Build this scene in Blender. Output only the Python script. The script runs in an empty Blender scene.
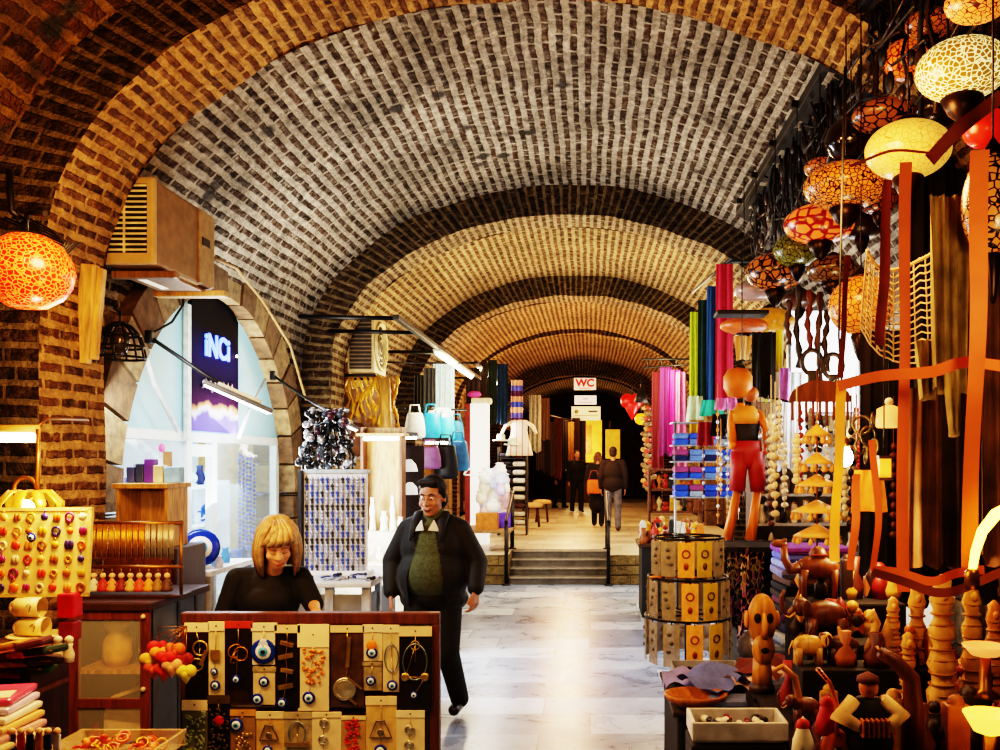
import bpy, bmesh, math, random
from mathutils import Vector, Matrix, noise
random.seed(11)
sc = bpy.context.scene
col = sc.collection
PI = math.pi
F, CX, CY, H = 900.0, 590.0, 460.0, 1.9          # focal length in pixels, vanishing point of the hall, eye height
def at(px, py, Y): return Vector(((px-CX)/F*Y, Y, H-(py-CY)/F*Y))
def R(d): return math.radians(d)
def V(*a): return Vector(a)

# ------------------------------------------------------------------ materials
_m = {}
def newmat(name):
    m = bpy.data.materials.new(name); m.use_nodes = True
    nt = m.node_tree; nt.nodes.clear()
    out = nt.nodes.new('ShaderNodeOutputMaterial'); b = nt.nodes.new('ShaderNodeBsdfPrincipled')
    nt.links.new(b.outputs[0], out.inputs[0])
    return m, nt, b
def N(nt, t, **kw):
    n = nt.nodes.new('ShaderNode'+t)
    for k, v in kw.items():
        if k.startswith('i_'): n.inputs[k[2:].replace('_', ' ')].default_value = v
        else: setattr(n, k, v)
    return n
def L(nt, a, b): nt.links.new(a, b)
def dark(c, k): return tuple(x*k for x in c)
def c4(c): return (c[0], c[1], c[2], 1)
def hexc(h):
    h = h.lstrip('#'); r = [int(h[i:i+2], 16)/255 for i in (0, 2, 4)]
    return tuple(x/12.92 if x <= .04045 else ((x+.055)/1.055)**2.4 for x in r)
def M(c, r=.6, metal=0., n=.3, s=14., em=0., emc=None, bump=.15, sheen=0., alpha=1., trans=0.):
    if isinstance(c, str): c = hexc(c)
    if isinstance(emc, str): emc = hexc(emc)
    k = (c, r, metal, n, s, em, emc, bump, sheen, alpha, trans)
    if k in _m: return _m[k]
    m, nt, b = newmat('m%d' % len(_m)); _m[k] = m
    tc = N(nt, 'TexCoord'); nz = N(nt, 'TexNoise', i_Scale=s, i_Detail=5.)
    L(nt, tc.outputs['Object'], nz.inputs['Vector'])
    mx = N(nt, 'ValToRGB')
    lo = tuple(x*(1-n) for x in c); hi = tuple(min(1, x*(1+n)) for x in c)
    mx.color_ramp.elements[0].position = .3; mx.color_ramp.elements[1].position = .72
    mx.color_ramp.elements[0].color = c4(lo); mx.color_ramp.elements[1].color = c4(hi)
    L(nt, nz.outputs[0], mx.inputs[0]); L(nt, mx.outputs[0], b.inputs['Base Color'])
    b.inputs['Roughness'].default_value = r; b.inputs['Metallic'].default_value = metal
    if sheen: b.inputs['Sheen Weight'].default_value = sheen
    if alpha < 1: b.inputs['Alpha'].default_value = alpha
    if trans: b.inputs['Transmission Weight'].default_value = trans
    if bump:
        bp = N(nt, 'Bump', i_Strength=bump, i_Distance=.01)
        L(nt, nz.outputs[0], bp.inputs['Height']); L(nt, bp.outputs[0], b.inputs['Normal'])
    if em:
        e = emc or c
        b.inputs['Emission Color'].default_value = c4(e); b.inputs['Emission Strength'].default_value = em
    return m
def brick_mat(name, c1, c2, mort, bw, rh, ms, dist=.03, bump=.8, stones=0., rough=.9, grime=.5):
    """courses of brick in UV metres with wandering joints, smeared lime and soot"""
    m, nt, b = newmat(name)
    uv = N(nt, 'UVMap')
    def wander(src, sc_, det, amp):
        nz = N(nt, 'TexNoise', i_Scale=sc_, i_Detail=det); L(nt, uv.outputs[0], nz.inputs['Vector'])
        sub = N(nt, 'VectorMath', operation='SUBTRACT'); sub.inputs[1].default_value = (.5, .5, .5); L(nt, nz.outputs['Color'], sub.inputs[0])
        scl = N(nt, 'VectorMath', operation='SCALE'); scl.inputs['Scale'].default_value = amp; L(nt, sub.outputs[0], scl.inputs[0])
        add = N(nt, 'VectorMath', operation='ADD'); L(nt, src, add.inputs[0]); L(nt, scl.outputs[0], add.inputs[1]); return add.outputs[0]
    vec = wander(wander(uv.outputs[0], 1.6, 2., dist*1.7), 19., 3., dist*.7)
    br = N(nt, 'TexBrick', offset=.43, squash=1.); br.offset_frequency = 2; br.squash = .8; br.squash_frequency = 3
    br.inputs['Color1'].default_value = (0, 0, 0, 1); br.inputs['Color2'].default_value = (1, 1, 1, 1); br.inputs['Mortar'].default_value = (.5, .5, .5, 1)
    br.inputs['Scale'].default_value = 1.; br.inputs['Mortar Size'].default_value = ms; br.inputs['Mortar Smooth'].default_value = .75
    br.inputs['Bias'].default_value = 0.; br.inputs['Brick Width'].default_value = bw*2.2; br.inputs['Row Height'].default_value = rh
    st_ = N(nt, 'VectorMath', operation='MULTIPLY'); st_.inputs[1].default_value = (2.2, 1., 1.); L(nt, vec, st_.inputs[0]); L(nt, st_.outputs[0], br.inputs['Vector'])
    def nz(sc_, det, rg=.6):
        n = N(nt, 'TexNoise', i_Scale=sc_, i_Detail=det, i_Roughness=rg); L(nt, uv.outputs[0], n.inputs['Vector']); return n.outputs[0]
    def ramp(src, p0, p1, v0, v1):
        r = N(nt, 'MapRange'); r.inputs['From Min'].default_value = p0; r.inputs['From Max'].default_value = p1; r.inputs['To Min'].default_value = v0; r.inputs['To Max'].default_value = v1; L(nt, src, r.inputs['Value']); return r.outputs[0]
    def mix(f, a_, b_, mode='MIX'):
        x = N(nt, 'MixRGB', blend_type=mode)
        for i, v in ((0, f), (1, a_), (2, b_)):
            if isinstance(v, (int, float)): x.inputs[i].default_value = v
            elif isinstance(v, tuple): x.inputs[i].default_value = c4(v)
            else: L(nt, v, x.inputs[i])
        return x.outputs[0]
    fine = nz(55., 3.); mid = nz(13., 4.); big = nz(1.1, 6., .68)
    bcol = mix(br.outputs['Color'], c1, c2); bcol = mix(ramp(fine, .3, .7, 0., .5), bcol, dark(c1, .35))
    mcol = mix(ramp(mid, .36, .66, 0., 1.), dark(mort, .42), mort); mcol = mix(ramp(fine, .35, .7, 0., .45), mcol, dark(mort, .3))
    lime = N(nt, 'Math', operation='MAXIMUM'); fm = N(nt, 'Math', operation='MULTIPLY_ADD'); fm.inputs[1].default_value = .5; L(nt, mid, fm.inputs[0]); L(nt, br.outputs['Fac'], fm.inputs[2]); L(nt, ramp(fm.outputs[0], .2, .5, 0., 1.), lime.inputs[0]); L(nt, ramp(mid, .56, .68, 0., .8), lime.inputs[1])
    last = mix(lime.outputs[0], bcol, mcol)
    if stones:
        vo = N(nt, 'TexVoronoi', i_Scale=3.6, i_Randomness=1.); L(nt, vec, vo.inputs['Vector'])
        g = N(nt, 'Math', operation='MULTIPLY'); L(nt, ramp(nz(.8, 2.), .66-stones*.4, .72-stones*.4, 0., 1.), g.inputs[0]); L(nt, ramp(vo.outputs['Distance'], .2, .34, 1., 0.), g.inputs[1])
        last = mix(g.outputs[0], last, mix(ramp(fine, .3, .7, 0., 1.), (.018, .017, .016), (.07, .062, .055)))
    last = mix(1., last, ramp(big, .3, .64, 1-grime, 1.12), 'MULTIPLY')
    L(nt, last, b.inputs['Base Color']); b.inputs['Roughness'].default_value = rough; b.inputs['Specular IOR Level'].default_value = .2
    h = N(nt, 'Math', operation='MULTIPLY_ADD'); h.inputs[1].default_value = .5; L(nt, fine, h.inputs[0]); L(nt, lime.outputs[0], h.inputs[2])
    h2 = N(nt, 'Math', operation='MULTIPLY_ADD'); h2.inputs[1].default_value = .9; L(nt, mid, h2.inputs[0]); L(nt, h.outputs[0], h2.inputs[2])
    bp = N(nt, 'Bump', i_Strength=bump, i_Distance=.04); L(nt, h2.outputs[0], bp.inputs['Height']); L(nt, bp.outputs[0], b.inputs['Normal'])
    return m
def floor_mat(name, bw, rh, tint1, tint2, tint3, rough):
    m, nt, b = newmat(name)
    uv = N(nt, 'UVMap')
    br = N(nt, 'TexBrick', offset=.37, squash=1.)
    br.inputs['Color1'].default_value = (0, 0, 0, 1); br.inputs['Color2'].default_value = (1, 1, 1, 1); br.inputs['Mortar'].default_value = (.35, .35, .35, 1)
    br.inputs['Scale'].default_value = 1.; br.inputs['Mortar Size'].default_value = .006; br.inputs['Brick Width'].default_value = bw; br.inputs['Row Height'].default_value = rh
    L(nt, uv.outputs[0], br.inputs['Vector'])
    nz = N(nt, 'TexNoise', i_Scale=2.2, i_Detail=8., i_Roughness=.65, i_Distortion=1.6); L(nt, uv.outputs[0], nz.inputs['Vector'])
    ad = N(nt, 'Math', operation='MULTIPLY_ADD'); ad.inputs[1].default_value = .55; L(nt, br.outputs['Color'], ad.inputs[0]); L(nt, nz.outputs[0], ad.inputs[2])
    rp = N(nt, 'ValToRGB'); e = rp.color_ramp.elements
    e[0].position = .32; e[0].color = c4(tint1); e[1].position = 1.02; e[1].color = c4(tint3)
    x = e.new(.62); x.color = c4(tint2)
    L(nt, ad.outputs[0], rp.inputs[0])
    mj = N(nt, 'MixRGB', blend_type='MULTIPLY'); mj.inputs[2].default_value = (.45, .45, .45, 1)
    L(nt, br.outputs['Fac'], mj.inputs[0]); L(nt, rp.outputs[0], mj.inputs[1]); L(nt, mj.outputs[0], b.inputs['Base Color'])
    rr = N(nt, 'MapRange'); rr.inputs['To Min'].default_value = rough; rr.inputs['To Max'].default_value = rough+.25
    L(nt, nz.outputs[0], rr.inputs['Value']); L(nt, rr.outputs[0], b.inputs['Roughness'])
    bp = N(nt, 'Bump', i_Strength=.12, i_Distance=.01); L(nt, br.outputs['Fac'], bp.inputs['Height']); bp.invert = True; L(nt, bp.outputs[0], b.inputs['Normal'])
    return m
def crackle(line, cell, scale, em, width=.06, lines_glow=True, rnd=0.):
    """pierced or mosaic lamp glass: voronoi cells with leaded lines"""
    k = ('crk', line, cell, scale, em, width, lines_glow, rnd)
    if k in _m: return _m[k]
    m, nt, b = newmat('crackle%d' % len(_m)); _m[k] = m
    line = hexc(line); cell = hexc(cell)
    tc = N(nt, 'TexCoord'); vo = N(nt, 'TexVoronoi', feature='DISTANCE_TO_EDGE', i_Scale=scale)
    L(nt, tc.outputs['Object'], vo.inputs['Vector'])
    rp = N(nt, 'ValToRGB'); rp.color_ramp.elements[0].position = width*.6; rp.color_ramp.elements[1].position = width
    rp.color_ramp.elements[0].color = c4(line); rp.color_ramp.elements[1].color = c4(cell)
    L(nt, vo.outputs['Distance'], rp.inputs[0])
    last = rp.outputs[0]
    if rnd:
        v2 = N(nt, 'TexVoronoi', i_Scale=scale); L(nt, tc.outputs['Object'], v2.inputs['Vector'])
        hs = N(nt, 'HueSaturation'); mr = N(nt, 'MapRange'); mr.inputs['To Min'].default_value = .5-rnd; mr.inputs['To Max'].default_value = .5+rnd
        sp = N(nt, 'SeparateColor'); L(nt, v2.outputs['Color'], sp.inputs[0]); L(nt, sp.outputs[0], mr.inputs['Value']); L(nt, mr.outputs[0], hs.inputs['Hue'])
        vr = N(nt, 'MapRange'); vr.inputs['To Min'].default_value = .35; vr.inputs['To Max'].default_value = 1.4
        L(nt, sp.outputs[1], vr.inputs['Value']); L(nt, vr.outputs[0], hs.inputs['Value'])
        L(nt, last, hs.inputs['Color']); last = hs.outputs[0]
    L(nt, last, b.inputs['Base Color']); b.inputs['Roughness'].default_value = .25
    if em:
        L(nt, last, b.inputs['Emission Color']); b.inputs['Emission Strength'].default_value = em
    bp = N(nt, 'Bump', i_Strength=.4, i_Distance=.01); L(nt, rp.outputs[0], bp.inputs['Height']); L(nt, bp.outputs[0], b.inputs['Normal'])
    return m
def stripes(cols, freq, axis='Z', r=.85, em=0., wob=.0):
    """woven stripes along one object axis"""
    k = ('str', tuple(cols), freq, axis, r, em, wob)
    if k in _m: return _m[k]
    m, nt, b = newmat('stripes%d' % len(_m)); _m[k] = m
    tc = N(nt, 'TexCoord'); sp = N(nt, 'SeparateXYZ'); L(nt, tc.outputs['Object'], sp.inputs[0])
    src = sp.outputs[axis]
    if wob:
        nz = N(nt, 'TexNoise', i_Scale=7.); L(nt, tc.outputs['Object'], nz.inputs['Vector'])
        wa = N(nt, 'Math', operation='MULTIPLY_ADD'); wa.inputs[1].default_value = wob; L(nt, nz.outputs[0], wa.inputs[0]); L(nt, src, wa.inputs[2]); src = wa.outputs[0]
    mu = N(nt, 'Math', operation='MULTIPLY'); mu.inputs[1].default_value = freq; L(nt, src, mu.inputs[0])
    fr = N(nt, 'Math', operation='FRACT'); L(nt, mu.outputs[0], fr.inputs[0])
    rp = N(nt, 'ValToRGB'); rp.color_ramp.interpolation = 'CONSTANT'; e = rp.color_ramp.elements
    while len(e) < len(cols): e.new(.5)
    for i, c in enumerate(cols):
        e[i].position = i/len(cols); e[i].color = c4(hexc(c))
    L(nt, fr.outputs[0], rp.inputs[0]); L(nt, rp.outputs[0], b.inputs['Base Color']); b.inputs['Roughness'].default_value = r
    if em: L(nt, rp.outputs[0], b.inputs['Emission Color']); b.inputs['Emission Strength'].default_value = em
    return m
def wood(c, s=3., r=.5):
    if isinstance(c, str): c = hexc(c)
    k = ('wood', c, s, r)
    if k in _m: return _m[k]
    m, nt, b = newmat('wood%d' % len(_m)); _m[k] = m
    tc = N(nt, 'TexCoord'); mp = N(nt, 'Mapping'); mp.inputs['Scale'].default_value = (s*4, s*4, s*.6); L(nt, tc.outputs['Object'], mp.inputs[0])
    nz = N(nt, 'TexNoise', i_Scale=3., i_Detail=6., i_Distortion=.8); L(nt, mp.outputs[0], nz.inputs['Vector'])
    rp = N(nt, 'ValToRGB'); rp.color_ramp.elements[0].position = .3; rp.color_ramp.elements[1].position = .7
    rp.color_ramp.elements[0].color = c4(tuple(x*.45 for x in c)); rp.color_ramp.elements[1].color = c4(tuple(min(1, x*1.25) for x in c))
    L(nt, nz.outputs[0], rp.inputs[0]); L(nt, rp.outputs[0], b.inputs['Base Color']); b.inputs['Roughness'].default_value = r
    bp = N(nt, 'Bump', i_Strength=.2, i_Distance=.005); L(nt, nz.outputs[0], bp.inputs['Height']); L(nt, bp.outputs[0], b.inputs['Normal'])
    return m

# ------------------------------------------------------------------ mesh builder
def rot3(rx=0, ry=0, rz=0):
    return (Matrix.Rotation(R(rz), 3, 'Z') @ Matrix.Rotation(R(ry), 3, 'Y') @ Matrix.Rotation(R(rx), 3, 'X'))
_boxes = {}
class MB:
    def __init__(s): s.v = []; s.f = []; s.m = []; s.s = []; s.uv = None
    def add(s, vs, fs, mi=0, sm=False):
        o = len(s.v); s.v += [tuple(v) for v in vs]
        for f in fs: s.f.append(tuple(i+o for i in f)); s.m.append(mi); s.s.append(sm)
        return s
    def box(s, c, d, rot=None, bev=0., mi=0):
        key = (tuple(round(x, 4) for x in d), round(bev, 4))
        if key not in _boxes:
            bm = bmesh.new(); bmesh.ops.create_cube(bm, size=1)
            for v in bm.verts: v.co = Vector((v.co.x*d[0], v.co.y*d[1], v.co.z*d[2]))
            if bev:
                bmesh.ops.bevel(bm, geom=bm.edges[:], offset=min(bev, min(d)*.45), segments=2, affect='EDGES', profile=.6)
            bm.verts.index_update()
            _boxes[key] = ([v.co.copy() for v in bm.verts], [[v.index for v in f.verts] for f in bm.faces]); bm.free()
        vs, fs = _boxes[key]; c = Vector(c)
        return s.add([(rot @ v if rot else v)+c for v in vs], fs, mi, False)
    def tube(s, pts, r, n=8, mi=0, caps=True, closed=False, flat=None):
        pts = [Vector(p) for p in pts]; k = len(pts)
        rs = r if isinstance(r, (list, tuple)) else [r]*k
        T = []
        for i in range(k):
            a = pts[i-1] if (i > 0 or closed) else pts[i]; b = pts[(i+1) % k] if (i < k-1 or closed) else pts[i]
            t = (b-a); T.append(t.normalized() if t.length > 1e-9 else Vector((0, 0, 1)))
        up = Vector((0, 0, 1)) if abs(T[0].z) < .9 else Vector((1, 0, 0))
        u = T[0].cross(up).normalized(); vs = []
        for i in range(k):
            u = (u-T[i]*u.dot(T[i])); u = u.normalized() if u.length > 1e-6 else T[i].orthogonal().normalized()
            w = T[i].cross(u)
            for j in range(n):
                a = 2*PI*j/n; vs.append(pts[i]+(u*math.cos(a)+w*math.sin(a)*(flat or 1))*rs[i])
        fs = []
        for i in range(k if closed else k-1):
            for j in range(n):
                a = i*n+j; b = i*n+(j+1) % n; c = ((i+1) % k)*n+(j+1) % n; d = ((i+1) % k)*n+j
                fs.append((a, b, c, d))
        s.add(vs, fs, mi, True)
        if caps and not closed:
            o = len(s.v)-len(vs)
            s.f.append(tuple(o+j for j in range(n-1, -1, -1))); s.m.append(mi); s.s.append(False)
            s.f.append(tuple(o+(k-1)*n+j for j in range(n))); s.m.append(mi); s.s.append(False)
        return s
    def lathe(s, prof, n=20, c=(0, 0, 0), mi=0, rot=None, sx=1., sy=1., sm=True, ripple=None):
        c = Vector(c); vs = []; fs = []
        for r, z in prof:
            for j in range(n):
                a = 2*PI*j/n; q = r*(1+(ripple[1]*math.cos(a*ripple[0]) if ripple else 0))
                p = Vector((q*math.cos(a)*sx, q*math.sin(a)*sy, z)); vs.append((rot @ p if rot else p)+c)
        for i in range(len(prof)-1):
            for j in range(n):
                fs.append((i*n+j, i*n+(j+1) % n, (i+1)*n+(j+1) % n, (i+1)*n+j))
        if prof[0][0] > 1e-4: fs.append(tuple(range(n-1, -1, -1)))
        if prof[-1][0] > 1e-4: fs.append(tuple((len(prof)-1)*n+j for j in range(n)))
        return s.add(vs, fs, mi, sm)
    def ell(s, c, d, n=14, m=8, mi=0, rot=None):
        return s.lathe([(max(1e-5, math.sin(PI*i/m)), -math.cos(PI*i/m)) for i in range(m+1)], n, (0, 0, 0), mi,
                       ).xf_last((m+1)*n, c, d, rot)
    def xf_last(s, k, c, d, rot):
        c = Vector(c); d = (d, d, d) if isinstance(d, (int, float)) else d
        for i in range(len(s.v)-k, len(s.v)):
            v = s.v[i]; p = Vector((v[0]*d[0], v[1]*d[1], v[2]*d[2])); s.v[i] = tuple((rot @ p if rot else p)+c)
        return s
    def torus(s, c, Rr, r, rot=None, n=18, k=6, mi=0, sx=1., sy=1.):
        c = Vector(c); pts = []
        for i in range(n):
            a = 2*PI*i/n; p = Vector((Rr*math.cos(a)*sx, Rr*math.sin(a)*sy, 0)); pts.append((rot @ p if rot else p)+c)
        return s.tube(pts, r, k, mi, closed=True)
    def prism(s, poly, th, mat=None, mi=0, sm=False):
        """poly in x,z ; extruded +-th/2 along y ; mat a 4x4"""
        n = len(poly); vs = [Vector((x, -th/2, z)) for x, z in poly]+[Vector((x, th/2, z)) for x, z in poly]
        if mat is not None: vs = [mat @ v for v in vs]
        fs = [tuple(range(n)), tuple(range(2*n-1, n-1, -1))]+[(i, i+n, (i+1) % n+n, (i+1) % n) for i in range(n)]
        return s.add(vs, fs, mi, sm)
    def sheet(s, fn, nu, nv, mi=0, sm=True, skip=None):
        vs = [fn(i/nu, j/nv) for j in range(nv+1) for i in range(nu+1)]; fs = []
        for j in range(nv):
            for i in range(nu):
                if skip and skip((i+.5)/nu, (j+.5)/nv): continue
                a = j*(nu+1)+i; fs.append((a, a+1, a+nu+2, a+nu+1))
        return s.add(vs, fs, mi, sm)
    def mesh(s, name, mats):
        me = bpy.data.meshes.new(name); me.from_pydata([tuple(v) for v in s.v], [], s.f)
        for m in (mats if isinstance(mats, (list, tuple)) else [mats]): me.materials.append(m)
        me.polygons.foreach_set('material_index', s.m); me.polygons.foreach_set('use_smooth', s.s)
        me.update(); return me
    def build(s, name, mats, parent=None, loc=(0, 0, 0), rz=0.):
        o = bpy.data.objects.new(name, s.mesh(name, mats)); col.objects.link(o)
        o.location = loc; o.rotation_euler = (0, 0, rz)
        if parent: o.parent = parent
        return o
def tag(o, label, cat, group=None):
    o['label'] = label; o['category'] = cat
    if group: o['group'] = group
    return o
def thing(name, label, cat, loc=(0, 0, 0), rz=0., group=None, scale=1.):
    o = bpy.data.objects.new(name, None); col.objects.link(o); o.location = loc; o.rotation_euler = (0, 0, rz); o.scale = (scale,)*3
    o.empty_display_size = .1
    return tag(o, label, cat, group)
def struct(o): o['kind'] = 'structure'; return o
def stuff(o, label, cat, group=None): tag(o, label, cat, group); o['kind'] = 'stuff'; return o
def dup(root, loc=None, rz=None, label=None, group=None, scale=None):
    r = root.copy(); col.objects.link(r)
    if loc is not None: r.location = loc
    if rz is not None: r.rotation_euler = (0, 0, rz)
    if scale is not None: r.scale = (scale,)*3 if isinstance(scale, (int, float)) else scale
    if label: r['label'] = label
    if group: r['group'] = group
    for ch in list(root.children):
        c = ch.copy(); col.objects.link(c); c.parent = r
        for g in list(ch.children):
            d = g.copy(); col.objects.link(d); d.parent = c
    return r
_txt = {}
def text(s, size, name, mat, parent, loc, rot, depth=.004, bold=0.):
    cu = bpy.data.curves.new(name, 'FONT'); cu.body = s; cu.size = size; cu.align_x = 'CENTER'; cu.align_y = 'CENTER'; cu.extrude = depth; cu.offset = bold
    o = bpy.data.objects.new('tmp', cu); col.objects.link(o)
    dg = bpy.context.evaluated_depsgraph_get(); me = bpy.data.meshes.new_from_object(o.evaluated_get(dg))
    bpy.data.objects.remove(o); me.materials.clear(); me.materials.append(mat)
    o = bpy.data.objects.new(name, me); col.objects.link(o); o.location = loc; o.rotation_euler = rot; o.parent = parent
    return o

# shared materials
BLACK = M('#0d0c0c', .5, n=.2); IRON = M('#15120f', .45, .6); STEEL = M('#8d8d88', .35, .8); GOLD = M('#c78a2a', .32, .85, bump=.3)
BRASS = M('#8a5a22', .35, .85); SILVER = M('#b9bcc2', .3, .85); CREAM = M('#e3cfa0', .7, n=.12); WHITE = M('#e9e9e6', .6, n=.08); PLASTIC = M('#9a8b68', .25, n=.4, s=30)
WOODD = wood('#3a1d0f'); WOODM = wood('#6e3d1c'); WOODL = wood('#b98847'); WOODO = wood('#c8661a')
BONE = M('#d8a75a', .55, n=.3, s=22, bump=.4); RED = M('#b3121a', .6); BLUE = M('#1a3fa8', .45); PAPER = M('#d9c7a2', .8, n=.1)
CARD = M('#5b4326', .5, n=.5, s=20); GREY = M('#7c7c78', .5)
TUBE = M('#ffffff', .5, em=14., emc='#fff4d8', n=.0, bump=0)
# ------------------------------------------------------------------ the hall
VX, VZ, VA, VB = -.27, 2.9, 2.94, 2.06           # vault: centre, spring height, half width, rise
WL, WR = VX-VA, VX+VA
MORT = hexc('#c2b29c')
VAULT = brick_mat('vault_brick', hexc('#24130a'), hexc('#4a2b17'), MORT, .3, .104, .034, .03, 1., stones=.3, grime=.62)
VAULT2 = brick_mat('vault_brick_far', hexc('#3a2010'), hexc('#6b4324'), hexc('#c8ac80'), .27, .1, .03, .02, .8, grime=.45)
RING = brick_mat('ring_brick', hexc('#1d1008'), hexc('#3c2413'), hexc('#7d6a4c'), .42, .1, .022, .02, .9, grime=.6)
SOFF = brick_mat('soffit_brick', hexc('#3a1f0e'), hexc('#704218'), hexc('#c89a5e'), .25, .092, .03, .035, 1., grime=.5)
RUBBLE = brick_mat('rubble', hexc('#3a1f0e'), hexc('#6d421e'), hexc('#94703f'), .3, .12, .03, .06, 1., stones=.55, grime=.7)
PLAST = brick_mat('pier_stone', hexc('#70573a'), hexc('#7d5f3c'), hexc('#9a7a4c'), .5, .16, .022, .05, .9, stones=.35, grime=.65)

def setuv(o, fn):
    me = o.data; uv = me.uv_layers.new(name='UVMap')
    for p in me.polygons:
        for li in p.loop_indices: uv.data[li].uv = fn(p, me.vertices[me.loops[li].vertex_index].co)
ARCH_L = [(7.7, 1.75, 1.55), (12.75, 1.45, 1.65), (18.2, 1.7, 1.9), (23.2, 1.7, 1.9)]
ARCH_R = [(8.1, 1.65, 1.6), (12.75, 1.45, 1.7), (18.2, 1.7, 1.9), (23.2, 1.7, 1.9)]
def in_arch(L_, y, z, pad=.1):
    for yc, r, zs in L_:
        if z <= zs and abs(y-yc) < r+pad: return True
        if z > zs and (y-yc)**2+(z-zs)**2 < (r+pad)**2: return True
    return False
def prof(t, off=0.):
    a = PI*(1-t); return Vector((VX+(VA-off)*math.cos(a), 0, VZ+(VB-off)*math.sin(a)))
ARC = [0.]
for i in range(96): ARC.append(ARC[-1]+(prof((i+1)/96)-prof(i/96)).length)
def arclen(x, z):
    a = math.atan2((z-VZ)/VB, (x-VX)/VA); t = min(1, max(0, 1-a/PI)); i = t*96; k = min(95, int(i)); return ARC[k]+(ARC[k+1]-ARC[k])*(i-k)
def bay(name, y0, y1, mat, off=0.):
    ny = max(4, int((y1-y0)/.1))
    def fn(u, v):
        p = prof(u, off); q = noise.noise(Vector((p.x*1.4, (y0+(y1-y0)*v)*1.4, p.z*1.4)))*.035; n = Vector((VX-p.x, 0, VZ-p.z)).normalized()
        return V(p.x, y0+(y1-y0)*v, p.z)+n*q
    def skip(u, v):
        p = prof(u); y = y0+(y1-y0)*v
        return (p.z < 3.4 and in_arch(ARCH_L if u < .5 else ARCH_R, y, p.z))
    o = MB().sheet(fn, 96, ny, skip=skip).build(name, mat)
    setuv(o, lambda p, c: (c.y, arclen(c.x, c.z))); return struct(o)
def rib(name, y0, y1, mats, th=.33, ring=None):
    """an arch of brick on two piers, standing proud of vault and wall"""
    def outline(off):
        pts = [V(VX-VA+off, 0, z) for z in (0, .6, 1.2, 1.8, 2.4)]+[prof(i/48, off) for i in range(49)]+[V(VX+VA-off, 0, z) for z in (2.4, 1.8, 1.2, .6, 0)]
        return pts
    o_, i_ = outline(-.12), outline(th); n = len(o_); m = MB()
    for mi, (a, b, ya, yb) in enumerate(((o_, i_, y0, y0), (i_, i_, y0, y1), (i_, o_, y1, y1))):
        k = 1 if mi == 1 else 1
        vs = []
        steps = 4
        for s_ in range(steps+1):
            w = s_/steps
            for j in range(n):
                p = a[j].lerp(b[j], w); y = ya+(yb-ya)*w
                q = noise.noise(Vector((p.x*2.6, y*2.6, p.z*2.6)))*.035
                d = Vector((VX-p.x, 0, max(.0, VZ-p.z))).normalized() if p.z < VZ else Vector((VX-p.x, 0, VZ-p.z)).normalized()
                vs.append(V(p.x, y, p.z)+(d*q if mi == 1 or 0 < s_ else d*0))
        fs = [(s_*n+j, s_*n+j+1, (s_+1)*n+j+1, (s_+1)*n+j) for s_ in range(steps) for j in range(n-1)]
        m.add(vs, fs, mi=[0, 1, 0][mi])
    o = m.build(name, mats)
    def uvf(p, c):
        s = arclen(c.x, max(VZ, c.z)) if c.z > VZ else (c.z-VZ if c.x < VX else ARC[-1]+VZ-c.z)
        if p.material_index == 1: return (c.y, s)
        e = math.hypot((c.x-VX)/VA, max(0, c.z-VZ)/VB) if c.z > VZ else abs(c.x-VX)/VA
        return (e*VA+.14, s)
    setuv(o, uvf); return struct(o)
bay('ceiling', -1.2, 4.8, RUBBLE)
bay('ceiling.001', 5.3, 10.02, VAULT)
bay('ceiling.002', 10.5, 14.92, VAULT2)
bay('ceiling.003', 15.4, 27.52, VAULT2)
bay('ceiling.004', 28., 33.6, VAULT2, .5)
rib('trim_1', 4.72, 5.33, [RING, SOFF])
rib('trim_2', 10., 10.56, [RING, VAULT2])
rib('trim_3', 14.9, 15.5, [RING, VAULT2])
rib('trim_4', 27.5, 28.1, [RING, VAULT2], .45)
rib('trim_5', 21., 21.35, [RING, VAULT2], .1)

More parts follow.
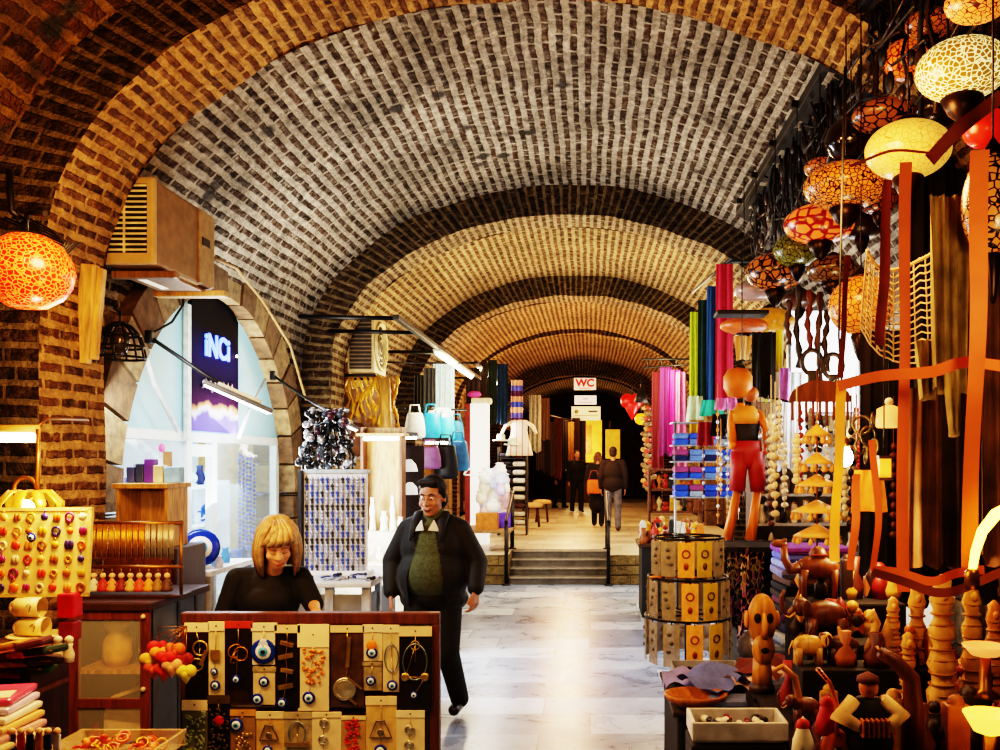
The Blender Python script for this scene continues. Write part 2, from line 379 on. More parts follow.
def side_wall(name, X, L_, y0=-1.2, y1=33.6):
    ny = int((y1-y0)/.1); nz = 29
    def fn(u, v):
        y = y0+(y1-y0)*u; z = 2.9*v; return V(X+noise.noise(Vector((X, y*1.5, z*1.5)))*.03*(1-v), y, z)
    o = MB().sheet(fn, ny, nz, sm=True, skip=lambda u, v: in_arch(L_, y0+(y1-y0)*u, 2.9*v)).build(name, PLAST)
    setuv(o, lambda p, c: (c.y, c.z)); return struct(o)
side_wall('wall_left', WL, ARCH_L); side_wall('wall_right', WR, ARCH_R)
STONE = M('#7d6645', .85, n=.5, s=14, bump=.9)
STONE2 = M('#5d452b', .85, n=.5, s=14, bump=.9)
def wall_arch(name, X, sgn, yc, r, zs, floor_z=0., w=.33, proud=.1, deep=.3):
    """ring of dressed stones round an opening in a side wall"""
    m = MB(); nv = max(9, int(PI*r/.3)); g = .012
    rnd = random.Random(name)
    for i in range(nv):
        a0 = PI*i/nv+g/r; a1 = PI*(i+1)/nv-g/r; ww = w*(1+.12*rnd.random()); pr = proud+.02*rnd.random()
        vs = []
        for xx in (X+sgn*pr, X-sgn*deep):
            for k in range(4):
                a = a0+(a1-a0)*k/3
                for q in (r, r+ww): vs.append(V(xx, yc+q*math.cos(a), zs+q*math.sin(a)))
        fs = []
        for b in (0, 8):
            for k in range(3): fs.append((b+2*k, b+2*k+1, b+2*k+3, b+2*k+2))
        for k in range(3):
            fs.append((2*k, 2*k+2, 8+2*k+2, 8+2*k)); fs.append((2*k+1, 8+2*k+1, 8+2*k+3, 2*k+3))
        fs.append((0, 8, 9, 1)); fs.append((6, 7, 15, 14))
        m.add(vs, fs, mi=i % 2)
    z = floor_z
    while z < zs-.02:
        h = min(.24+.14*rnd.random(), zs-z)
        for sd in (-1, 1):
            ww = w*(1+.2*rnd.random()); m.box((X+sgn*(proud-deep)/2, yc+sd*(r+ww/2), z+h/2), (proud+deep, ww, h-.014), bev=.012, mi=int(rnd.random()*2))
        z += h
    return struct(m.build(name, [STONE, STONE2]))
for i, (yc, r, zs) in enumerate(ARCH_L): wall_arch('trim_%d' % (11+i), WL, 1, yc, r, zs, 0 if i == 0 else .45)
for i, (yc, r, zs) in enumerate(ARCH_R): wall_arch('trim_%d' % (21+i), WR, -1, yc, r, zs, 0 if i == 0 else .45)

# floor, platform and steps
MARB = floor_mat('marble', .95, .48, hexc('#465268'), hexc('#74849e'), hexc('#b6c2d4'), .17)
PLATM = floor_mat('platform_stone', .8, .6, hexc('#7a6c58'), hexc('#a8977c'), hexc('#d0c2a6'), .22)
def flat(name, x0, x1, y0, y1, z, mat):
    o = MB().add([(x0, y0, z), (x1, y0, z), (x1, y1, z), (x0, y1, z)], [(0, 1, 2, 3)]).build(name, mat)
    setuv(o, lambda p, c: (c.x, c.y)); return struct(o)
flat('floor', -7, 6.5, -1.2, 14.8, 0, MARB)
PZ = .45; SX0, SX1, SY0, SY1 = -1.25, .3, 13.7, 14.65
m = MB()
for x0, x1, y0, y1 in ((-7, SX0, SY0, 34), (SX1, 6.5, SY0, 34), (SX0, SX1, SY1, 34)):
    m.add([(x0, y0, PZ), (x1, y0, PZ), (x1, y1, PZ), (x0, y1, PZ)], [(0, 1, 2, 3)])
o = m.build('floor.001', PLATM); setuv(o, lambda p, c: (c.x, c.y)); struct(o)
# rough faced front of the platform in three courses
FRONT = brick_mat('platform_front', hexc('#8d7a55'), hexc('#a58e62'), hexc('#5b4a32'), .7, .15, .012, .02, .8, grime=.5)
m = MB()
for x0, x1 in ((-3.3, SX0), (SX1, 2.8)): m.add([(x0, SY0, 0), (x1, SY0, 0), (x1, SY0, PZ), (x0, SY0, PZ)], [(0, 1, 2, 3)])
for x in (SX0, SX1): m.add([(x, SY0, 0), (x, SY1, 0), (x, SY1, PZ), (x, SY0, PZ)], [(0, 1, 2, 3)])
o = m.build('trim_31', FRONT); setuv(o, lambda p, c: (c.x+c.y, c.z)); struct(o)
STEPM = M('#5a5550', .75, n=.35, s=7, bump=.4); NOSE = M('#8d867a', .6, n=.2)
m = MB()
for i in range(4):
    y = SY0+.02+i*.235; h = PZ*(i+1)/4
    m.box((SX0/2+SX1/2, (y+SY1)/2, h/2), (SX1-SX0-.01, SY1-y, h), bev=.006)
    m.box((SX0/2+SX1/2, y+.005, h-.012), (SX1-SX0-.02, .03, .02), bev=.004, mi=1)
struct(m.build('step_floor', [STEPM, NOSE]))
# end wall with a dim arch
ENDM = brick_mat('end_brick', hexc('#2a180d'), hexc('#3b2414'), hexc('#59452c'), .3, .12, .02, .03, .8)
o = MB().add([(-3.6, 33.5, 0), (3.1, 33.5, 0), (3.1, 33.5, 5.2), (-3.6, 33.5, 5.2)], [(0, 1, 2, 3)]).build('wall_back', ENDM); setuv(o, lambda p, c: (c.x, c.z)); struct(o)
# recesses behind the arches
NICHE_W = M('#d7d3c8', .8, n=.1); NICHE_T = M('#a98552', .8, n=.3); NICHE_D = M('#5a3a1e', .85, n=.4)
def niche(name, X, sgn, yc, r, fz, mat, depth=1.6, top=3.35, pad=.25):
    y0, y1, xa, xb = yc-r-pad, yc+r+pad, X-sgn*.12, X-sgn*depth
    vs = [(xa, y0, fz), (xb, y0, fz), (xb, y1, fz), (xa, y1, fz), (xa, y0, top), (xb, y0, top), (xb, y1, top), (xa, y1, top)]
    return struct(MB().add(vs, [(0, 1, 5, 4), (1, 2, 6, 5), (2, 3, 7, 6), (4, 5, 6, 7), (0, 3, 2, 1)]).build(name, mat))
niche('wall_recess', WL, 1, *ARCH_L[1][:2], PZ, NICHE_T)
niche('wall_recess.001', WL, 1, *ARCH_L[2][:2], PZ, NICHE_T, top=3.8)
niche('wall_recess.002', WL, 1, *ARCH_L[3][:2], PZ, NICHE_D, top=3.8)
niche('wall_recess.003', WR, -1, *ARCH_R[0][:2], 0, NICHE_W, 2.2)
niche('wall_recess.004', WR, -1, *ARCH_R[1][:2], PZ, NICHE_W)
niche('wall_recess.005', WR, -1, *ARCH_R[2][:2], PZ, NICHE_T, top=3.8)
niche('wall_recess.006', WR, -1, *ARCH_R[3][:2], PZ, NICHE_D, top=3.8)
# the lit shop behind the large arch: white room, pale cyan tympanum, white posts and glass
SHOPW = M('#e8eef0', .7, n=.05, bump=0)
vs = [(-3.5, 5.4, 0), (-6., 5.4, 0), (-6., 11.6, 0), (-3.5, 11.6, 0), (-3.5, 5.4, 3.0), (-6., 5.4, 3.0), (-6., 11.6, 3.0), (-3.5, 11.6, 3.0)]
struct(MB().add(vs, [(0, 1, 5, 4), (1, 2, 6, 5), (2, 3, 7, 6), (4, 5, 6, 7)]).build('wall_shop', SHOPW))
yc, r, zs = ARCH_L[0]; TZ = 2.12
poly = []
for i in range(41):
    a = PI*i/40; y = (r+.12)*math.cos(a); z = zs+(r+.12)*math.sin(a)
    if z > TZ: poly.append((y, z))
hw = math.sqrt((r+.12)**2-(TZ-zs)**2); poly = [(hw, TZ)]+poly+[(-hw, TZ)]
CYAN = M('#93cbd8', .5, n=.06, s=2, bump=0)
mt = Matrix.Translation((WL-.06, yc, 0)) @ Matrix.Rotation(R(90), 4, 'Z')
struct(MB().prism(poly, .03, mt).build('trim_41', CYAN))
GLASS = M('#dff2f5', .05, n=0, bump=0, alpha=.18)
w1 = bpy.data.objects.new('window_1', None); col.objects.link(w1); struct(w1); w1.location = (WL-.08, yc, 0)
m = MB()
for y in (-1.72, -.38, .12, 1.68): m.box((0, y, 1.06), (.07, .09, 2.12), bev=.008)
m.box((0, 0, 2.09), (.08, 3.5, .08), bev=.008); m.box((0, -.13, 1.98), (.06, .5, .1), bev=.008)
m.build('window_frame', M('#d9e6e4', .4, n=.06, bump=0), w1)
MB().box((0, .9, 1.05), (.008, 1.5, 2.0)).build('window_pane', GLASS, w1)
MB().box((0, -1.05, 1.05), (.008, 1.3, 2.0)).build('window_pane', GLASS, w1)
# ------------------------------------------------------------------ camera, sky, lamps
cam = bpy.data.cameras.new('camera'); co = bpy.data.objects.new('camera', cam); col.objects.link(co)
co.location = (0, 0, H); co.rotation_euler = (R(90), 0, 0)
cam.sensor_width = 36; cam.lens = F*36/1000; cam.shift_x = (500-CX)/1000; cam.shift_y = (CY-375)/1000; cam.clip_start = .05; cam.clip_end = 200
sc.camera = co
w = bpy.data.worlds.new('world'); sc.world = w; w.use_nodes = True
bg = w.node_tree.nodes['Background']; bg.inputs[0].default_value = (1., .72, .5, 1); bg.inputs[1].default_value = .05
sc.view_settings.view_transform = 'Filmic'; sc.view_settings.look = 'Very High Contrast'; sc.view_settings.exposure = .4
WARM, ORNG, COOL, NEUT, YEL = (1, .66, .34), (1, .5, .17), (.74, .9, 1), (1, .93, .85), (1, .74, .38)
def point(loc, e, c, rad=.06):
    l = bpy.data.lights.new('point_light', 'POINT'); l.energy = e; l.color = c; l.shadow_soft_size = rad
    o = bpy.data.objects.new('point_light', l); col.objects.link(o); o.location = loc; return o
def area(loc, look, e, c, sx, sy):
    l = bpy.data.lights.new('area_light', 'AREA'); l.shape = 'RECTANGLE'; l.size = sx; l.size_y = sy; l.energy = e; l.color = c
    o = bpy.data.objects.new('area_light', l); col.objects.link(o); o.location = loc
    o.rotation_euler = (Vector(look)-Vector(loc)).to_track_quat('-Z', 'Y').to_euler(); return o
# shop behind the big arch
area((-4.6, 8.4, 2.85), (-4.6, 8.4, 0), 105, COOL, 2., 4.5)
area((-2.75, 7.7, 2.0), (-3.4, 7.7, 2.7), 22, (.8, .93, 1), .3, 2.6)
area((-3.0, 8.0, 1.7), (2.2, 8.8, 4.2), 215, NEUT, .6, 2.)       # spill of the shop on the vault
area((-2.9, 8.2, 2.2), (0, 8., 0), 60, (.74, .86, 1), .6, 2.)   # and on the floor
area((-2.85, 5.7, 2.5), (-1.9, 6.85, 1.3), 30, (.86, .94, 1), .3, .6)  # added cool fill aimed at the charm panel, no fixture of its own
# right-hand shop
area((4., 8.1, 3.1), (4, 8.1, 0), 150, NEUT, 1.4, 2.4)
area((3.4, 12.75, 3.1), (3.4, 12.75, 0), 120, NEUT, 1., 2.)
area((2.5, 8.8, 2.3), (.4, 8, 5), 22, (1, .95, .95), .5, 2.)
# bays beyond
point((-1.7, 12., 2.9), 120, YEL, .15); point((.9, 12.6, 3.2), 95, YEL, .2); point((-.4, 13.6, 3.0), 60, (1, .8, .5), .3)
point((-1.55, 13.4, 2.1), 30, NEUT, .15)
for y, e in ((17.5, 190), (21., 170), (25., 90)): point((-.5, y, 2.9), e, (1, .46, .2), .3)
point((-1.9, 17., 2.4), 60, NEUT, .2); point((1.5, 16., 2.4), 60, NEUT, .2); point((-1.9, 21., 2.4), 40, YEL, .2); point((1.5, 20.5, 2.4), 40, YEL, .2)
for X, s_ in ((WL-.7, 1), (WR+.7, -1)):
    for yc in (12.75, 18.2, 23.2): point((X, yc, 2.7), 45, NEUT if yc < 15 else WARM, .15)
point((-.3, 30.2, 2.4), 50, YEL, .2)
# near stalls
point((-2.15, 3.75, 1.9), 30, WARM, .05); point((-2.3, 4.1, 2.35), 14, ORNG, .15)
point((-1.6, 3.1, 2.9), 150, ORNG, .2)
point((.9, 3.6, 3.1), 70, ORNG, .2); point((1.25, 2.2, 2.4), 17, WARM, .1)
point((-.6, 2.9, 1.75), 12, (1, .7, .4), .12)                   # added warm light over the keychain stand, no lamp built for it
point((1.05, 3.4, 1.65), 8, WARM, .05)
point((1.5, 5.2, 2.2), 12, WARM, .08); point((1.6, 6.2, 2.3), 14, (1, .95, .9), .1); point((.75, 2.7, 1.75), 3, WARM, .06)  # among these, added fills for the trinket shelves and the carving table
# ------------------------------------------------------------------ people
def capsule(m, p0, p1, r0, r1, n=14):
    p0, p1 = Vector(p0), Vector(p1); d = (p1-p0); ln = d.length
    q = Vector((0, 0, 1)).rotation_difference(d).to_matrix() if ln > 1e-6 else Matrix.Identity(3)
    pr = []
    for i in range(6): a = -PI/2+PI/2*i/5; pr.append((max(1e-5, r0*math.cos(a)), r0*math.sin(a)))
    for i in range(6): a = PI/2*i/5; pr.append((max(1e-5, r1*math.cos(a)), ln+r1*math.sin(a)))
    m.lathe(pr, n, p0, 0, q)
def blob(name, prims, mat, parent=None, voxel=.01, it=4, cut=None):
    """one continuous skin grown over tapered limbs"""
    m = MB()
    for p in prims:
        if p[0] == 'c': capsule(m, *p[1:])
        else: m.ell(p[1], p[2], 18, 12, rot=p[3] if len(p) > 3 else None)
    o = m.build('tmp', mat)
    a = o.modifiers.new('r', 'REMESH'); a.mode = 'VOXEL'; a.voxel_size = voxel; a.use_smooth_shade = True
    b = o.modifiers.new('s', 'SMOOTH'); b.factor = .5; b.iterations = it
    dg = bpy.context.evaluated_depsgraph_get(); me = bpy.data.meshes.new_from_object(o.evaluated_get(dg)); bpy.data.objects.remove(o)
    if cut:
        bm = bmesh.new(); bm.from_mesh(me)
        bmesh.ops.delete(bm, geom=[f for f in bm.faces if cut(f.calc_center_median())], context='FACES'); bm.to_mesh(me); bm.free()
    for p in me.polygons: p.use_smooth = True
    o = bpy.data.objects.new(name, me); col.objects.link(o); o.parent = parent
    return o
def hand(w, d, side, palm_n, curl=.5, k=1.):
    """palm, four unequal bent fingers and a thumb from the palm's side; w wrist, d direction, side = thumb side"""
    w, d, s, n = Vector(w), Vector(d).normalized(), Vector(side).normalized(), Vector(palm_n).normalized()
    pr = []
    for i, o in enumerate((-.03, -.01, .01, .03)): pr.append(('c', w+s*o*.6*k, w+d*.085*k+s*o*k, .015*k, .0125*k))
    for i, (o, l) in enumerate(((.034, .068), (.012, .078), (-.011, .072), (-.033, .055))):
        a = w+d*.088*k+s*o*k; e1 = (d*math.cos(curl*.6)+n*math.sin(curl*.6)).normalized(); e2 = (d*math.cos(curl*1.6)+n*math.sin(curl*1.6)).normalized(); e3 = (d*math.cos(curl*2.5)+n*math.sin(curl*2.5)).normalized()
        b = a+e1*l*.45*k; c = b+e2*l*.32*k; e = c+e3*l*.25*k
        pr += [('c', a-d*.01*k, b, .0098*k, .0088*k), ('c', b, c, .0088*k, .0082*k), ('c', c, e, .0082*k, .0072*k)]
    t0 = w+d*.03*k+s*.03*k; t1 = t0+(d*.7+s*.65+n*.25).normalized()*.04*k; t2 = t1+(d*.95+s*.12+n*.3).normalized()*.032*k
    pr += [('c', w+d*.012*k, t0, .016*k, .0145*k), ('c', t0, t1, .0135*k, .0105*k), ('c', t1, t2, .0105*k, .0085*k)]
    return pr
def headprims(c, tilt, k=1., nose=1.):
    """c = centre of the skull, tilt = rotation matrix; face looks to -y"""
    P = lambda x, y, z: Vector(c)+tilt @ (Vector((x, y, z))*k)
    pr = [('e', P(0, .01, .03), (.077*k, .098*k, .098*k), tilt), ('e', P(0, -.018, -.04), (.063*k, .075*k, .085*k), tilt),
          ('e', P(0, -.055, -.098), (.034*k, .028*k, .022*k), tilt), ('e', P(0, -.075, .03), (.058*k, .022*k, .016*k), tilt)]
    pr += [('c', P(0, -.088, .012), P(0, -.112*nose, -.03), .009*k, .0135*k)]
    for s in (-1, 1):
        pr += [('e', P(s*.014, -.098, -.033), (.011*k, .012*k, .009*k), tilt), ('e', P(s*.04, -.06, -.03), (.026*k, .026*k, .024*k), tilt),
               ('e', P(s*.079, .012, -.005), (.011*k, .02*k, .032*k), tilt)]
    pr += [('e', P(0, -.088, -.064), (.025*k, .012*k, .006*k), tilt), ('e', P(0, -.086, -.075), (.021*k, .012*k, .007*k), tilt)]
    return pr, P
def face_bits(P, tilt, root, lip, k=1., brow='#2a1a10', closed=False, smile=.004):
    for s in (-1, 1):
        if not closed:
            e = MB().ell(P(s*.031, -.083, .004), (.0125*k, .0085*k, .0085*k), 12, 8, 0, tilt).build('eye', M('#d8cfc4', .3, n=0), root); MB().ell(P(s*.031, -.0905, .003), (.0062*k, .003*k, .0062*k), 10, 6, 0, tilt).build('iris', M('#1c120c', .2, n=0), e)
        else:
            MB().tube([P(s*.017, -.091, -.001), P(s*.031, -.094, -.005), P(s*.045, -.086, -.001)], .0022*k, 6).build('eyelid', M('#3a2016', n=0), root)
        MB().tube([P(s*.014, -.098, .027), P(s*.032, -.099, .034), P(s*.05, -.085, .026)], [.003*k, .0045*k, .002*k], 6).build('eyebrow', M(brow, .8, n=0), root)
    MB().tube([P(-.028, -.09, -.068+smile), P(-.012, -.1, -.0705), P(.012, -.1, -.0705), P(.028, -.09, -.068+smile)], [.0025*k, .005*k, .005*k, .0025*k], 6).build('mouth', M(lip, .5, n=.1), root)

SKIN = M('#a8755a', .5, n=.12, s=18, bump=.05); SKIN2 = M('#d59a74', .5, n=.1, s=18, bump=.05)
# --- the stallholder walking up the aisle
root = thing('person', 'stout man in open black jacket and olive jumper walking up the aisle, smiling', 'person', ((433-CX)/F*6.5, 6.5, 0), R(-8))
T = rot3(6, 0, -4); hc = (0.0, -.02, 1.632)
pr, P = headprims(hc, T, 1.12)
arms = {-1: [(-.205, .03, 1.4), (-.32, .05, 1.16), (-.30, -.04, .945)], 1: [(.205, .03, 1.4), (.315, .05, 1.16), (.335, -.07, .985)]}
body = pr+[('c', (0, .02, 1.44), (0, .0, 1.58), .066, .062), ('e', (0, .02, 1.25), (.19, .13, .25)), ('e', (0, -.01, 1.04), (.19, .15, .2)), ('c', (-.18, .03, 1.38), (.18, .03, 1.38), .045, .045)]
for s in (-1, 1):
    a, b, c = arms[s]; body += [('c', a, b, .042, .042), ('c', b, c, .043, .03)]
    body += hand(Vector(c)+(Vector(c)-Vector(b)).normalized()*.02, (Vector(c)-Vector(b))+Vector((0, -.02, -.1)), (-s*.4, -1, 0), (-s, .2, 0), .55, 1.05)
legs = {-1: [(-.1, .02, .93), (-.12, -.13, .5), (-.12, -.14, .09)], 1: [(.1, .02, .93), (.12, -.03, .52), (.14, .2, .13)]}
for s in (-1, 1):
    a, b, c = legs[s]; body += [('c', a, b, .085, .058), ('c', b, c, .055, .04)]
blob('body', body, SKIN, root, .0085, 3)
face_bits(P, T, root, '#6d2f26', 1.12, smile=.008)
hairp = [('e', P(0, .022, .052), (.098, .114, .108), T), ('e', P(0, .07, -.02), (.09, .062, .085), T), ('c', P(-.05, -.055, .1), P(.045, -.06, .105), .026, .028)]
for s in (-1, 1): hairp += [('c', P(s*.082, -.01, .05), P(s*.084, .0, .0), .016, .012)]
blob('hair', hairp, M('#17100c', .75, n=.4, s=60), root, .008, 2, cut=lambda c: (c-P(0, 0, 0)).dot(T @ Vector((0, -1, 0))) > .05 and (c-P(0, 0, 0)).dot(T @ Vector((0, 0, 1))) < .078)
JUMP = M('#4a5238', .9, n=.3, s=60, bump=.4); JACK = M('#0c0b0c', .7, n=.4, s=9, bump=.5, sheen=.1)
blob('jumper', [('e', (0, -.005, 1.25), (.205, .155, .235)), ('e', (0, -.03, 1.09), (.215, .18, .2)), ('c', (-.15, .03, 1.39), (.15, .03, 1.39), .055, .055), ('c', (0, .02, 1.44), (0, .015, 1.5), .09, .082)], JUMP, root, .01, 4)
jk = [('e', (0, .02, 1.27), (.245, .18, .24)), ('e', (0, .0, 1.06), (.262, .215, .25)), ('c', (-.2, .035, 1.405), (0, .04, 1.47), .07, .085), ('c', (.2, .035, 1.405), (0, .04, 1.47), .07, .085), ('e', (0, .03, .9), (.255, .2, .12)), ('e', (0, .05, 1.5), (.115, .1, .045))]
for s in (-1, 1):
    a, b, c = arms[s]; c2 = Vector(c)-(Vector(c)-Vector(b))*.05; jk += [('c', a, b, .07, .08), ('c', b, c2, .078, .06)]
def jcut(c):
    w = .03+.1*max(0, min(1, (1.5-c.z)/.42)) if c.z > .98 else .13+.06*(0.98-c.z)
    return (c.y < -.03 and abs(c.x) < w and c.z > .7) or c.z < .82 and abs(c.x) < .27 or (c.z > 1.53)
blob('jacket', jk, JACK, root, .01, 3, cut=jcut)
for s in (-1, 1):   # turned-down collar of the jacket, shirt collar points
    MB().tube([V(s*.085, .06, 1.535), V(s*.105, -.02, 1.52), V(s*.1, -.11, 1.45), V(s*.115, -.165, 1.33)], [.02, .03, .034, .012], 8, flat=.45).build('jacket_collar', JACK, root)
    MB().add([V(s*.015, -.155, 1.405), V(s*.045, -.115, 1.475), V(s*.095, -.125, 1.395)], [(0, 1, 2)]).add([V(s*.015, -.165, 1.405), V(s*.045, -.125, 1.475), V(s*.095, -.135, 1.395)], [(0, 1, 2)]).build('shirt_collar', M('#d6d3c8', .8, n=.1), root)
tr = [('e', (0, .0, .93), (.185, .15, .12))]
for s in (-1, 1):
    a, b, c = legs[s]; tr += [('c', a, b, .115, .085), ('c', b, c, .084, .07)]
blob('trousers', tr, M('#15130f', .85, n=.3), root, .012, 3)
MB().torus((0, -.005, 1.0), .19, .016, sx=1., sy=.86, n=28, k=8).build('belt', M('#1a0f08', .4), root)
for s, y, z in ((-1, -.14, 0), (1, .2, .04)):
    q = rot3(-28 if s > 0 else 0, 0, 0)
    blob('shoe', [('c', V(s*.125, y+.05, z+.05), V(s*.135, y-.13, z+.04), .05, .043), ('e', V(s*.125, y+.05, z+.09), (.048, .055, .06))], M('#120d0a', .35), root, .012, 2)

# --- woman bending over her goods behind the keychain stand
root = thing('person', 'blonde woman in black top bending over goods behind the keychain stand', 'person', ((268-CX)/F*4.95, 4.95, 0), R(14))
T = rot3(26, -3, 8); hc = (.06, -.12, 1.445)
pr, P = headprims(hc, T, .98, .95)
body = pr+[('c', (.02, .03, 1.27), (.05, -.07, 1.37), .052, .05), ('e', (0, .05, 1.12), (.15, .11, .2)), ('e', (0, .1, .92), (.155, .12, .16)), ('c', (-.15, .05, 1.25), (.15, .05, 1.25), .05, .05)]
arms = {-1: [(-.165, .04, 1.245), (-.235, .04, 1.04), (-.17, -.13, .975)], 1: [(.165, .04, 1.245), (.24, -.01, 1.1), (.265, -.2, 1.09)]}
for s in (-1, 1):
    a, b, c = arms[s]; body += [('c', a, b, .045, .036), ('c', b, c, .035, .024)]
    dd = Vector(c)-Vector(b); body += hand(Vector(c)+dd.normalized()*.015, dd+Vector((-s*.03, 0, -.03)), (-s, -.1, .1), (0, 0, -1), .45, .92)
for s in (-1, 1): body += [('c', (s*.085, .1, .86), (s*.095, .05, .47), .085, .056), ('c', (s*.095, .05, .47), (s*.095, .08, .09), .05, .036)]
blob('body', body, SKIN2, root, .0085, 3)
face_bits(P, T, root, '#8e3b34', .98, brow='#6b4a2c', closed=True)
HAIR = M('#b8946a', .6, n=.45, s=45, bump=.6)
rr = random.Random(14); hm = MB()
hm.ell(P(0, .026, .052), (.086*.98, .106*.98, .098*.98), 20, 14, 0, T)
for k in range(64):
    a = R(-128+256*k/63)+.05*(rr.random()-.5); sx, sy = math.sin(a), math.cos(a); fr = max(0, -sy); ln = .17+.03*rr.random(); q = .012*rr.random(); w_ = 1+.06*rr.random()
    pts = [P(.012*sx, .02-.05*fr, .152), P(.058*sx, .02+.062*sy-.02*fr, .132), P(.094*sx*w_, .02+.09*sy, .07), P((.1+q)*sx*w_, .022+.088*sy, .0), P((.108+q)*sx, .026+.085*sy, -.06), P((.1+q)*sx, .03+.08*sy, -ln)]
    hm.tube(pts, [.011, .015, .017, .018, .018, .006], 6, mi=k % 3)
for k in range(13):
    u = -1+2*k/12; hm.tube([P(.01+.02*u, -.01, .155), P(.02+.045*u, -.075, .128), P(.012+.066*u, -.103+.02*u*u, .085), P(-.004+.082*u, -.098+.035*u*u, .045-.012*abs(u))], [.012, .015, .014, .005], 6, mi=k % 3)
ho = hm.build('hair', [HAIR, M('#9a7448', .6, n=.3, s=45), M('#cdb083', .6, n=.3, s=45)], root)
TOP = M('#08080a', .85, n=.4, s=20, bump=.3)
tp = [('e', (0, .05, 1.13), (.17, .135, .19)), ('e', (0, .09, .95), (.175, .145, .17)), ('c', (-.15, .05, 1.245), (.15, .05, 1.245), .065, .065), ('e', (0, -.05, 1.13), (.13, .08, .085))]
for s in (-1, 1):
    a, b, c = arms[s]; tp += [('c', a, b, .064, .056)]
    if s < 0: tp += [('c', b, Vector(b).lerp(Vector(c), .75), .053, .045)]
blob('top', tp, TOP, root, .009, 3)
tr = [('e', (0, .1, .88), (.17, .14, .12))]
for s in (-1, 1): tr += [('c', (s*.085, .1, .86), (s*.095, .05, .47), .098, .07), ('c', (s*.095, .05, .47), (s*.095, .08, .12), .07, .06)]
blob('trousers', tr, M('#16161c', .85), root, .012, 3)
for s in (-1, 1): blob('shoe', [('c', (s*.095, .12, .045), (s*.1, -.06, .035), .04, .035)], M('#0d0d0d', .4), root, .012, 2)

def walker(label, x, y, rz, coat, legsc, hairc, long_coat=False, sex=1, fz=PZ, k=1., step=.12, hat=None):
    root = thing('person', label, 'person', (x, y, fz+.012), R(rz), scale=k)
    pr, P = headprims((0, -.02, 1.6), rot3(0, 0, 0), 1.)
    body = pr+[('c', (0, .02, 1.42), (0, 0, 1.54), .058, .055), ('e', (0, .01, 1.2), (.17, .11, .25)), ('e', (0, .01, 1.0), (.165, .12, .15))]
    A = {s: [(s*.19, .02, 1.4), (s*.255, .04, 1.12), (s*.25, -.03*s-.03, .88)] for s in (-1, 1)}
    G = {s: [(s*.09, .01, .9), (s*.1, -s*step*.5-.02, .49), (s*.1, -s*step+.03, .08)] for s in (-1, 1)}
    for s in (-1, 1):
        a, b, c = A[s]; body += [('c', a, b, .05, .042), ('c', b, c, .04, .028)]+hand(Vector(c)+Vector((0, 0, -.02)), (0, -.02, -1), (0, -1, 0), (-s, 0, 0), .5)
        a, b, c = G[s]; body += [('c', a, b, .08, .055), ('c', b, c, .052, .038)]
    blob('body', body, SKIN, root, .014, 2)
    face_bits(P, rot3(0, 0, 0), root, '#6d2f26')
    hp = [('e', P(0, .03, .055), (.086, .1, .09)), ('e', P(0, .07, -.01), (.078, .05, .07))]
    if sex < 0: hp += [('c', P(-.06, .06, 0), P(-.06, .06, -.16), .05, .03), ('c', P(.06, .06, 0), P(.06, .06, -.16), .05, .03)]
    blob('hair', hp, M(hairc, .8), root, .012, 2, cut=lambda c: c.y < -.07 and c.z < 1.66)
    jk = [('e', (0, .015, 1.22), (.215, .155, .25)), ('e', (0, .015, .97), (.215, .165, .2)), ('c', (-.2, .02, 1.4), (.2, .02, 1.4), .07, .07)]
    if long_coat: jk += [('c', (0, .015, .9), (0, .015, .5), .19, .21)]
    for s in (-1, 1): a, b, c = A[s]; jk += [('c', a, b, .075, .068), ('c', b, Vector(b).lerp(Vector(c), .93), .066, .055)]
    blob('jacket', jk, coat, root, .014, 3)
    tr = [('e', (0, .01, .88), (.165, .13, .11))]
    for s in (-1, 1): a, b, c = G[s]; tr += [('c', a, b, .1, .078), ('c', b, c, .076, .066)]
    blob('trousers', tr, legsc, root, .014, 3)
    for s in (-1, 1):
        a, b, c = G[s]; blob('shoe', [('c', V(c[0], c[1]+.05, .045), V(c[0], c[1]-.12, .038), .045, .04)], M('#1a0f0a', .4), root, .014, 2)
    return root
W_ = lambda px, Y: (px-CX)/F*Y
walker('man in dark brown jacket and grey trousers seen from behind, walking away on the platform', W_(613, 18.4), 18.4, 180, M('#1d120c', .85), M('#5c5c66', .9, n=.4), '#2a1a10', k=.985)
walker('woman in long black coat walking just ahead of the man in the brown jacket', W_(598, 19.6), 19.6, 172, M('#0c0a0a', .85), M('#0e0d12', .9), '#5a3a1e', True, -1, k=.93)
walker('dark figure standing by the yellow lit kiosk at the far end of the hall', W_(577, 25), 25, 20, M('#0d0a09', .9), M('#0b0a0c', .9), '#120c08', k=.98)
walker('farthest figure in a black coat beside the kiosk under the hanging signs', W_(560, 27.), 27., 60, M('#120d0a', .9), M('#0b0a0c', .9), '#120c08', True, k=.97)
hb = MB(); hb.tube([V(0, 0, .3), V(-.02, 0, .6), V(.0, 0, .85)], .012, 8); ho = thing('shoulder_bag', 'orange bag hanging at the shoulder of the woman in the long black coat', 'bag', (W_(594, 19.3), 19.3, PZ+.72))
MB().box((0, 0, .16), (.3, .12, .3), bev=.05).build('bag_body', M('#c8641a', .6), ho); MB().tube([V(-.12, 0, .3), V(-.06, 0, .5), V(.06, 0, .5), V(.12, 0, .3)], .012, 8).build('strap', M('#7a3a10', .6), ho)
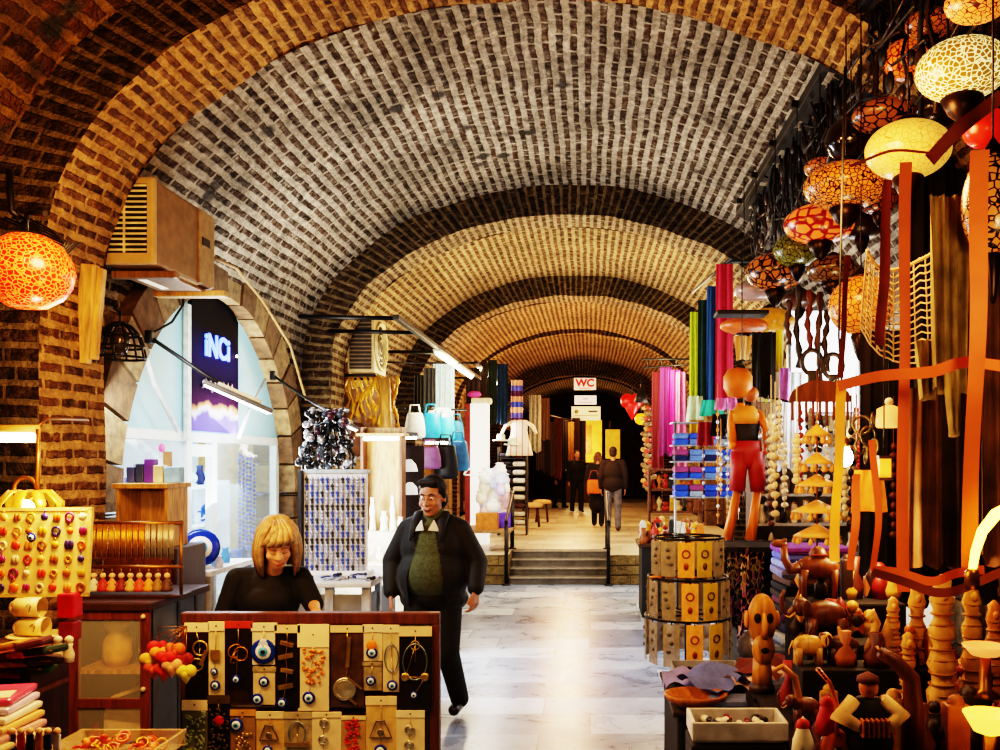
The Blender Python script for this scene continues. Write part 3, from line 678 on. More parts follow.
# ------------------------------------------------------------------ left: stall, shop front
def evil_eye(m, c, r, rot, mi=0, th=.006):
    """blue glass bead: blue, white, pale blue and black discs; needs mats [BLUE, WHITE, pale, black] from mi"""
    c = Vector(c); n = rot @ Vector((0, 0, 1))
    for k, (q, h) in enumerate(((1., th), (.66, th*1.5), (.42, th*1.9), (.2, th*2.3))):
        m.lathe([(r*q*.9, -h*.3), (r*q, h*.2), (r*q*.85, h)], 16, c, mi+k, rot)
EYE = [M('#12308e', .2, n=.1), M('#e8e8e4', .3, n=0), M('#4ba3d8', .3, n=0), M('#0a0a10', .2, n=0)]
FRONT_ = rot3(90, 0, 0)       # disc facing the camera side (-y)
SIDE_ = rot3(0, 90, 0)        # disc facing +x
# red globe lantern on an iron bracket
c = at(28, 272, 3.6)
t = thing('globe_lantern', 'glowing red-orange globe lantern hanging from the iron bracket on the near pier', 'lantern', c)
MB().lathe([(.02, .15), (.07, .142), (.125, .105), (.158, .05), (.17, 0), (.158, -.055), (.125, -.105), (.07, -.14), (.03, -.147)], 28).build('lamp_shade', crackle('#ff6a2a', '#e21d08', 55, 1.0, .1), t)
MB().tube([V(0, 0, .14), V(0, 0, .24)], .004).torus((0, 0, .15), .03, .006).build('cord', BLACK, t)
t = thing('iron_bracket', 'black iron bracket with twisted wires on the near pier above the red globe lantern', 'bracket', c+V(0, 0, .24))
m = MB(); m.tube([V(-.62, .9, .04), V(-.2, .3, .02), V(0, 0, .0), V(.1, -.05, -.02)], .012).build('arm', IRON, t)
MB().tube([V(-.14, .1, .2), V(-.13, .1, .03), V(-.1, .12, 0)], .014).build('upright', IRON, t)
m = MB()
for k in range(5): m.tube([V(-.1-.03*k, .15, .02), V(.02+.02*k, .12, -.04-.02*k), V(.09+.015*k, .1, -.1), V(.06-.02*k, .1, -.17-.02*k)], .004)
m.build('wire', BLACK, t)
# pale boards on the pier
for k, (px, hgt, lab) in enumerate(((86, .56, 'wider pale timber board fixed upright on the pier below the grey air conditioner'), (97, .52, 'narrow pale timber batten fixed beside the wider board on the pier'))):
    tag(MB().box((0, 0, 0), (.085-.04*k, .05, hgt), rot3(0, 5, 0), bev=.006).build('timber_board', wood('#c79a56'), loc=at(px, 314, 5.1+.03*k)), lab, 'board')
# air conditioner over the arch
t = thing('air_conditioner', 'boxy beige air conditioner with louvred end above the bright shop arch', 'air conditioner', (-2.83, 5.94, 3.1))
BEI = M('#b29260', .55, n=.15); BEID = M('#7a5a34', .6, n=.25)
MB().box((0, 0, .26), (.33, .86, .52), bev=.02).build('casing', BEID, t)
ff = MB().box((0, -.44, .26), (.35, .05, .53), bev=.015).build('front_frame', BEI, t)
m = MB(); m.box((0, -.462, .27), (.27, .012, .42), mi=1)
for k in range(13): m.box((0, -.47, .08+.0325*k), (.27, .014, .011), rot3(25, 0, 0))
m.box((0, -.474, .27), (.01, .01, .42)); m.build('grille', [M('#d8c49a', .5), M('#120d08', .8)], ff)
MB().box((.17, .3, .26), (.012, .24, .5), bev=.004).build('side_panel', M('#8f744c', .6), t)
MB().box((.178, .28, .3), (.006, .12, .06), bev=.003).build('name_plate', M('#1c1510', .4), t)
t = thing('wall_bracket', 'wooden shelf bracket carrying the beige air conditioner over the arch', 'bracket', (-2.83, 6., 3.09))
MB().box((.04, .3, -.03), (.5, .09, .045), bev=.008).build('rail', wood('#c79a56'), t); MB().box((.04, -.35, -.03), (.4, .07, .045), bev=.008).build('rail', wood('#7a5530'), t)
MB().box((.0, 0, -.012), (.3, .7, .02), bev=.004).build('board', wood('#8a6236'), t)
t = thing('light_panel', 'flat white lamp panel under the beige air conditioner', 'lamp', at(165, 276, 5.95)-V(0, 0, .02))
MB().box((0, 0, 0), (.26, .42, .03), rot3(0, -6, 0), bev=.006).build('housing', M('#d8cfb8', .5), t); MB().box((0, 0, -.018), (.22, .38, .008), rot3(0, -6, 0)).build('diffuser', M('#efe6cc', .4, em=.5), t)
# cage lamp
t = thing('cage_lamp', 'black iron bell-shaped cage lamp hanging at the pier under the air conditioner', 'lamp', at(120, 358, 5.3))
m = MB()
for k in range(14):
    a = 2*PI*k/14; m.tube([V(math.cos(a)*q, math.sin(a)*q, z) for q, z in ((.14, 0), (.128, .07), (.105, .14), (.06, .19), (.02, .205))], .006, 6)
m.build('cage', IRON, t); m = MB()
for q, z in ((.142, 0), (.13, .065), (.107, .135), (.03, .205)): m.torus((0, 0, z), q, .008, n=22)
m.build('hoop', IRON, t); MB().ell((0, 0, .1), (.055, .055, .08)).build('bulb', M('#3a2c1a', .2), t)
MB().tube([V(0, 0, .2), V(0, 0, .27), V(-.06, .05, .3)], .007).build('hook', IRON, t)
# floodlights on arms
def flood(p0, p1, rz, ln, label, k=1.):
    t = thing('floodlight', label, 'floodlight', p1); q = rot3(0, 24, rz); d = Vector(p0)-Vector(p1)
    MB().tube([d, d*.35, V(0, 0, .03)], .014*k).build('arm', BLACK, t); MB().box(d, (.05, .07, .09), bev=.01).build('mount', IRON, t)
    hs = MB().box((0, 0, 0), (ln, .17*k, .035), q, bev=.012).build('housing', M('#3a332b', .5), t)
    MB().box(q @ V(0, 0, .03), (ln*.62, .1*k, .03), q, bev=.008).build('ballast', M('#a28a68', .5), hs)
    MB().box(q @ V(0, 0, -.021), (ln*.92, .145*k, .008), q).build('lens', M('#f4fbff', .3, em=5., n=0), hs)
    return t
flood((-3.08, 6.3, 2.76), at(238, 397, 6.6), 22, .52, 'long-armed floodlight slanting across the front of the dark blue shop sign')
flood((-3.08, 8.75, 2.72), at(338, 420, 8.5), 22, .42, 'floodlight on the far springer of the bright arch above the white charm panel', .9)
tag(MB().tube([V(-3.14, 6.3, 2.72), V(-3.15, 6.5, 2.45), V(-3.16, 6.9, 2.12)], .018, 8).build('white_pole', M('#dfe6e4', .4)), 'white pole slanting down from the mount of the long-armed floodlight', 'pole')
tag(MB().tube([V(-3.14, 8.7, 2.68), V(-3.15, 8.3, 2.35), V(-3.16, 8.1, 2.1)], .014, 8).build('white_pole', M('#c9d4d4', .4)), 'thin white pole slanting from the far floodlight down to the shop door head', 'pole')
m = MB(); m.tube([at(184, 290, 6.6), at(183, 305, 6.55), at(172, 322, 6.5), at(155, 332, 6.4), at(146, 338, 6.3)], .009)
tag(m.build('black_cable', BLACK), 'black cable looping from the air conditioner bracket to the floodlight mount', 'cable')
m = MB(); m.tube([at(214, 258, 6.5), at(236, 268, 7.3), at(262, 300, 8.2), at(290, 345, 8.8), at(306, 400, 9.2)], .012)
tag(m.build('conduit_pipe', M('#8a6a40', .6)), 'pale conduit following the outer edge of the stone arch', 'pipe')
# shop sign
t = thing('shop_sign', 'tall dark blue shop sign with glowing letters in the bright arch', 'sign', (WL-.03, 7.76, 2.14))
SIGNM = newmat('sign_print'); m_, nt, b = SIGNM
tc = N(nt, 'TexCoord'); sp = N(nt, 'SeparateXYZ'); L(nt, tc.outputs['Object'], sp.inputs[0])
nz = N(nt, 'TexNoise', i_Scale=2.5, i_Distortion=1.5); L(nt, tc.outputs['Object'], nz.inputs['Vector'])
ma = N(nt, 'Math', operation='MULTIPLY_ADD'); ma.inputs[1].default_value = .22; L(nt, nz.outputs[0], ma.inputs[0]); L(nt, sp.outputs['Z'], ma.inputs[2])
rp = N(nt, 'ValToRGB'); e = rp.color_ramp.elements; e[0].position = .0; e[0].color = c4(hexc('#5b50b8')); e[1].position = 1.; e[1].color = c4(hexc('#07060c'))
for p, c in ((.22, '#6b5fc4'), (.27, '#e8e4f4'), (.31, '#d89a6a'), (.36, '#3a1a3c'), (.5, '#140c28'), (.75, '#15103a')): x = e.new(p); x.color = c4(hexc(c))
L(nt, ma.outputs[0], rp.inputs[0]); L(nt, rp.outputs[0], b.inputs['Base Color']); L(nt, rp.outputs[0], b.inputs['Emission Color']); b.inputs['Emission Strength'].default_value = .2; b.inputs['Roughness'].default_value = .7; b.inputs['Specular IOR Level'].default_value = .05
pl = [(-.48, .0), (.48, 0), (.48, 1.02), (.36, 1.1), (.2, 1.15), (0, 1.17), (-.2, 1.16), (-.36, 1.12), (-.48, 1.06)]
spn = MB().prism(pl, .04, Matrix.Rotation(R(90), 4, 'Z')).build('panel', m_, t)
text('iNCi', .27, 'lettering', M('#3a5aff', .4, em=6., n=0), spn, (.03, .0, .72), (R(90), 0, R(90)), .006, .006)
MB().lathe([(.001, .0), (.012, .004), (.012, .012)], 10, (.03, .4, .7), 0, SIDE_).build('lamp_reflection', M('#ffe0b0', em=12.), t)  # glowing dot paints a lamp's reflection on the sign
m = MB()
for k in range(7): m.tube([V(.03, -.3+.09*k, .36+.03*math.sin(k*2.)), V(.03, -.24+.09*k, .44), V(.03, -.2+.09*k, .37)], .008)
m.build('ornament', M('#8a6f7c', .5), t)
tag(MB().box((0, 0, 0), (.04, .06, 1.1), bev=.005).build('white_trim', M('#cfdcda', .5), loc=(WL-.02, 7.22, 2.6)), 'pale upright moulding along the near edge of the dark shop sign', 'moulding')
# shop display behind the posts
SHELF = M('#eef3f4', .4, n=.03)
t = thing('display_shelf', 'white shelving with blue ornaments behind the middle shop pane', 'shelf', (-3.75, 7.9, 0))
for z in (.6, .95, 1.3, 1.65): MB().box((0, 0, z), (.35, 2.1, .03), bev=.005).build('shelf', SHELF, t)
for y in (-1.03, 1.03): MB().box((0, y, .85), (.35, .03, 1.7), bev=.005).build('side_panel', SHELF, t)
BL = [M('#0f2aa8', .4), M('#1f55d0', .4), M('#0a1c70', .3), M('#5a9ad8', .4), M('#d4dcea', .5), M('#1a1a50', .5)]
rnd = random.Random(4); k = 0
for z in (.615, .965, 1.315, 1.665):
    for y in [7.05+.17*i for i in range(11)]:
        mm = BL[rnd.randrange(6)]; h = .08+.12*rnd.random(); r = .035+.025*rnd.random(); kind = rnd.randrange(3); m = MB()
        if kind == 0: m.lathe([(r*.6, 0), (r, h*.3), (r*.5, h*.75), (r*.6, h)], 12)
        elif kind == 1: m.box((0, 0, h/2), (r*2, r*2, h), bev=.008)
        else: m.lathe([(r, 0), (r, .01), (r*.2, .02), (r*.15, h*.4)], 12).ell((0, 0, h*.7), r)
        tag(m.build('ornament', mm, loc=(-3.72, y, z)), 'small blue or white ornament on the white shop shelving', 'ornament', 'ornaments on the shop shelving'); k += 1
for i in range(16):
    y = 9.3+.1*i; m = MB(); rr = random.Random(i)
    for j in range(22): m.ell((0, (rr.random()-.5)*.02, -.045*j), .02, 8, 5, mi=rr.choice((0, 0, 2, 2, 1)))
    m.tube([V(0, 0, .03), V(0, 0, -1.)], .003, 5, mi=4)
    tag(m.build('bead_strand', [BL[0], BL[1], BL[2], BL[3], BLACK], loc=(-3.62, y, 1.95-.02*(i % 3))), 'strand of shiny blue glass beads hanging behind the far shop pane', 'bead strand', 'blue bead strands in the shop window')
for i in range(9):
    tag(MB().lathe([(.05, 0), (.07, .05), (.075, .12), (.06, .13)], 12).build('blue_bowl', BL[i % 4], loc=(-3.75, 9.35+.17*i, .82)), 'small blue bowl on the low counter under the bead strands', 'bowl', 'blue bowls under the bead strands')
t = thing('shop_counter', 'white low counter under the blue bead strands inside the shop', 'counter', (-3.78, 10., 0)); MB().box((0, 0, .39), (.4, 1.9, .78), bev=.01).build('body', SHELF, t); MB().box((.0, 0, .8), (.46, 1.96, .03), bev=.006).build('top', SHELF, t)
# sticker and price card on the post
tag(MB().lathe([(.035, 0), (.03, .004)], 14, (0, 0, 0), 0, SIDE_, sy=1.6).build('pink_sticker', M('#e0489a', .5, n=0), loc=(WL+.0, 6.75, 1.99)), 'round pink sticker on the pale shop front near the brown price card', 'sticker')
tag(MB().box((0, 0, 0), (.006, .14, .13)).build('price_card', M('#9a6a34', .7), loc=(WL+.0, 6.84, 1.9)), 'brown price card stuck below the pink sticker on the shop front', 'card')
# dark wood cabinet behind the bracelet rack with open box on it
t = thing('wooden_cabinet', 'dark wooden cabinet standing against the wall behind the bracelet rack', 'cabinet', (-2.78, 5.72, 0))
MB().box((0, 0, .68), (.5, .42, 1.36), bev=.01).build('carcass', WOODD, t); dr = MB().box((0, -.215, .68), (.44, .012, 1.25), bev=.004).build('door', WOODM, t); MB().ell((.17, -.23, .75), .014).build('knob', BRASS, dr)
t = thing('open_box', 'open tan wooden box lying on its side on the dark wooden cabinet', 'box', (-2.76, 5.68, 1.36))
TAN = wood('#b98a4a')
for c_, d_, n_ in (((0, .14, .19), (.3, .02, .38), 'back_panel'), ((-.15, 0, .19), (.02, .28, .38), 'side_panel'), ((.15, 0, .19), (.02, .28, .38), 'side_panel'), ((0, 0, .38), (.34, .34, .03), 'top_panel'), ((0, 0, .012), (.3, .28, .02), 'bottom_panel')): MB().box(c_, d_, bev=.004).build(n_, TAN, t)
t = thing('red_pot', 'small red pot with a handle standing in the open tan box', 'pot', (-2.8, 5.62, 1.384)); MB().lathe([(.05, 0), (.06, .04), (.065, .12), (.058, .125), (.05, .05)], 16).build('body', RED, t); MB().torus((-.07, 0, .065), .03, .008, rot3(90, 0, 0)).build('handle', RED, t)
for k, (cc, h, w_) in enumerate((('#3a3f6a', .1, .05), ('#2c3550', .12, .05), ('#5a2f8a', .15, .06), ('#c9bc9a', .11, .06), ('#7fb0d8', .1, .1))):
    tag(MB().box((0, 0, h/2), (w_, .07, h), bev=.006).build('gift_box', M(cc, .5), loc=(-2.885+.058*k+(.03 if k == 4 else 0), 5.68, 1.757)), ['slate grey gift box', 'navy gift box', 'tall purple gift box', 'cream gift box', 'wide pale blue gift box'][k]+' in the row on top of the open tan box', 'box')
# big eye plate and table by the shop front
t = thing('eye_plate', 'large round blue evil-eye plate standing on the narrow white table', 'plate', at(200, 548, 6.1)); m = MB(); evil_eye(m, (0, 0, 0), .13, rot3(78, 0, 20), 0, .012); m.build('disc', EYE, t); MB().box((0, .03, -.13), (.1, .1, .02), bev=.005).build('foot', WHITE, t)
zt = at(200, 548, 6.1).z-.145
t = thing('narrow_table', 'narrow white table between the glass-fronted cabinet and the shop door', 'table', (-2.7, 6.4, 0)); MB().box((0, 0, zt-.02), (.34, .8, .04), bev=.008).build('top', M('#cfd2d4', .5), t)
for sx in (-1, 1):
    for sy in (-1, 1): MB().box((sx*.14, sy*.36, (zt-.04)/2), (.05, .05, zt-.04), bev=.005).build('leg', M('#9a9ea2', .5), t)
rr = random.Random(3)
for k in range(9):
    m = MB(); h = .06+.08*rr.random(); m.lathe([(.03, 0), (.035, h*.5), (.02, h*.8), (.025, h)], 12); tag(m.build('blue_vase', BL[k % 5], loc=(-2.83+.065*(k % 5), 6.2+.22*(k//5)+.1*rr.random(), zt)), 'little blue or white vase on the narrow white table', 'vase', 'little vases on the narrow white table')

# ---- glass-fronted wooden cabinet with the bracelet rack
CX0, CX1, CY0, CY1, CZ = -2.74, -2.31, 4.72, 5.42, 1.15
t = thing('glass_cabinet', 'brown wooden cabinet with glazed front and grey side holding gold pouches', 'cabinet', ((CX0+CX1)/2, (CY0+CY1)/2, 0))
hx, hy = (CX1-CX0)/2, (CY1-CY0)/2; REDW = wood('#6b2f16')
MB().box((0, 0, CZ-.02), (2*hx+.03, 2*hy+.03, .04), bev=.006).build('top', WOODD, t)
for sx in (-1, 1): MB().box((sx*(hx-.025), -hy+.02, (CZ-.04)/2), (.05, .04, CZ-.04), bev=.004).build('stile', REDW, t)
for z in (1.085, .62, .12): MB().box((0, -hy+.02, z), (2*hx-.1, .035, .05), bev=.004).build('rail', REDW, t)
MB().box((0, -hy+.012, .6), (2*hx-.1, .006, .95)).build('pane', M('#efe8d0', .05, n=0, bump=0, alpha=.12), t)
MB().box((hx-.006, 0, (CZ-.04)/2), (.012, 2*hy-.04, CZ-.04)).build('side_panel', M('#4c5159', .6, n=.3, s=6), t)
for y in (-.02, .2): MB().box((hx+.002, y, (CZ-.04)/2), (.01, .03, CZ-.04)).build('side_batten', M('#2a2c30', .5), t)
MB().box((0, hy-.01, (CZ-.04)/2), (2*hx, .02, CZ-.04)).build('back_panel', M('#7a5526', .7), t)
MB().box((-hx+.008, 0, (CZ-.04)/2), (.015, 2*hy-.05, CZ-.04)).build('side_panel', WOODD, t)
for z in (.78, .35): MB().box((0, .0, z), (2*hx-.04, 2*hy-.06, .02)).build('shelf', wood('#a5702f'), t)
for z in (1.08, .70): MB().ell((hx-.03, -hy-.008, z), .013).build('knob', M('#d8b98a', .3), t)
cx_, cy_ = (CX0+CX1)/2, (CY0+CY1)/2
GP = M('#d39a3a', .6, n=.4, s=10, bump=.5)
tag(MB().lathe([(.05, 0), (.075, .05), (.07, .13), (.045, .18), (.075, .24), (.05, .26)], 14, ripple=(5, .06)).build('gold_pouch', GP, loc=(cx_-.03, cy_-.2, .79)), 'gold cloth pouch tied at the waist on the upper shelf of the glass-fronted cabinet', 'pouch')
tag(MB().lathe([(.03, 0), (.05, .05), (.03, .12), (.045, .2), (.02, .22)], 12).build('patterned_vase', crackle('#3a2a12', '#b98a3a', 30, 0, .1), loc=(cx_+.1, cy_-.15, .79)), 'small patterned vase beside the gold pouch in the glass-fronted cabinet', 'vase')
tag(MB().box((0, 0, .11), (.22, .2, .22), rot3(0, 0, 8), bev=.03).build('cream_box', M('#d8b070', .7, n=.15), loc=(cx_+.03, cy_-.18, .36)), 'plump cream box on the lower shelf of the glass-fronted cabinet', 'box')
tag(MB().box((0, 0, .015), (.16, .05, .02), rot3(0, -20, 10), bev=.008).build('cream_strap', M('#c79d5f', .7), loc=(cx_+.02, cy_-.2, .63)), 'curved cream strap lying above the plump cream box', 'strap')
tag(MB().lathe([(.025, 0), (.03, .06), (.015, .1), (.02, .13)], 10).build('red_figurine', M('#b3341c', .5), loc=(cx_-.13, cy_-.24, .36)), 'small red figurine beside the plump cream box in the cabinet', 'figurine')
# bracelet rack on it
t = thing('bracelet_rack', 'two-tier brass rail rack hung with gold chains and dolls on the glass-fronted cabinet', 'rack', (cx_+.02, CY0+.2, CZ))
for sx in (-.26, .27): MB().tube([V(sx, 0, 0), V(sx, 0, .42)], .009).build('post', BRASS, t)
for z in (.405, .165): MB().tube([V(-.27, 0, z), V(.28, 0, z)], .011).build('rail', BRASS, t)
MB().box((0, .04, .008), (.56, .14, .016), bev=.004).build('base', WOODD, t)
for k, (c_, e_) in enumerate((('#c9963a', 0), ('#c2bba8', 0), ('#a8741f', 0))):
    pass
for k in range(15):
    x = cx_-.215+.033*k; m = MB(); rr = random.Random(k+50)
    for q in (-.008, 0, .008): m.tube([V(q, -.005, 0), V(q+.004*rr.random(), -.014, -.09), V(q, -.01, -.175-.02*rr.random())], .0055, 6)
    tag(m.build('gold_chain', GOLD if k < 10 else M('#b9a88a', .35, .8), loc=(x, CY0+.19, CZ+.40)), ('bundle of gold chain bracelets on the upper rail of the brass rack' if k < 10 else 'bundle of silvery chain bracelets at the cabinet side of the upper brass rail'), 'bracelet', 'gold chain bundles' if k < 10 else 'silvery chain bundles')
dc = ['#c8321c', '#d8c9a8', '#b02a1a', '#e08a4a', '#7a1f14', '#c9a25a', '#d8502a', '#e0902a', '#8a6a2a', '#5a3a1a']
dn = ['scarlet', 'white-bodied', 'crimson', 'peach', 'maroon', 'straw-coloured', 'vermilion', 'amber', 'olive brown', 'dark brown']
for k in range(10):
    m = MB(); m.ell((0, 0, -.04), .016, 10, 7, mi=1).lathe([(.005, -.05), (.03, -.11), (.026, -.125)], 12, mi=0).tube([V(0, 0, 0), V(0, 0, -.03)], .003, 5, mi=2)
    for s_ in (-1, 1): m.tube([V(0, 0, -.06), V(s_*.03, -.005, -.09)], .006, 6)
    tag(m.build('doll_charm', [M(dc[k], .6), M('#d8a878', .6), BRASS], loc=(cx_-.23+.05*k, CY0+.185, CZ+.16)), dn[k]+' doll charm hanging from the lower rail of the brass rack', 'charm')
# pierced lamp, tube lamp
c = at(30, 512, 3.9)
t = thing('brass_lamp', 'lit brass table lamp with curled petals in front of the near pier', 'lamp', c)
m = MB()
for k in range(9):
    a = 2*PI*k/9; m.tube([V(math.cos(a)*q, math.sin(a)*q, z) for q, z in ((.02, .09), (.08, .09), (.125, .04), (.13, -.01))], [.01, .022, .022, .006], 8, flat=.3)
m.build('shade', M('#c98f2a', .35, .6, em=.35), t); MB().ell((.0, -.03, .02), .035).build('bulb', M('#ffd890', em=40., n=0), t)
MB().tube([V(.03, 0, .09), V(.035, 0, .25), V(.035, 0, .36)], .009).build('stem', BRASS, t); MB().torus((-.02, 0, .1), .05, .009, rot3(90, 0, 0)).build('ring', BRASS, t)
MB().lathe([(.08, -.36), (.07, -.33), (.015, -.31), (.012, .05)], 16).build('base', BRASS, t)
t = thing('tube_lamp', 'lit white tube lamp above the brass petal lamp on the near pier', 'lamp', at(12, 437, 4.2)); MB().tube([V(-.25, 0, 0), V(.11, 0, 0)], .026, 10).build('tube', M('#fff0c8', em=12., n=0), t); MB().tube([V(-.25, 0, .035), V(.12, 0, .035)], .022, 8).build('housing', M('#9a7a3a', .5), t); MB().tube([V(.1, 0, .03), V(.1, .1, .09), V(.1, .45, .1)], .008).build('arm', BRASS, t)
# jewellery board with pinned charms
t = thing('jewellery_board', 'cream board propped at the pier, pinned with rows of colourful charms', 'board', at(36, 552, 3.75)); q = rot3(-6, 0, 4)
MB().box((0, 0, 0), (.42, .014, .35), q, bev=.004).build('panel', M('#e8cf82', .7, n=.1), t); m = MB()
for c_, d_ in (((0, 0, .178), (.44, .022, .014)), ((0, 0, -.178), (.44, .022, .014)), ((.213, 0, 0), (.014, .022, .36)), ((-.213, 0, 0), (.014, .022, .36))): m.box(q @ V(*c_), d_, q)
m.build('frame', M('#d9b96a', .6), t)
bc = at(36, 552, 3.75); cc = ['#d8481c', '#c89a2a', '#8a1f5a', '#e0a04a', '#3a2a6a', '#d8c49a', '#a8641c', '#e8721c']; cn = ['orange-red', 'mustard', 'plum', 'apricot', 'indigo', 'ivory', 'bronze', 'bright orange']
for i in range(8):
    for j in range(6):
        ci = (i*3+j*5) % 8; m = MB(); rr = random.Random(i*9+j); r = .015+.006*rr.random()
        if (i+j) % 3 == 0: m.torus((0, 0, 0), r*.8, .005, FRONT_, 14, 6).ell((0, 0, -r*.9), r*.45, 8, 6)
        elif (i+j) % 3 == 1: m.lathe([(.001, 0), (r, .003), (r*.6, .008), (.001, .009)], 12, (0, 0, 0), 0, FRONT_).tube([V(0, 0, r), V(0, 0, r*1.8)], .002, 5)
        else: m.ell((-r*.4, 0, 0), (r*.6, .007, r)).ell((r*.4, 0, 0), (r*.6, .007, r))
        tag(m.build('pinned_charm', M(cc[ci], .4, n=.2), loc=bc+q @ V(-.185+.053*i+.008*rr.random(), -.014, .145-.058*j)), cn[ci]+' charm pinned to the cream jewellery board', 'charm', cn[ci]+' charms on the jewellery board')
m = MB(); evil_eye(m, (0, 0, 0), .02, FRONT_, 0, .004); tag(m.build('eye_charm', EYE, loc=bc+q @ V(-.01, -.022, .06)), 'dark blue evil-eye charm pinned high on the cream jewellery board', 'charm')
# shelf with mugs, low table
t = thing('side_shelf', 'dark wooden stepped shelf below the jewellery board', 'shelf', (-2.47, 3.56, 0)); MB().box((0, .1, 1.135), (.56, .28, .03), bev=.005).build('top', WOODM, t); MB().box((0, .1, .98), (.56, .24, .02)).build('shelf', WOODM, t)
for sx in (-.26, .26): MB().box((sx, .1, .56), (.03, .26, 1.12)).build('side_panel', WOODD, t)
MB().box((0, .22, .56), (.5, .02, 1.1)).build('back_panel', WOODD, t)
CREAMC = M('#e6c985', .35, n=.08)
for k, (px, py, lab) in enumerate(((30, 607, 'cream mug lying on its side on top of the other cream mug'), (34, 627, 'cream mug lying under the other mug on the stepped shelf'))):
    t = thing('cream_mug', lab, 'mug', at(px, py, 3.72)); q = rot3(0, 90, 0)
    MB().lathe([(.03, -.055), (.04, -.05), (.042, .05), (.038, .05), (.036, -.04), (.001, -.045)], 18, (0, 0, 0), 0, q).build('body', CREAMC, t); MB().torus((-.05, -.012, -.0), .024, .0065, rot3(90, 0, 0), 14).build('handle', CREAMC, t)
    MB().tube([V(.01, -.043, .01), V(.02, -.043, .02), V(.03, -.043, .01), V(.022, -.0435, -.012)], .002, 5).build('drawn_face', M('#6a4a1a', n=0), t)
t = thing('plate_stack', 'cream plate under the two cream mugs', 'plate', at(36, 637, 3.72)-V(0, 0, .006)); MB().lathe([(.05, 0), (.1, .012), (.11, .016), (.1, .02), (.04, .01)], 20).build('plate', CREAMC, t)
tag(MB().box((0, 0, .05), (.07, .07, .1), bev=.008).build('red_box', M('#b5101c', .5), loc=at(70, 617, 3.72)), 'small red box beside the cream mugs, upper of the two', 'box')
tag(MB().box((0, 0, .04), (.06, .07, .08), bev=.008).build('red_box', M('#7a0d12', .5), loc=at(70, 640, 3.72)), 'dark red box below the bright red one next to the mugs', 'box')
for k in range(2):
    t = thing('white_figurine', ['white figurine nearer the red boxes on the stepped shelf', 'white figurine at the shelf edge beside the other white figurine'][k], 'figurine', at(58+11*k, 662, 3.66)); MB().lathe([(.018, 0), (.022, .03), (.012, .06), (.016, .075)], 12).build('body', M('#e0d0b0', .5), t); MB().ell((0, 0, .09), .017).build('head', M('#e0d0b0', .5), t)
pc = [('#b5321a', 'brick red'), ('#2f4a1c', 'moss green'), ('#d88a2a', 'ochre'), ('#3a1a10', 'dark brown'), ('#7a1f16', 'wine red'), ('#c9521c', 'rust'), ('#20301a', 'dark green'), ('#a8741f', 'mustard'), ('#4a1210', 'oxblood')]
for k, (c_, n_) in enumerate(pc):
    px, py = [(12, 672), (36, 668), (20, 662), (44, 660), (10, 655), (30, 653), (46, 650), (14, 645), (34, 643)][k]
    t = thing('cloth_purse', n_+' cloth purse in the pile on the stepped shelf below the mugs', 'purse', at(px, py, 3.6-.02*k)); MB().box((0, 0, 0), (.13, .1, .028), rot3(4-2*k, 3, k*13), bev=.013).build('body', M(c_, .8, n=.3, s=40), t); MB().tube([V(-.05, -.045, .006), V(0, -.05, .008), V(.05, -.045, .006)], .003).build('zip', BRASS, t)
t = thing('low_table', 'dark low table carrying packets and the glass tray at the stall front', 'table', (-2.15, 3.12, 0)); MB().box((0, 0, .79), (1.1, .75, .04), bev=.006).build('top', WOODD, t)
for sx in (-.5, .5):
    for sy in (-.33, .33): MB().box((sx, sy, .385), (.05, .05, .77)).build('leg', WOODD, t)
pk = [('#d9527a', 'pink'), ('#c9b8d8', 'lilac'), ('#e8dfc8', 'clear'), ('#d8b070', 'straw'), ('#cfa0a0', 'rose'), ('#e6d2a0', 'cream')]
for k, (c_, n_) in enumerate(pk):
    z = .815+.026*(5-k)
    t = thing('plastic_packet', n_+' plastic packet in the stack on the low table, '+['topmost', 'second from top', 'third from top', 'third from bottom', 'second from bottom', 'bottom'][k], 'packet', (-2.16+.014*k, 3.14-.012*k, z+.13))
    MB().box((0, 0, 0), (.34, .24, .024), rot3(0, 0, 12-4*k), bev=.011).build('sleeve', M(c_, .2, n=.2, s=8, alpha=1), t); MB().box(rot3(0, 0, 12-4*k) @ V(.12, -.05, .0125), (.06, .1, .003), rot3(0, 0, 20-4*k)).build('label_card', PAPER, t)
t = thing('dark_carton', 'dark carton under the stack of plastic packets', 'carton', (-2.14, 3.12, .812)); MB().box((0, 0, .06), (.4, .3, .12), bev=.006).build('body', M('#2a150c', .8, n=.5), t); MB().box((0, -.152, .06), (.3, .004, .06)).build('stripe', M('#8a2a18', .7), t)
tag(MB().box((0, 0, .004), (.09, .055, .004), rot3(0, 8, 24)).build('price_tag', M('#e8c060', .7, n=.05), loc=(-2.1, 3.06, 1.1)), 'yellow price tag lying on the packet stack', 'tag')
tag(MB().tube([V(0, 0, 0), V(.05, .01, .02), V(.09, 0, .005), V(.12, .02, .012)], [.012, .018, .014, .006]).build('orange_twist', M('#d8601c', .6), loc=(-2.21, 3.04, 1.105)), 'orange fabric twist lying across the packet stack', 'ornament')
for k in range(7):
    c_ = ['#d8c9b0', '#2a3a7a', '#c8321c', '#1a1a22', '#e0902a', '#3a4a8a', '#d8d0c8'][k]
    t = thing('magnet_doll', ['white', 'blue', 'red', 'black', 'amber', 'slate blue', 'pale grey'][k]+' little magnet doll in the front row on the low table edge', 'magnet', at(3+9*k, 742, 3.02)); MB().box((0, 0, 0), (.024, .012, .055), bev=.006).build('body', M(c_, .5), t); MB().ell((0, 0, .036), .012).build('head', M('#d8a878', .5), t)
c = at(117, 736, 3.3)
t = thing('glass_tray', 'clear tray heaped with orange jewellery on the low table corner', 'tray', (c.x, c.y, .81))
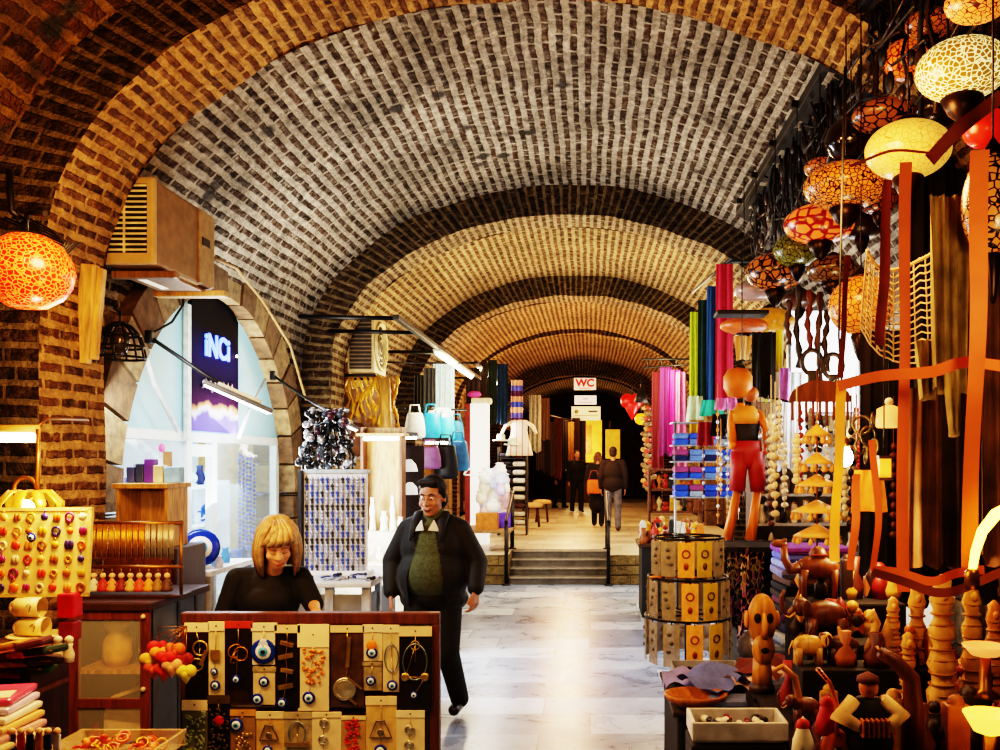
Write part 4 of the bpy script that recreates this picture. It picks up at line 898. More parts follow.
m = MB(); m.box((0, 0, .006), (.36, .24, .012), bev=.004)
for c_, d_, q in (((0, -.125, .035), (.38, .008, .07), rot3(-20)), ((0, .125, .035), (.38, .008, .07), rot3(20)), ((.185, 0, .035), (.008, .25, .07), rot3(0, 20)), ((-.185, 0, .035), (.008, .25, .07), rot3(0, -20))): m.box(c_, d_, q)
m.build('tray_body', M('#e8cf9a', .1, n=.1, alpha=.35), t)
rr = random.Random(8); jn = ['orange', 'amber', 'coral', 'gold']; jc = [M('#d8551a', .35), M('#e09a2a', .35), M('#e0703a', .35), GOLD]
for k in range(44):
    x, y = (rr.random()-.5)*.3, (rr.random()-.5)*.19; i = rr.randrange(4); m = MB(); z = .02+.05*max(0, 1-((x/.17)**2+(y/.11)**2))*rr.random()
    if k % 2: m.torus((0, 0, 0), .019, .006, rot3(rr.random()*60, rr.random()*60, 0), 14, 6)
    else: m.ell((0, 0, 0), (.02, .014, .011), 10, 6, rot=rot3(0, rr.random()*50, rr.random()*180))
    tag(m.build('jewellery_piece', jc[i], loc=(c.x+x, c.y+y, .81+z+.012)), jn[i]+' bangle or bead in the clear tray', 'jewellery', jn[i]+' pieces in the clear tray')
# bunch of stuffed hearts hanging at the stand's corner
rr = random.Random(5); hn = ['bright red', 'orange', 'scarlet', 'golden', 'dark red', 'peach', 'coral', 'tomato red', 'yellow', 'crimson', 'amber']; hc_ = ['#c8161c', '#e0681c', '#d8281c', '#d8a23a', '#8a0f14', '#e8a070', '#e05a3a', '#d03a20', '#d8c24a', '#a81420', '#e08a2a']
for k in range(11):
    px, py = [(158, 650), (175, 652), (166, 660), (150, 662), (183, 662), (172, 668), (154, 670), (164, 672), (186, 674), (178, 660), (160, 656)][k]
    m = MB(); r = .046
    for s_ in (-1, 1): m.ell((s_*r*.42, 0, r*.3), (r*.62, r*.42, r*.6), 12, 8, rot=rot3(0, s_*28, 0))
    m.lathe([(.001, -r), (r*.55, -r*.25), (r*.85, r*.15), (r*.5, r*.4)], 14, sy=.5); m.tube([V(0, 0, r*.7), V(0, .0, r*2.2), at(187, 626, 4.05)-at(px, py, 4.05-.02*(k % 3))], .002, 5, mi=1)
    tag(m.build('stuffed_heart', [M(hc_[k], .7, n=.2), BRASS], loc=at(px, py, 4.05-.02*(k % 3))), hn[k]+' stuffed heart in the bunch hanging by the keychain stand', 'heart')
# ------------------------------------------------------------------ keychain stand and white charm counter
SY = 4.2
def sp(px, py, dy=0.): return at(px, py, SY-dy)
x0, x1 = sp(183, 612).x, sp(440, 612).x; zt = sp(183, 612).z
t = thing('keychain_stand', 'brown framed upright board hung with two rows of carded keychains', 'display stand', ((x0+x1)/2, SY, 0))
wd = x1-x0; BRN = wood('#5a2c14')
MB().box((0, .0, zt-.027), (wd, .06, .054), bev=.006).build('top_rail', BRN, t)
for s_ in (-1, 1): MB().box((s_*(wd/2-.022), 0, (zt-.054)/2), (.044, .06, zt-.054), bev=.006).build('post', BRN, t)
MB().box((0, .012, .8), (wd-.088, .014, .7)).build('backing_board', M('#6b4a22', .8, n=.3), t); MB().box((0, 0, .44), (wd-.088, .05, .05), bev=.005).build('bottom_rail', BRN, t)
text('ALISAN', .03, 'lettering', M('#2a150a', .6, n=0), t, (.02, -.032, zt-.022), (R(90), 0, 0), .002) if False else None
for k in range(2): MB().tube([V(-wd/2+.05, -.02, [1.13, .755][k]), V(wd/2-.05, -.02, [1.13, .755][k])], .005).build('hanging_wire', STEEL, t)
for s_ in (-1, 1): MB().box((s_*(wd/2-.03), 0, .03), (.06, .4, .06), bev=.01).build('foot', BRN, t)
SLEEVE = M('#4a3620', .15, n=.5, s=16); SLEEVEL = M('#cdb98e', .15, n=.2, s=14); DARKC = M('#1d130b', .3, n=.5, s=20)
MET = M('#b89a5a', .3, .85); SIL = M('#c9c0a8', .3, .85)
def ZP(x): return 180+x/3.704
def ZQ(y): return 590+y/3.704
def card(zx0, zx1, zy0, zy1, label, head, body, items, headh=34, hole=True, dy=.045):
    """items in zoom pixels: ('eye',x,y,r) ('ring',x,y,r) ('disc',x,y,r) ('bar',x,y,w,h) ('knot',x,y,r) ('oval',x,y,rx,ry) ('tri',x,y,r) ('bead',x,y,r)"""
    cx, cz = (zx0+zx1)/2, (zy0+zy1)/2; o = sp(ZP(cx), ZQ(cz), dy); u = SY/F/3.704
    t = thing('carded_keychain', label, 'keychain', o); P = lambda x, y, d=0: V((x-cx)*u, -d, -(y-cz)*u)
    w, h = (zx1-zx0)*u, (zy1-zy0)*u
    MB().box((0, 0, 0), (w, .006, h), bev=.002).build('sleeve', body, t)
    hd = MB().box(P(cx, zy0+headh/2, .005), (w*1.02, .004, headh*u), bev=.001).build('header_card', head, t)
    if hole: MB().lathe([(.001, 0), (.004, .001)], 10, P(cx, zy0+headh*.45, .0075), 0, FRONT_).build('hanging_hole', M('#1a0f08', n=0), hd)
    prev = P(cx, zy0+headh, .008)
    for it in items:
        k, x, y = it[0], it[1], it[2]; p = P(x, y, .01)
        if k == 'eye': m = MB(); evil_eye(m, p, it[3]*u, FRONT_, 0, .005); m.build('evil_eye', EYE, t)
        elif k == 'ring': MB().torus(p, it[3]*u, max(.0022, it[3]*u*.14), FRONT_, 20, 6).build('key_ring', MET, t)
        elif k == 'disc':
            m = MB(); r = it[3]*u; m.lathe([(.001, .004), (r*.5, .006), (r*.55, .004), (r*.9, .004), (r, .002), (r, -.002)], 22, p, 0, FRONT_).torus(p+V(0, -.006, 0), r*.75, .0015, FRONT_, 20, 5); m.build('medallion', SIL, t)
        elif k == 'bar': MB().box(p, (it[3]*u, .008, it[4]*u), rot3(0, it[5] if len(it) > 5 else 0, 0), bev=.003).build('charm', MET, t)
        elif k == 'knot':
            r = it[3]*u; m = MB()
            for a in range(3): m.torus(p+V(r*.3*math.cos(a*2.1), -.002*a, r*.3*math.sin(a*2.1)), r*.6, .003, rot3(90+10*a, 0, a*40), 16, 6)
            m.build('charm', GOLD, t)
        elif k == 'oval': MB().torus(p, it[3]*u, .0035, FRONT_, 22, 6, sx=1, sy=it[4]/it[3]).build('charm', M('#8f9ba0', .3, .8), t)
        elif k == 'tri':
            r = it[3]*u; m = MB(); m.tube([p+V(-r*.35, 0, r*.8), p+V(r*.35, 0, r*.8), p+V(r*.9, 0, -r*.6), p+V(-r*.9, 0, -r*.6)], .0045, 6, closed=True).ell(p+V(0, -.002, -r*.15), (r*.3, .005, r*.3)); m.build('charm', M('#7a7266', .3, .7), t)
        elif k == 'bead': MB().ell(p, (it[3]*u, .008, it[3]*u), 12, 8).build('bead', it[4], t)
        elif k == 'fill':
            rr = random.Random(label); x0_, y0_, x1_, y1_ = it[1:5]; m = MB(); n = it[6]
            for q in range(n): m.ell(P(x0_+(x1_-x0_)*rr.random(), y0_+(y1_-y0_)*rr.random(), .007+.004*rr.random()), (.009, .005, .006), 8, 5, rot=rot3(0, rr.random()*180, 0))
            m.build('trinket', it[5], t); continue
        if k in ('ring', 'disc', 'bar', 'knot', 'oval', 'tri', 'eye', 'bead'):
            MB().tube([prev, (prev+p)/2+V(.002, -.001, 0), p], .0017, 5).build('chain', MET, t); prev = p
    return t
CR = M('#dac69c', .7, n=.1); WH = M('#dccfae', .7, n=.08); RD = M('#b5301a', .6)
card(20, 108, 122, 402, 'dark carded keychain with two metal rings at the stand corner by the hearts, upper row', CR, DARKC, [('ring', 78, 215, 26), ('ring', 66, 275, 22), ('bar', 90, 250, 14, 60, 20)])
card(106, 166, 118, 388, 'narrow cream carded keychain with dark charm and two eyes, second in the upper row', CR, SLEEVEL, [('bar', 134, 240, 34, 40), ('eye', 130, 300, 14), ('eye', 134, 350, 19)])
card(168, 270, 116, 352, 'red-topped carded keychain with golden knot above a blue eye, upper row', RD, DARKC, [('knot', 215, 235, 42), ('eye', 211, 328, 17)], 26)
card(266, 360, 122, 276, 'white carded keychain with one large blue eye disc, upper row of the stand', WH, WH, [('eye', 312, 226, 47), ('bead', 312, 205, 26, M('#a9b4c4', .3))], 30)
card(272, 356, 284, 424, 'short carded keychain with two stacked eyes hanging below the large eye disc', PLASTIC, SLEEVEL, [('eye', 314, 338, 20), ('eye', 290, 402, 22)], 18)
card(352, 446, 130, 436, 'dark carded keychain with a column of bow charms, upper row of the stand', CR, DARKC, [('bar', 398, 200, 50, 16, 15), ('bar', 394, 245, 56, 18, -12), ('bar', 398, 298, 48, 16, 10), ('bar', 394, 355, 56, 18, -10), ('eye', 380, 415, 20)], 30)
card(438, 552, 128, 446, 'broad cream carded keychain with an orange crystal panel', M('#f0deb0', .6, n=.05), CR, [('fill', 456, 218, 538, 352, M('#d8802a', .35, .4), 46), ('eye', 480, 396, 24)], 84)
card(560, 682, 132, 432, 'dark see-through carded keychain with a big round medallion and key bars', CR, SLEEVE, [('bar', 626, 230, 14, 110, 4), ('disc', 612, 364, 42), ('bar', 648, 342, 70, 8, 40), ('bar', 640, 408, 40, 10, 40)], 26)
card(678, 750, 128, 262, 'small cream carded keychain with a rainbow eye, beside the big medallion', WH, CR, [('bead', 712, 204, 20, M('#d8781c', .4)), ('eye', 713, 230, 22)], 28)
card(678, 748, 266, 372, 'small grey sleeve with a single eye below the rainbow eye card', PLASTIC, PLASTIC, [('eye', 709, 334, 19)], 14)
card(752, 812, 130, 376, 'slim white carded keychain with an oval grey ring and an eye, upper row', WH, SLEEVEL, [('oval', 785, 250, 25, 50), ('eye', 788, 350, 20)], 28)
card(814, 932, 136, 442, 'dark carded keychain with a beaded wreath at the aisle end of the upper row', CR, DARKC, [('oval', 872, 265, 44, 66), ('ring', 872, 205, 16), ('bead', 836, 320, 16, MET), ('bead', 908, 320, 16, MET), ('eye', 868, 386, 15)], 36)
card(10, 102, 408, 640, 'sleeve of green beads with cream header at the stand corner, lower row', CR, M('#6a6a4a', .2, n=.3), [('fill', 18, 450, 94, 600, M('#7d8a5a', .35), 70)], 38)
card(104, 186, 392, 640, 'sleeve of dark stones with a red bead, lower row', M('#4a3a20', .5), DARKC, [('fill', 112, 440, 178, 630, M('#4a3a2a', .3), 60), ('bead', 148, 482, 18, RED)], 30)
card(188, 280, 444, 640, 'olive sleeve with one dark blue eye at its top, lower row', M('#c08a3a', .6), M('#8a6a3a', .3, n=.3), [('eye', 212, 498, 26), ('fill', 205, 530, 265, 620, MET, 30)], 22)
card(284, 386, 450, 640, 'carded keychain with a bell-shaped charm above an eye, lower row', CR, M('#c09a5a', .4), [('tri', 332, 530, 38), ('eye', 328, 592, 20)], 26)
card(386, 490, 452, 640, 'silvery carded keychain with a fish-shaped charm, middle of the lower row', M('#a89a78', .5), PLASTIC, [('oval', 436, 530, 30, 44), ('bar', 436, 570, 90, 18, 0)], 24)
card(490, 598, 452, 640, 'cream carded keychain with three dark round beads in line, lower row', CR, CR, [('disc', 536, 492, 18), ('disc', 532, 552, 18), ('disc', 534, 608, 18)], 20)
card(600, 688, 466, 640, 'sleeve with a strip of red beads, lower row', CR, M('#b08a50', .4), [('fill', 614, 480, 664, 620, M('#b3281c', .35), 60)], 14)
card(690, 802, 394, 640, 'tall sleeve with an eye triangle charm in black edging, lower row', CR, M('#c9a868', .4), [('tri', 745, 518, 44), ('eye', 744, 592, 24)], 32)
card(802, 906, 446, 640, 'cream carded keychain with two dark round beads at the aisle end, lower row', WH, CR, [('disc', 852, 516, 19), ('disc', 850, 572, 19)], 26)
m = MB(); m.box((0, 0, 0), (.1, .04, .06), bev=.01)
# ---- white counter with charm panel behind the woman
p0 = at(300, 575, 6.75)
t = thing('white_counter', 'white and grey slatted counter table behind the blonde woman', 'counter', (-2.02, 6.85, 0)); t.scale = (.88, 1, 1); ZC = 1.03
CT = M('#cfd0d2', .4, n=.1)
MB().box((0, 0, ZC-.02), (1.05, .9, .04), bev=.01).build('top', CT, t)
for x in (-.5, -.17, .17, .47): MB().box((x, -.38, (ZC-.04)/2), (.07, .05, ZC-.04), bev=.005).build('post', M('#aeb2b6', .5), t)
for x in (-.335, 0., .32): MB().box((x, -.36, .5), (.27, .02, .86)).build('front_panel', M('#8a8e94', .5, n=.3, s=5), t)
for y in (-.1, .3): MB().box((.49, y, (ZC-.04)/2), (.05, .06, ZC-.04), bev=.005).build('post', M('#aeb2b6', .5), t)
MB().box((.48, .1, .5), (.02, .8, .86)).build('side_panel', M('#74787e', .5, n=.3, s=5), t)
a = at(302, 560, 6.8); b_ = at(365, 560, 6.8); top = at(330, 470, 6.8).z; pw = b_.x-a.x; px_ = (a.x+b_.x)/2; zc0 = ZC
t = thing('charm_panel', 'white upright panel covered in rows of small silver charms on the white counter', 'display panel', (px_, 6.82, ZC))
hh = top-ZC
MB().box((0, .05, hh/2), (pw, .05, hh), rot3(0, 0, 0), bev=.005).build('panel', M('#e8edf4', .5, n=.05), t)
MB().box((0, .05, hh-.012), (pw+.03, .08, .03), bev=.006).build('top_rail', M('#9fb0b4', .4), t); MB().box((-pw/2-.015, .02, hh/2), (.03, .1, hh), bev=.004).build('side_panel', M('#20242c', .5, n=.5, s=30), t)
MB().box((0, .05, .015), (pw+.06, .2, .03), bev=.006).build('foot', WHITE, t)
lab = ['silver coin charm', 'dark bead charm', 'blue eye charm']
protos = []
for k, mm in enumerate((M('#8a92a4', .3, .5), M('#1a1e26', .3), M('#24408a', .3))):
    m = MB(); m.tube([V(0, 0, .02), V(0, 0, .0)], .003, 5).lathe([(.001, .004), (.012, .004), (.015, 0), (.012, -.004), (.001, -.004)], 10, (0, 0, -.01), 0, FRONT_).ell((.003, 0, -.033), (.012, .007, .011), 8, 6); protos.append((m.mesh('hanging_charm', mm), mm))
nx, nz = 12, 14
for j in range(nz):
    for i in range(nx):
        k = 1 if j in (4, 9) or (i*5+j*3) % 7 == 0 else 2 if (i*7+j*5) % 4 < 2 else 0
        o = bpy.data.objects.new('hanging_charm', protos[k][0]); col.objects.link(o)
        o.location = (px_-pw/2+.025+(pw-.05)*i/(nx-1), 6.82+.012, ZC+hh-.06-(hh-.13)*j/(nz-1))
        tag(o, lab[k]+' hanging in the rows on the white panel', 'charm', lab[k]+'s on the white panel')
rr = random.Random(9)
for k in range(26):
    m = MB(); m.tube([V(-.05, 0, 0), V(0, .012, .004), V(.05, 0, 0)], .008, 6).ell((.055, 0, 0), .013, 8, 6)
    tag(m.build('beaded_trinket', M(['#1a2a6a', '#9aa4b4', '#22262e', '#c9ccd4'][k % 4], .4), loc=(-1.98-.3+.78*rr.random(), 6.5+.24*rr.random(), ZC+.013), rz=rr.random()*3), ['navy', 'silver', 'black', 'white'][k % 4]+' beaded trinket lying on the white counter', 'trinket', ['navy', 'silver', 'black', 'white'][k % 4]+' trinkets on the white counter')
# bushy tree of necklaces on the panel
c = at(326, 440, 7.1)
t = thing('necklace_tree', 'bushy display tree of glinting black and silver necklaces above the charm panel', 'display', V(c.x, c.y+.05, c.z-.24))
MB().tube([V(0, 0, -.3), V(0, 0, .3)], .02).build('stem', IRON, t); m = MB(); rr = random.Random(2)
for k in range(150):
    a = rr.random()*2*PI; q = .22*math.sqrt(rr.random()); z = .02+.46*rr.random(); q *= 1.15-z*.9
    m.ell((q*math.cos(a), q*math.sin(a), z), .016+.02*rr.random(), 7, 5, mi=rr.choice((0, 0, 0, 1, 2, 3)), rot=rot3(rr.random()*90, 0, 0))
o = m.build('necklace_foliage', [M('#14161a', .25), SILVER, M('#4a2a3a', .3), M('#3a4450', .3)], t); o['kind'] = 'stuff'
m = MB()
for k in range(22):
    a = 2*PI*k/22; m.tube([V(0, 0, .4), V(.1*math.cos(a), .1*math.sin(a), .34), V(.2*math.cos(a), .2*math.sin(a), .12), V(.19*math.cos(a), .19*math.sin(a), -.02)], .006, 5)
m.build('branch', IRON, t)
# ------------------------------------------------------------------ middle and far hall
def drape(name, px0, px1, py0, py1, Y, mat, label, cat='scarf', group=None, amp=.03, waves=3, flare=1., seed=0, depth=None, part=True, ph=None):
    """cloth hung from its top edge, in folds"""
    a, b = at(px0, py0, Y), at(px1, py1, Y); w = abs(b.x-a.x); h = a.z-b.z; rr = random.Random(seed or label); p0 = rr.random()*6
    def fn(u, v):
        k = 1+(flare-1)*v; x = (u-.5)*w*k; y = amp*math.sin(p0+u*waves*2*PI)*(.35+.65*v)+amp*.5*math.sin(p0*2+u*waves*4.3*PI+v*2)
        z = -v*h-(.02*h*math.sin(u*9+p0))*v
        return V(x, y, z)
    o = MB().sheet(fn, max(10, waves*8), 12).build(name, mat, loc=(((a.x+b.x)/2), Y, a.z))
    return tag(o, label, cat, group)
def fold(name, loc, w, d, h, mat, label, cat, rz=0., group=None):
    m = MB(); m.box((0, 0, h/2), (w, d, h), bev=h*.42); m.box((0, -d*.03, h*.5), (w*.99, d*.97, h*.12), bev=.002)
    return tag(m.build(name, mat, loc=loc, rz=rz), label, cat, group)
# second air conditioner
t = thing('air_conditioner', 'outdoor air conditioner with round fan ring on the far side of the dark brick rib', 'air conditioner', (-2.72, 10.98, 2.94))
MB().box((0, 0, .33), (.32, .62, .66), bev=.015).build('casing', M('#b59a66', .55, n=.15), t); m = MB(); m.box((0, -.315, .33), (.26, .01, .58), mi=1)
for k in range(12): m.box((0, -.32, .07+.047*k), (.26, .012, .016))
m.build('grille', [M('#6a5230', .5), M('#120d08')], t); m = MB()
for q in (.26, .2, .14, .08): m.torus((.165, .02, .34), q, .008, SIDE_, 24, 6)
m.build('fan_guard', M('#d0ba86', .5), t); MB().torus((.168, .02, .34), .285, .02, SIDE_, 28, 8).build('fan_ring', M('#d0ba86', .5), t); MB().lathe([(.27, 0), (.001, .002)], 24, (.162, .02, .34), 0, SIDE_).build('fan_well', M('#1a140c', .8), t)
t = thing('wall_bracket', 'iron bracket under the outdoor air conditioner with the fan ring', 'bracket', (-2.75, 10.98, 2.93))
for y in (-.24, .24): MB().box((-.1, y, -.02), (.6, .04, .035)).build('arm', IRON, t)
# strip-light frames along the left side
def frame_light(X, z, y0, y1, arms, tubes, label):
    t = thing('strip_light', label, 'light', (X, y0, z)); MB().box((0, (y1-y0)/2, 0), (.06, y1-y0, .05), bev=.006).build('beam', BLACK, t)
    for ya in arms: MB().tube([V(0, ya-y0, .0), V(-.98, ya-y0, .02)], .022).build('arm', IRON, t)
    for a, b in tubes:
        MB().box((0, (a+b)/2-y0, -.04), (.1, b-a+.06, .035), bev=.006).build('reflector', M('#e8dcc0', .4), t); MB().tube([V(0, a-y0, -.075), V(0, b-y0, -.075)], .026, 10).build('tube', TUBE, t)
frame_light(-1.9, 3.3, 8.8, 15.5, (8.9, 9.9, 11.75), [(11.2, 12.6), (12.9, 14.4)], 'long black bracketed strip light running along the hall past the outdoor air conditioner')
frame_light(-1.98, 3.6, 15.6, 21., (15.8, 17.2, 18.8), [(16., 17.4), (18., 19.4)], 'second bracketed strip light farther down the hall over the hanging clothes')
for k, (px, py, Y, ln) in enumerate(((399, 437, 10.8, .46), (436, 442, 11.6, .34))):
    t = thing('short_strip_light', ['short strip light nearer the gold garlands', 'short strip light under the turquoise handbags'][k], 'light', at(px, py, Y)); MB().box((0, 0, .03), (ln, .08, .05), bev=.006).build('housing', BLACK, t); MB().tube([V(-ln/2+.02, 0, -.005), V(ln/2-.02, 0, -.005)], .02).build('tube', TUBE, t)
# gold garlands, post and pale round cloth under the unit
GG = M('#c9921f', .45, .3, n=.4, s=30, bump=.5)
for k in range(14):
    px = 338+4.4*k; ln = 26+28*abs(math.sin(k*1.7))+(22 if k in (0, 1, 11, 12, 13) else 0); Y = 10.75+.02*(k % 3); a = at(px, 376, Y); m = MB(); s_ = Y/F; n = 9
    m.tube([V((2.5*math.sin(j*.9+k))*s_, .02*math.sin(j+k), -ln*s_*j/n) for j in range(n+1)], [.02+.014*math.sin(j*2.2+k) for j in range(n+1)], 8)
    tag(m.build('gold_garland', GG, loc=a), 'gold tinsel garland hanging under the outdoor air conditioner', 'garland', 'gold garlands under the outdoor unit')
tag(MB().tube([V(0, 0, 0), V(.03, 0, -.5), V(.07, .02, -1.0)], [.07, .06, .055], 10).build('wooden_post', wood('#b8863c'), loc=at(384, 378, 10.6)), 'crooked wooden post beside the gold garlands', 'post')
tag(MB().lathe([(.36, 0), (.34, .01), (.001, .02)], 26, (0, 0, 0), 0, FRONT_, sy=1.25).build('pale_cloth', M('#b8a090', .9, n=.15), loc=at(362, 424, 10.95)), 'pale round cloth screen behind the gold garlands', 'cloth')
tag(MB().lathe([(.001, -.2), (.12, -.12), (.1, .1), (.04, .2)], 12, ripple=(4, .15)).build('brown_pouch', M('#5a3514', .8), loc=at(358, 440, 10.5)), 'brown pouch hanging in front of the pale round cloth', 'pouch')
# wooden display with white carvings
t = thing('wooden_display', 'tall pale wooden display case with white carvings behind the man in the black jacket', 'display case', at(383, 560, 9.4)*1.); t.location.z = 0; PL = wood('#b58a50')
Zb = at(383, 530, 9.4).z; Zt = at(383, 456, 9.4).z
MB().box((0, .1, (Zt+.3)/2+.2), (.42, .04, Zt-.1), bev=.006).build('back_panel', PL, t); MB().box((0, 0, Zb/2), (.5, .4, Zb), bev=.01).build('cabinet', M('#c9bfa8', .5), t)
for s_ in (-1, 1): MB().box((s_*.2, .02, (Zt+.3)/2+.2), (.03, .2, Zt-.1), bev=.004).build('side_panel', WOODM, t)
MB().box((0, 0, Zt+.22), (.5, .26, .03), bev=.005).build('top', PL, t); MB().tube([V(-.18, -.08, Zt+.18), V(.18, -.08, Zt+.18)], .02).build('tube_lamp', TUBE, t)
for k, (dx, h, r, nm) in enumerate(((-.14, .16, .05, 'squat'), (-.06, .34, .035, 'tall column-shaped'), (.03, .2, .045, 'rounded'), (.1, .36, .035, 'slim pillar'), (.16, .14, .04, 'low'))):
    m = MB(); m.lathe([(r, 0), (r*.9, h*.1), (r*.7, h*.4), (r*.95, h*.6), (r*.5, h*.85), (r*.7, h)], 14); tag(m.build('white_carving', M('#f0ead8', .5, n=.05), loc=(t.location.x+dx*1.3, 9.28, Zb+.004)), nm+' white carving in the pale wooden display case', 'carving')
for k in range(6):
    m = MB(); m.ell((0, 0, .05), (.05, .04, .05)).ell((0, -.01, .11), .03).tube([V(.04, 0, .06), V(.08, 0, .09), V(.07, 0, .12)], .01); tag(m.build('white_figurine', M('#e8dfc8', .5), loc=(-2.5+.14*k, 8.88+.05*(k % 2), .905)), 'small white figurine on the low counter beside the pale wooden display case', 'figurine', 'white figurines on the low counter')
t = thing('low_counter', 'low cream counter in front of the pale wooden display case', 'counter', (-2.15, 8.9, 0)); MB().box((0, 0, .44), (1., .4, .88), bev=.01).build('body', M('#b8ab90', .6), t); MB().box((0, 0, .89), (1.06, .46, .02), bev=.005).build('top', M('#d8ccb0', .5), t)
# bags in bay two
def bag(px, py, w, h, Y, c, label, handle=True, r=.5):
    o = at(px, py, Y); s_ = Y/F; t = thing('hanging_handbag', label, 'bag', V(o.x, o.y, o.z-h*s_/2)); w *= s_; h *= s_
    m = MB(); m.lathe([(w*.42, 0), (w*.52, h*.12), (w*.5, h*.5), (w*.4, h*.92), (w*.36, h)], 16, sy=.5); bb_ = m.build('bag_body', M(c, r, n=.25), t)
    if handle: MB().tube([V(-w*.28, -.02, h*.95), V(-w*.2, -.03, h*1.3), V(w*.2, -.03, h*1.3), V(w*.28, -.02, h*.95)], .012).build('handle', M(c, .6), bb_)
    return t
bag(415, 426, 20, 26, 12.2, '#d8e4ec', 'white handbag at the near end of the hanging bag row')
bag(431, 427, 20, 28, 12.3, '#1a8fc8', 'turquoise handbag beside the white one in the hanging bag row'); bag(446, 429, 18, 24, 12.5, '#35b5dc', 'pale turquoise handbag in the middle of the hanging bag row')
bag(457, 432, 14, 22, 12.7, '#1a6fa8', 'deep blue handbag at the far end of the hanging bag row'); bag(440, 414, 26, 12, 12.6, '#eef0f0', 'wide white bag lying over the turquoise handbags', False)
t = thing('bag_rail', 'black rail holding the row of turquoise and white handbags', 'rail', at(436, 409, 12.5)); MB().tube([V(-.45, -.1, .0), V(.4, .2, 0)], .015).build('rail', BLACK, t); MB().tube([V(-.4, -.1, 0), V(-.9, .1, .05)], .015).build('arm', BLACK, t)
bag(446, 462, 24, 34, 11.4, '#15151c', 'black backpack hanging behind the head of the man in the black jacket'); bag(458, 456, 22, 30, 11.7, '#4a8fd0', 'sky blue bag hanging beside the black backpack'); bag(430, 458, 22, 22, 11.2, '#8a5a8a', 'mauve bag hanging on the near side of the black backpack')
for k, (px, py, lab) in enumerate(((409, 466, 'upper white cap-shaped lampshade on the dark board'), (410, 489, 'lower white cap-shaped lampshade on the dark board'))):
    tag(MB().lathe([(.1, -.06), (.075, .02), (.03, .07), (.001, .075)], 16, sm=True).build('cap_shade', M('#f4efe4', .5, em=.6), loc=at(px, py, 9.9)), lab, 'lampshade')
tag(MB().box((0, 0, 0), (.3, .03, 1.0), bev=.006).build('dark_board', M('#2a140f', .6), loc=at(411, 490, 10.15)), 'dark board with two white cap-shaped lampshades beside the pale wooden display case', 'board')
# clothes on the left
drape('hanging_scarf', 424, 436, 368, 415, 13., M('#2a2c34', .9), 'dark grey scarf at the near end of the clothes rail'); drape('hanging_scarf', 414, 424, 375, 430, 12.9, M('#141210', .9), 'black scarf by the orange arch at the near end of the rail')
drape('hanging_robe', 433, 454, 362, 428, 13.2, M('#a8c8dc', .9, n=.15), 'long pale blue robe hanging under the strip light', 'robe', waves=4)
t = thing('clothes_rail', 'black clothes rail the pale blue robe hangs from', 'rail', at(435, 363, 13.1)); MB().tube([V(-.3, 0, 0), V(.5, 0, 0)], .014).build('rail', BLACK, t); MB().tube([V(-.3, 0, 0), V(-.9, .0, .02)], .014).build('arm', BLACK, t)
drape('hanging_garment', 480, 488, 362, 425, 16.2, M('#3a2a16', .9), 'brown long garment in the row under the second strip light', 'garment'); drape('hanging_garment', 488, 497, 360, 424, 16.6, M('#26301e', .9), 'dark green long garment in the row under the second strip light', 'garment')
drape('hanging_garment', 497, 508, 364, 424, 17., M('#1c3450', .9), 'navy blue long garment in the row under the second strip light', 'garment'); drape('hanging_garment', 466, 480, 368, 404, 15.6, M('#3c2a22', .9), 'dark brown short garment at the near end of the row', 'garment')
drape('hanging_striped_scarf', 511, 523, 380, 421, 17.4, stripes(['#3a4a9a', '#c88a6a', '#4a1a3a', '#5a5aa8', '#d8a080'], 1.9), 'purple and peach striped scarf hanging above the white and rose dress')
t = thing('dress', 'white and rose dress hanging beneath the striped scarf', 'dress', at(519, 420, 17.2)); s_ = 17.2/F
m = MB(); m.lathe([(.12, 0), (.17, -.06), (.15, -.2), (.2, -.45), (.26, -.68)], 18, sy=.4, ripple=(7, .05)); m.build('skirt', stripes(['#f0dcc8', '#f4e8d8', '#d89080', '#f4e6d4'], 9, 'X'), t)
for s in (-1, 1): MB().tube([V(s*.12, 0, -.03), V(s*.26, 0, -.12), V(s*.33, 0, -.26)], [.06, .06, .05], flat=.6).build('sleeve', M('#e0b8a0', .9), t)
# lit white booth with red edge
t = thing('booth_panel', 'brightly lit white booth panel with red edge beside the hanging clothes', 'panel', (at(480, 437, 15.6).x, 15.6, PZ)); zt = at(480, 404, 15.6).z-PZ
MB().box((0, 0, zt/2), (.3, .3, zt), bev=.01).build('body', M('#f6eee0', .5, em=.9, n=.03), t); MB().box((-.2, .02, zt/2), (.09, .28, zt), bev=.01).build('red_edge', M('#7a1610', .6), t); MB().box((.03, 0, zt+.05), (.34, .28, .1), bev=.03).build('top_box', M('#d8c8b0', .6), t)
tag(MB().ell((0, 0, 0), (.12, .08, .06)).build('pink_bow', M('#c84a9a', .7), loc=V(at(475, 409, 15.6).x, 15.5, PZ+zt+.16)), 'pink bow on top of the white booth panel', 'bow')
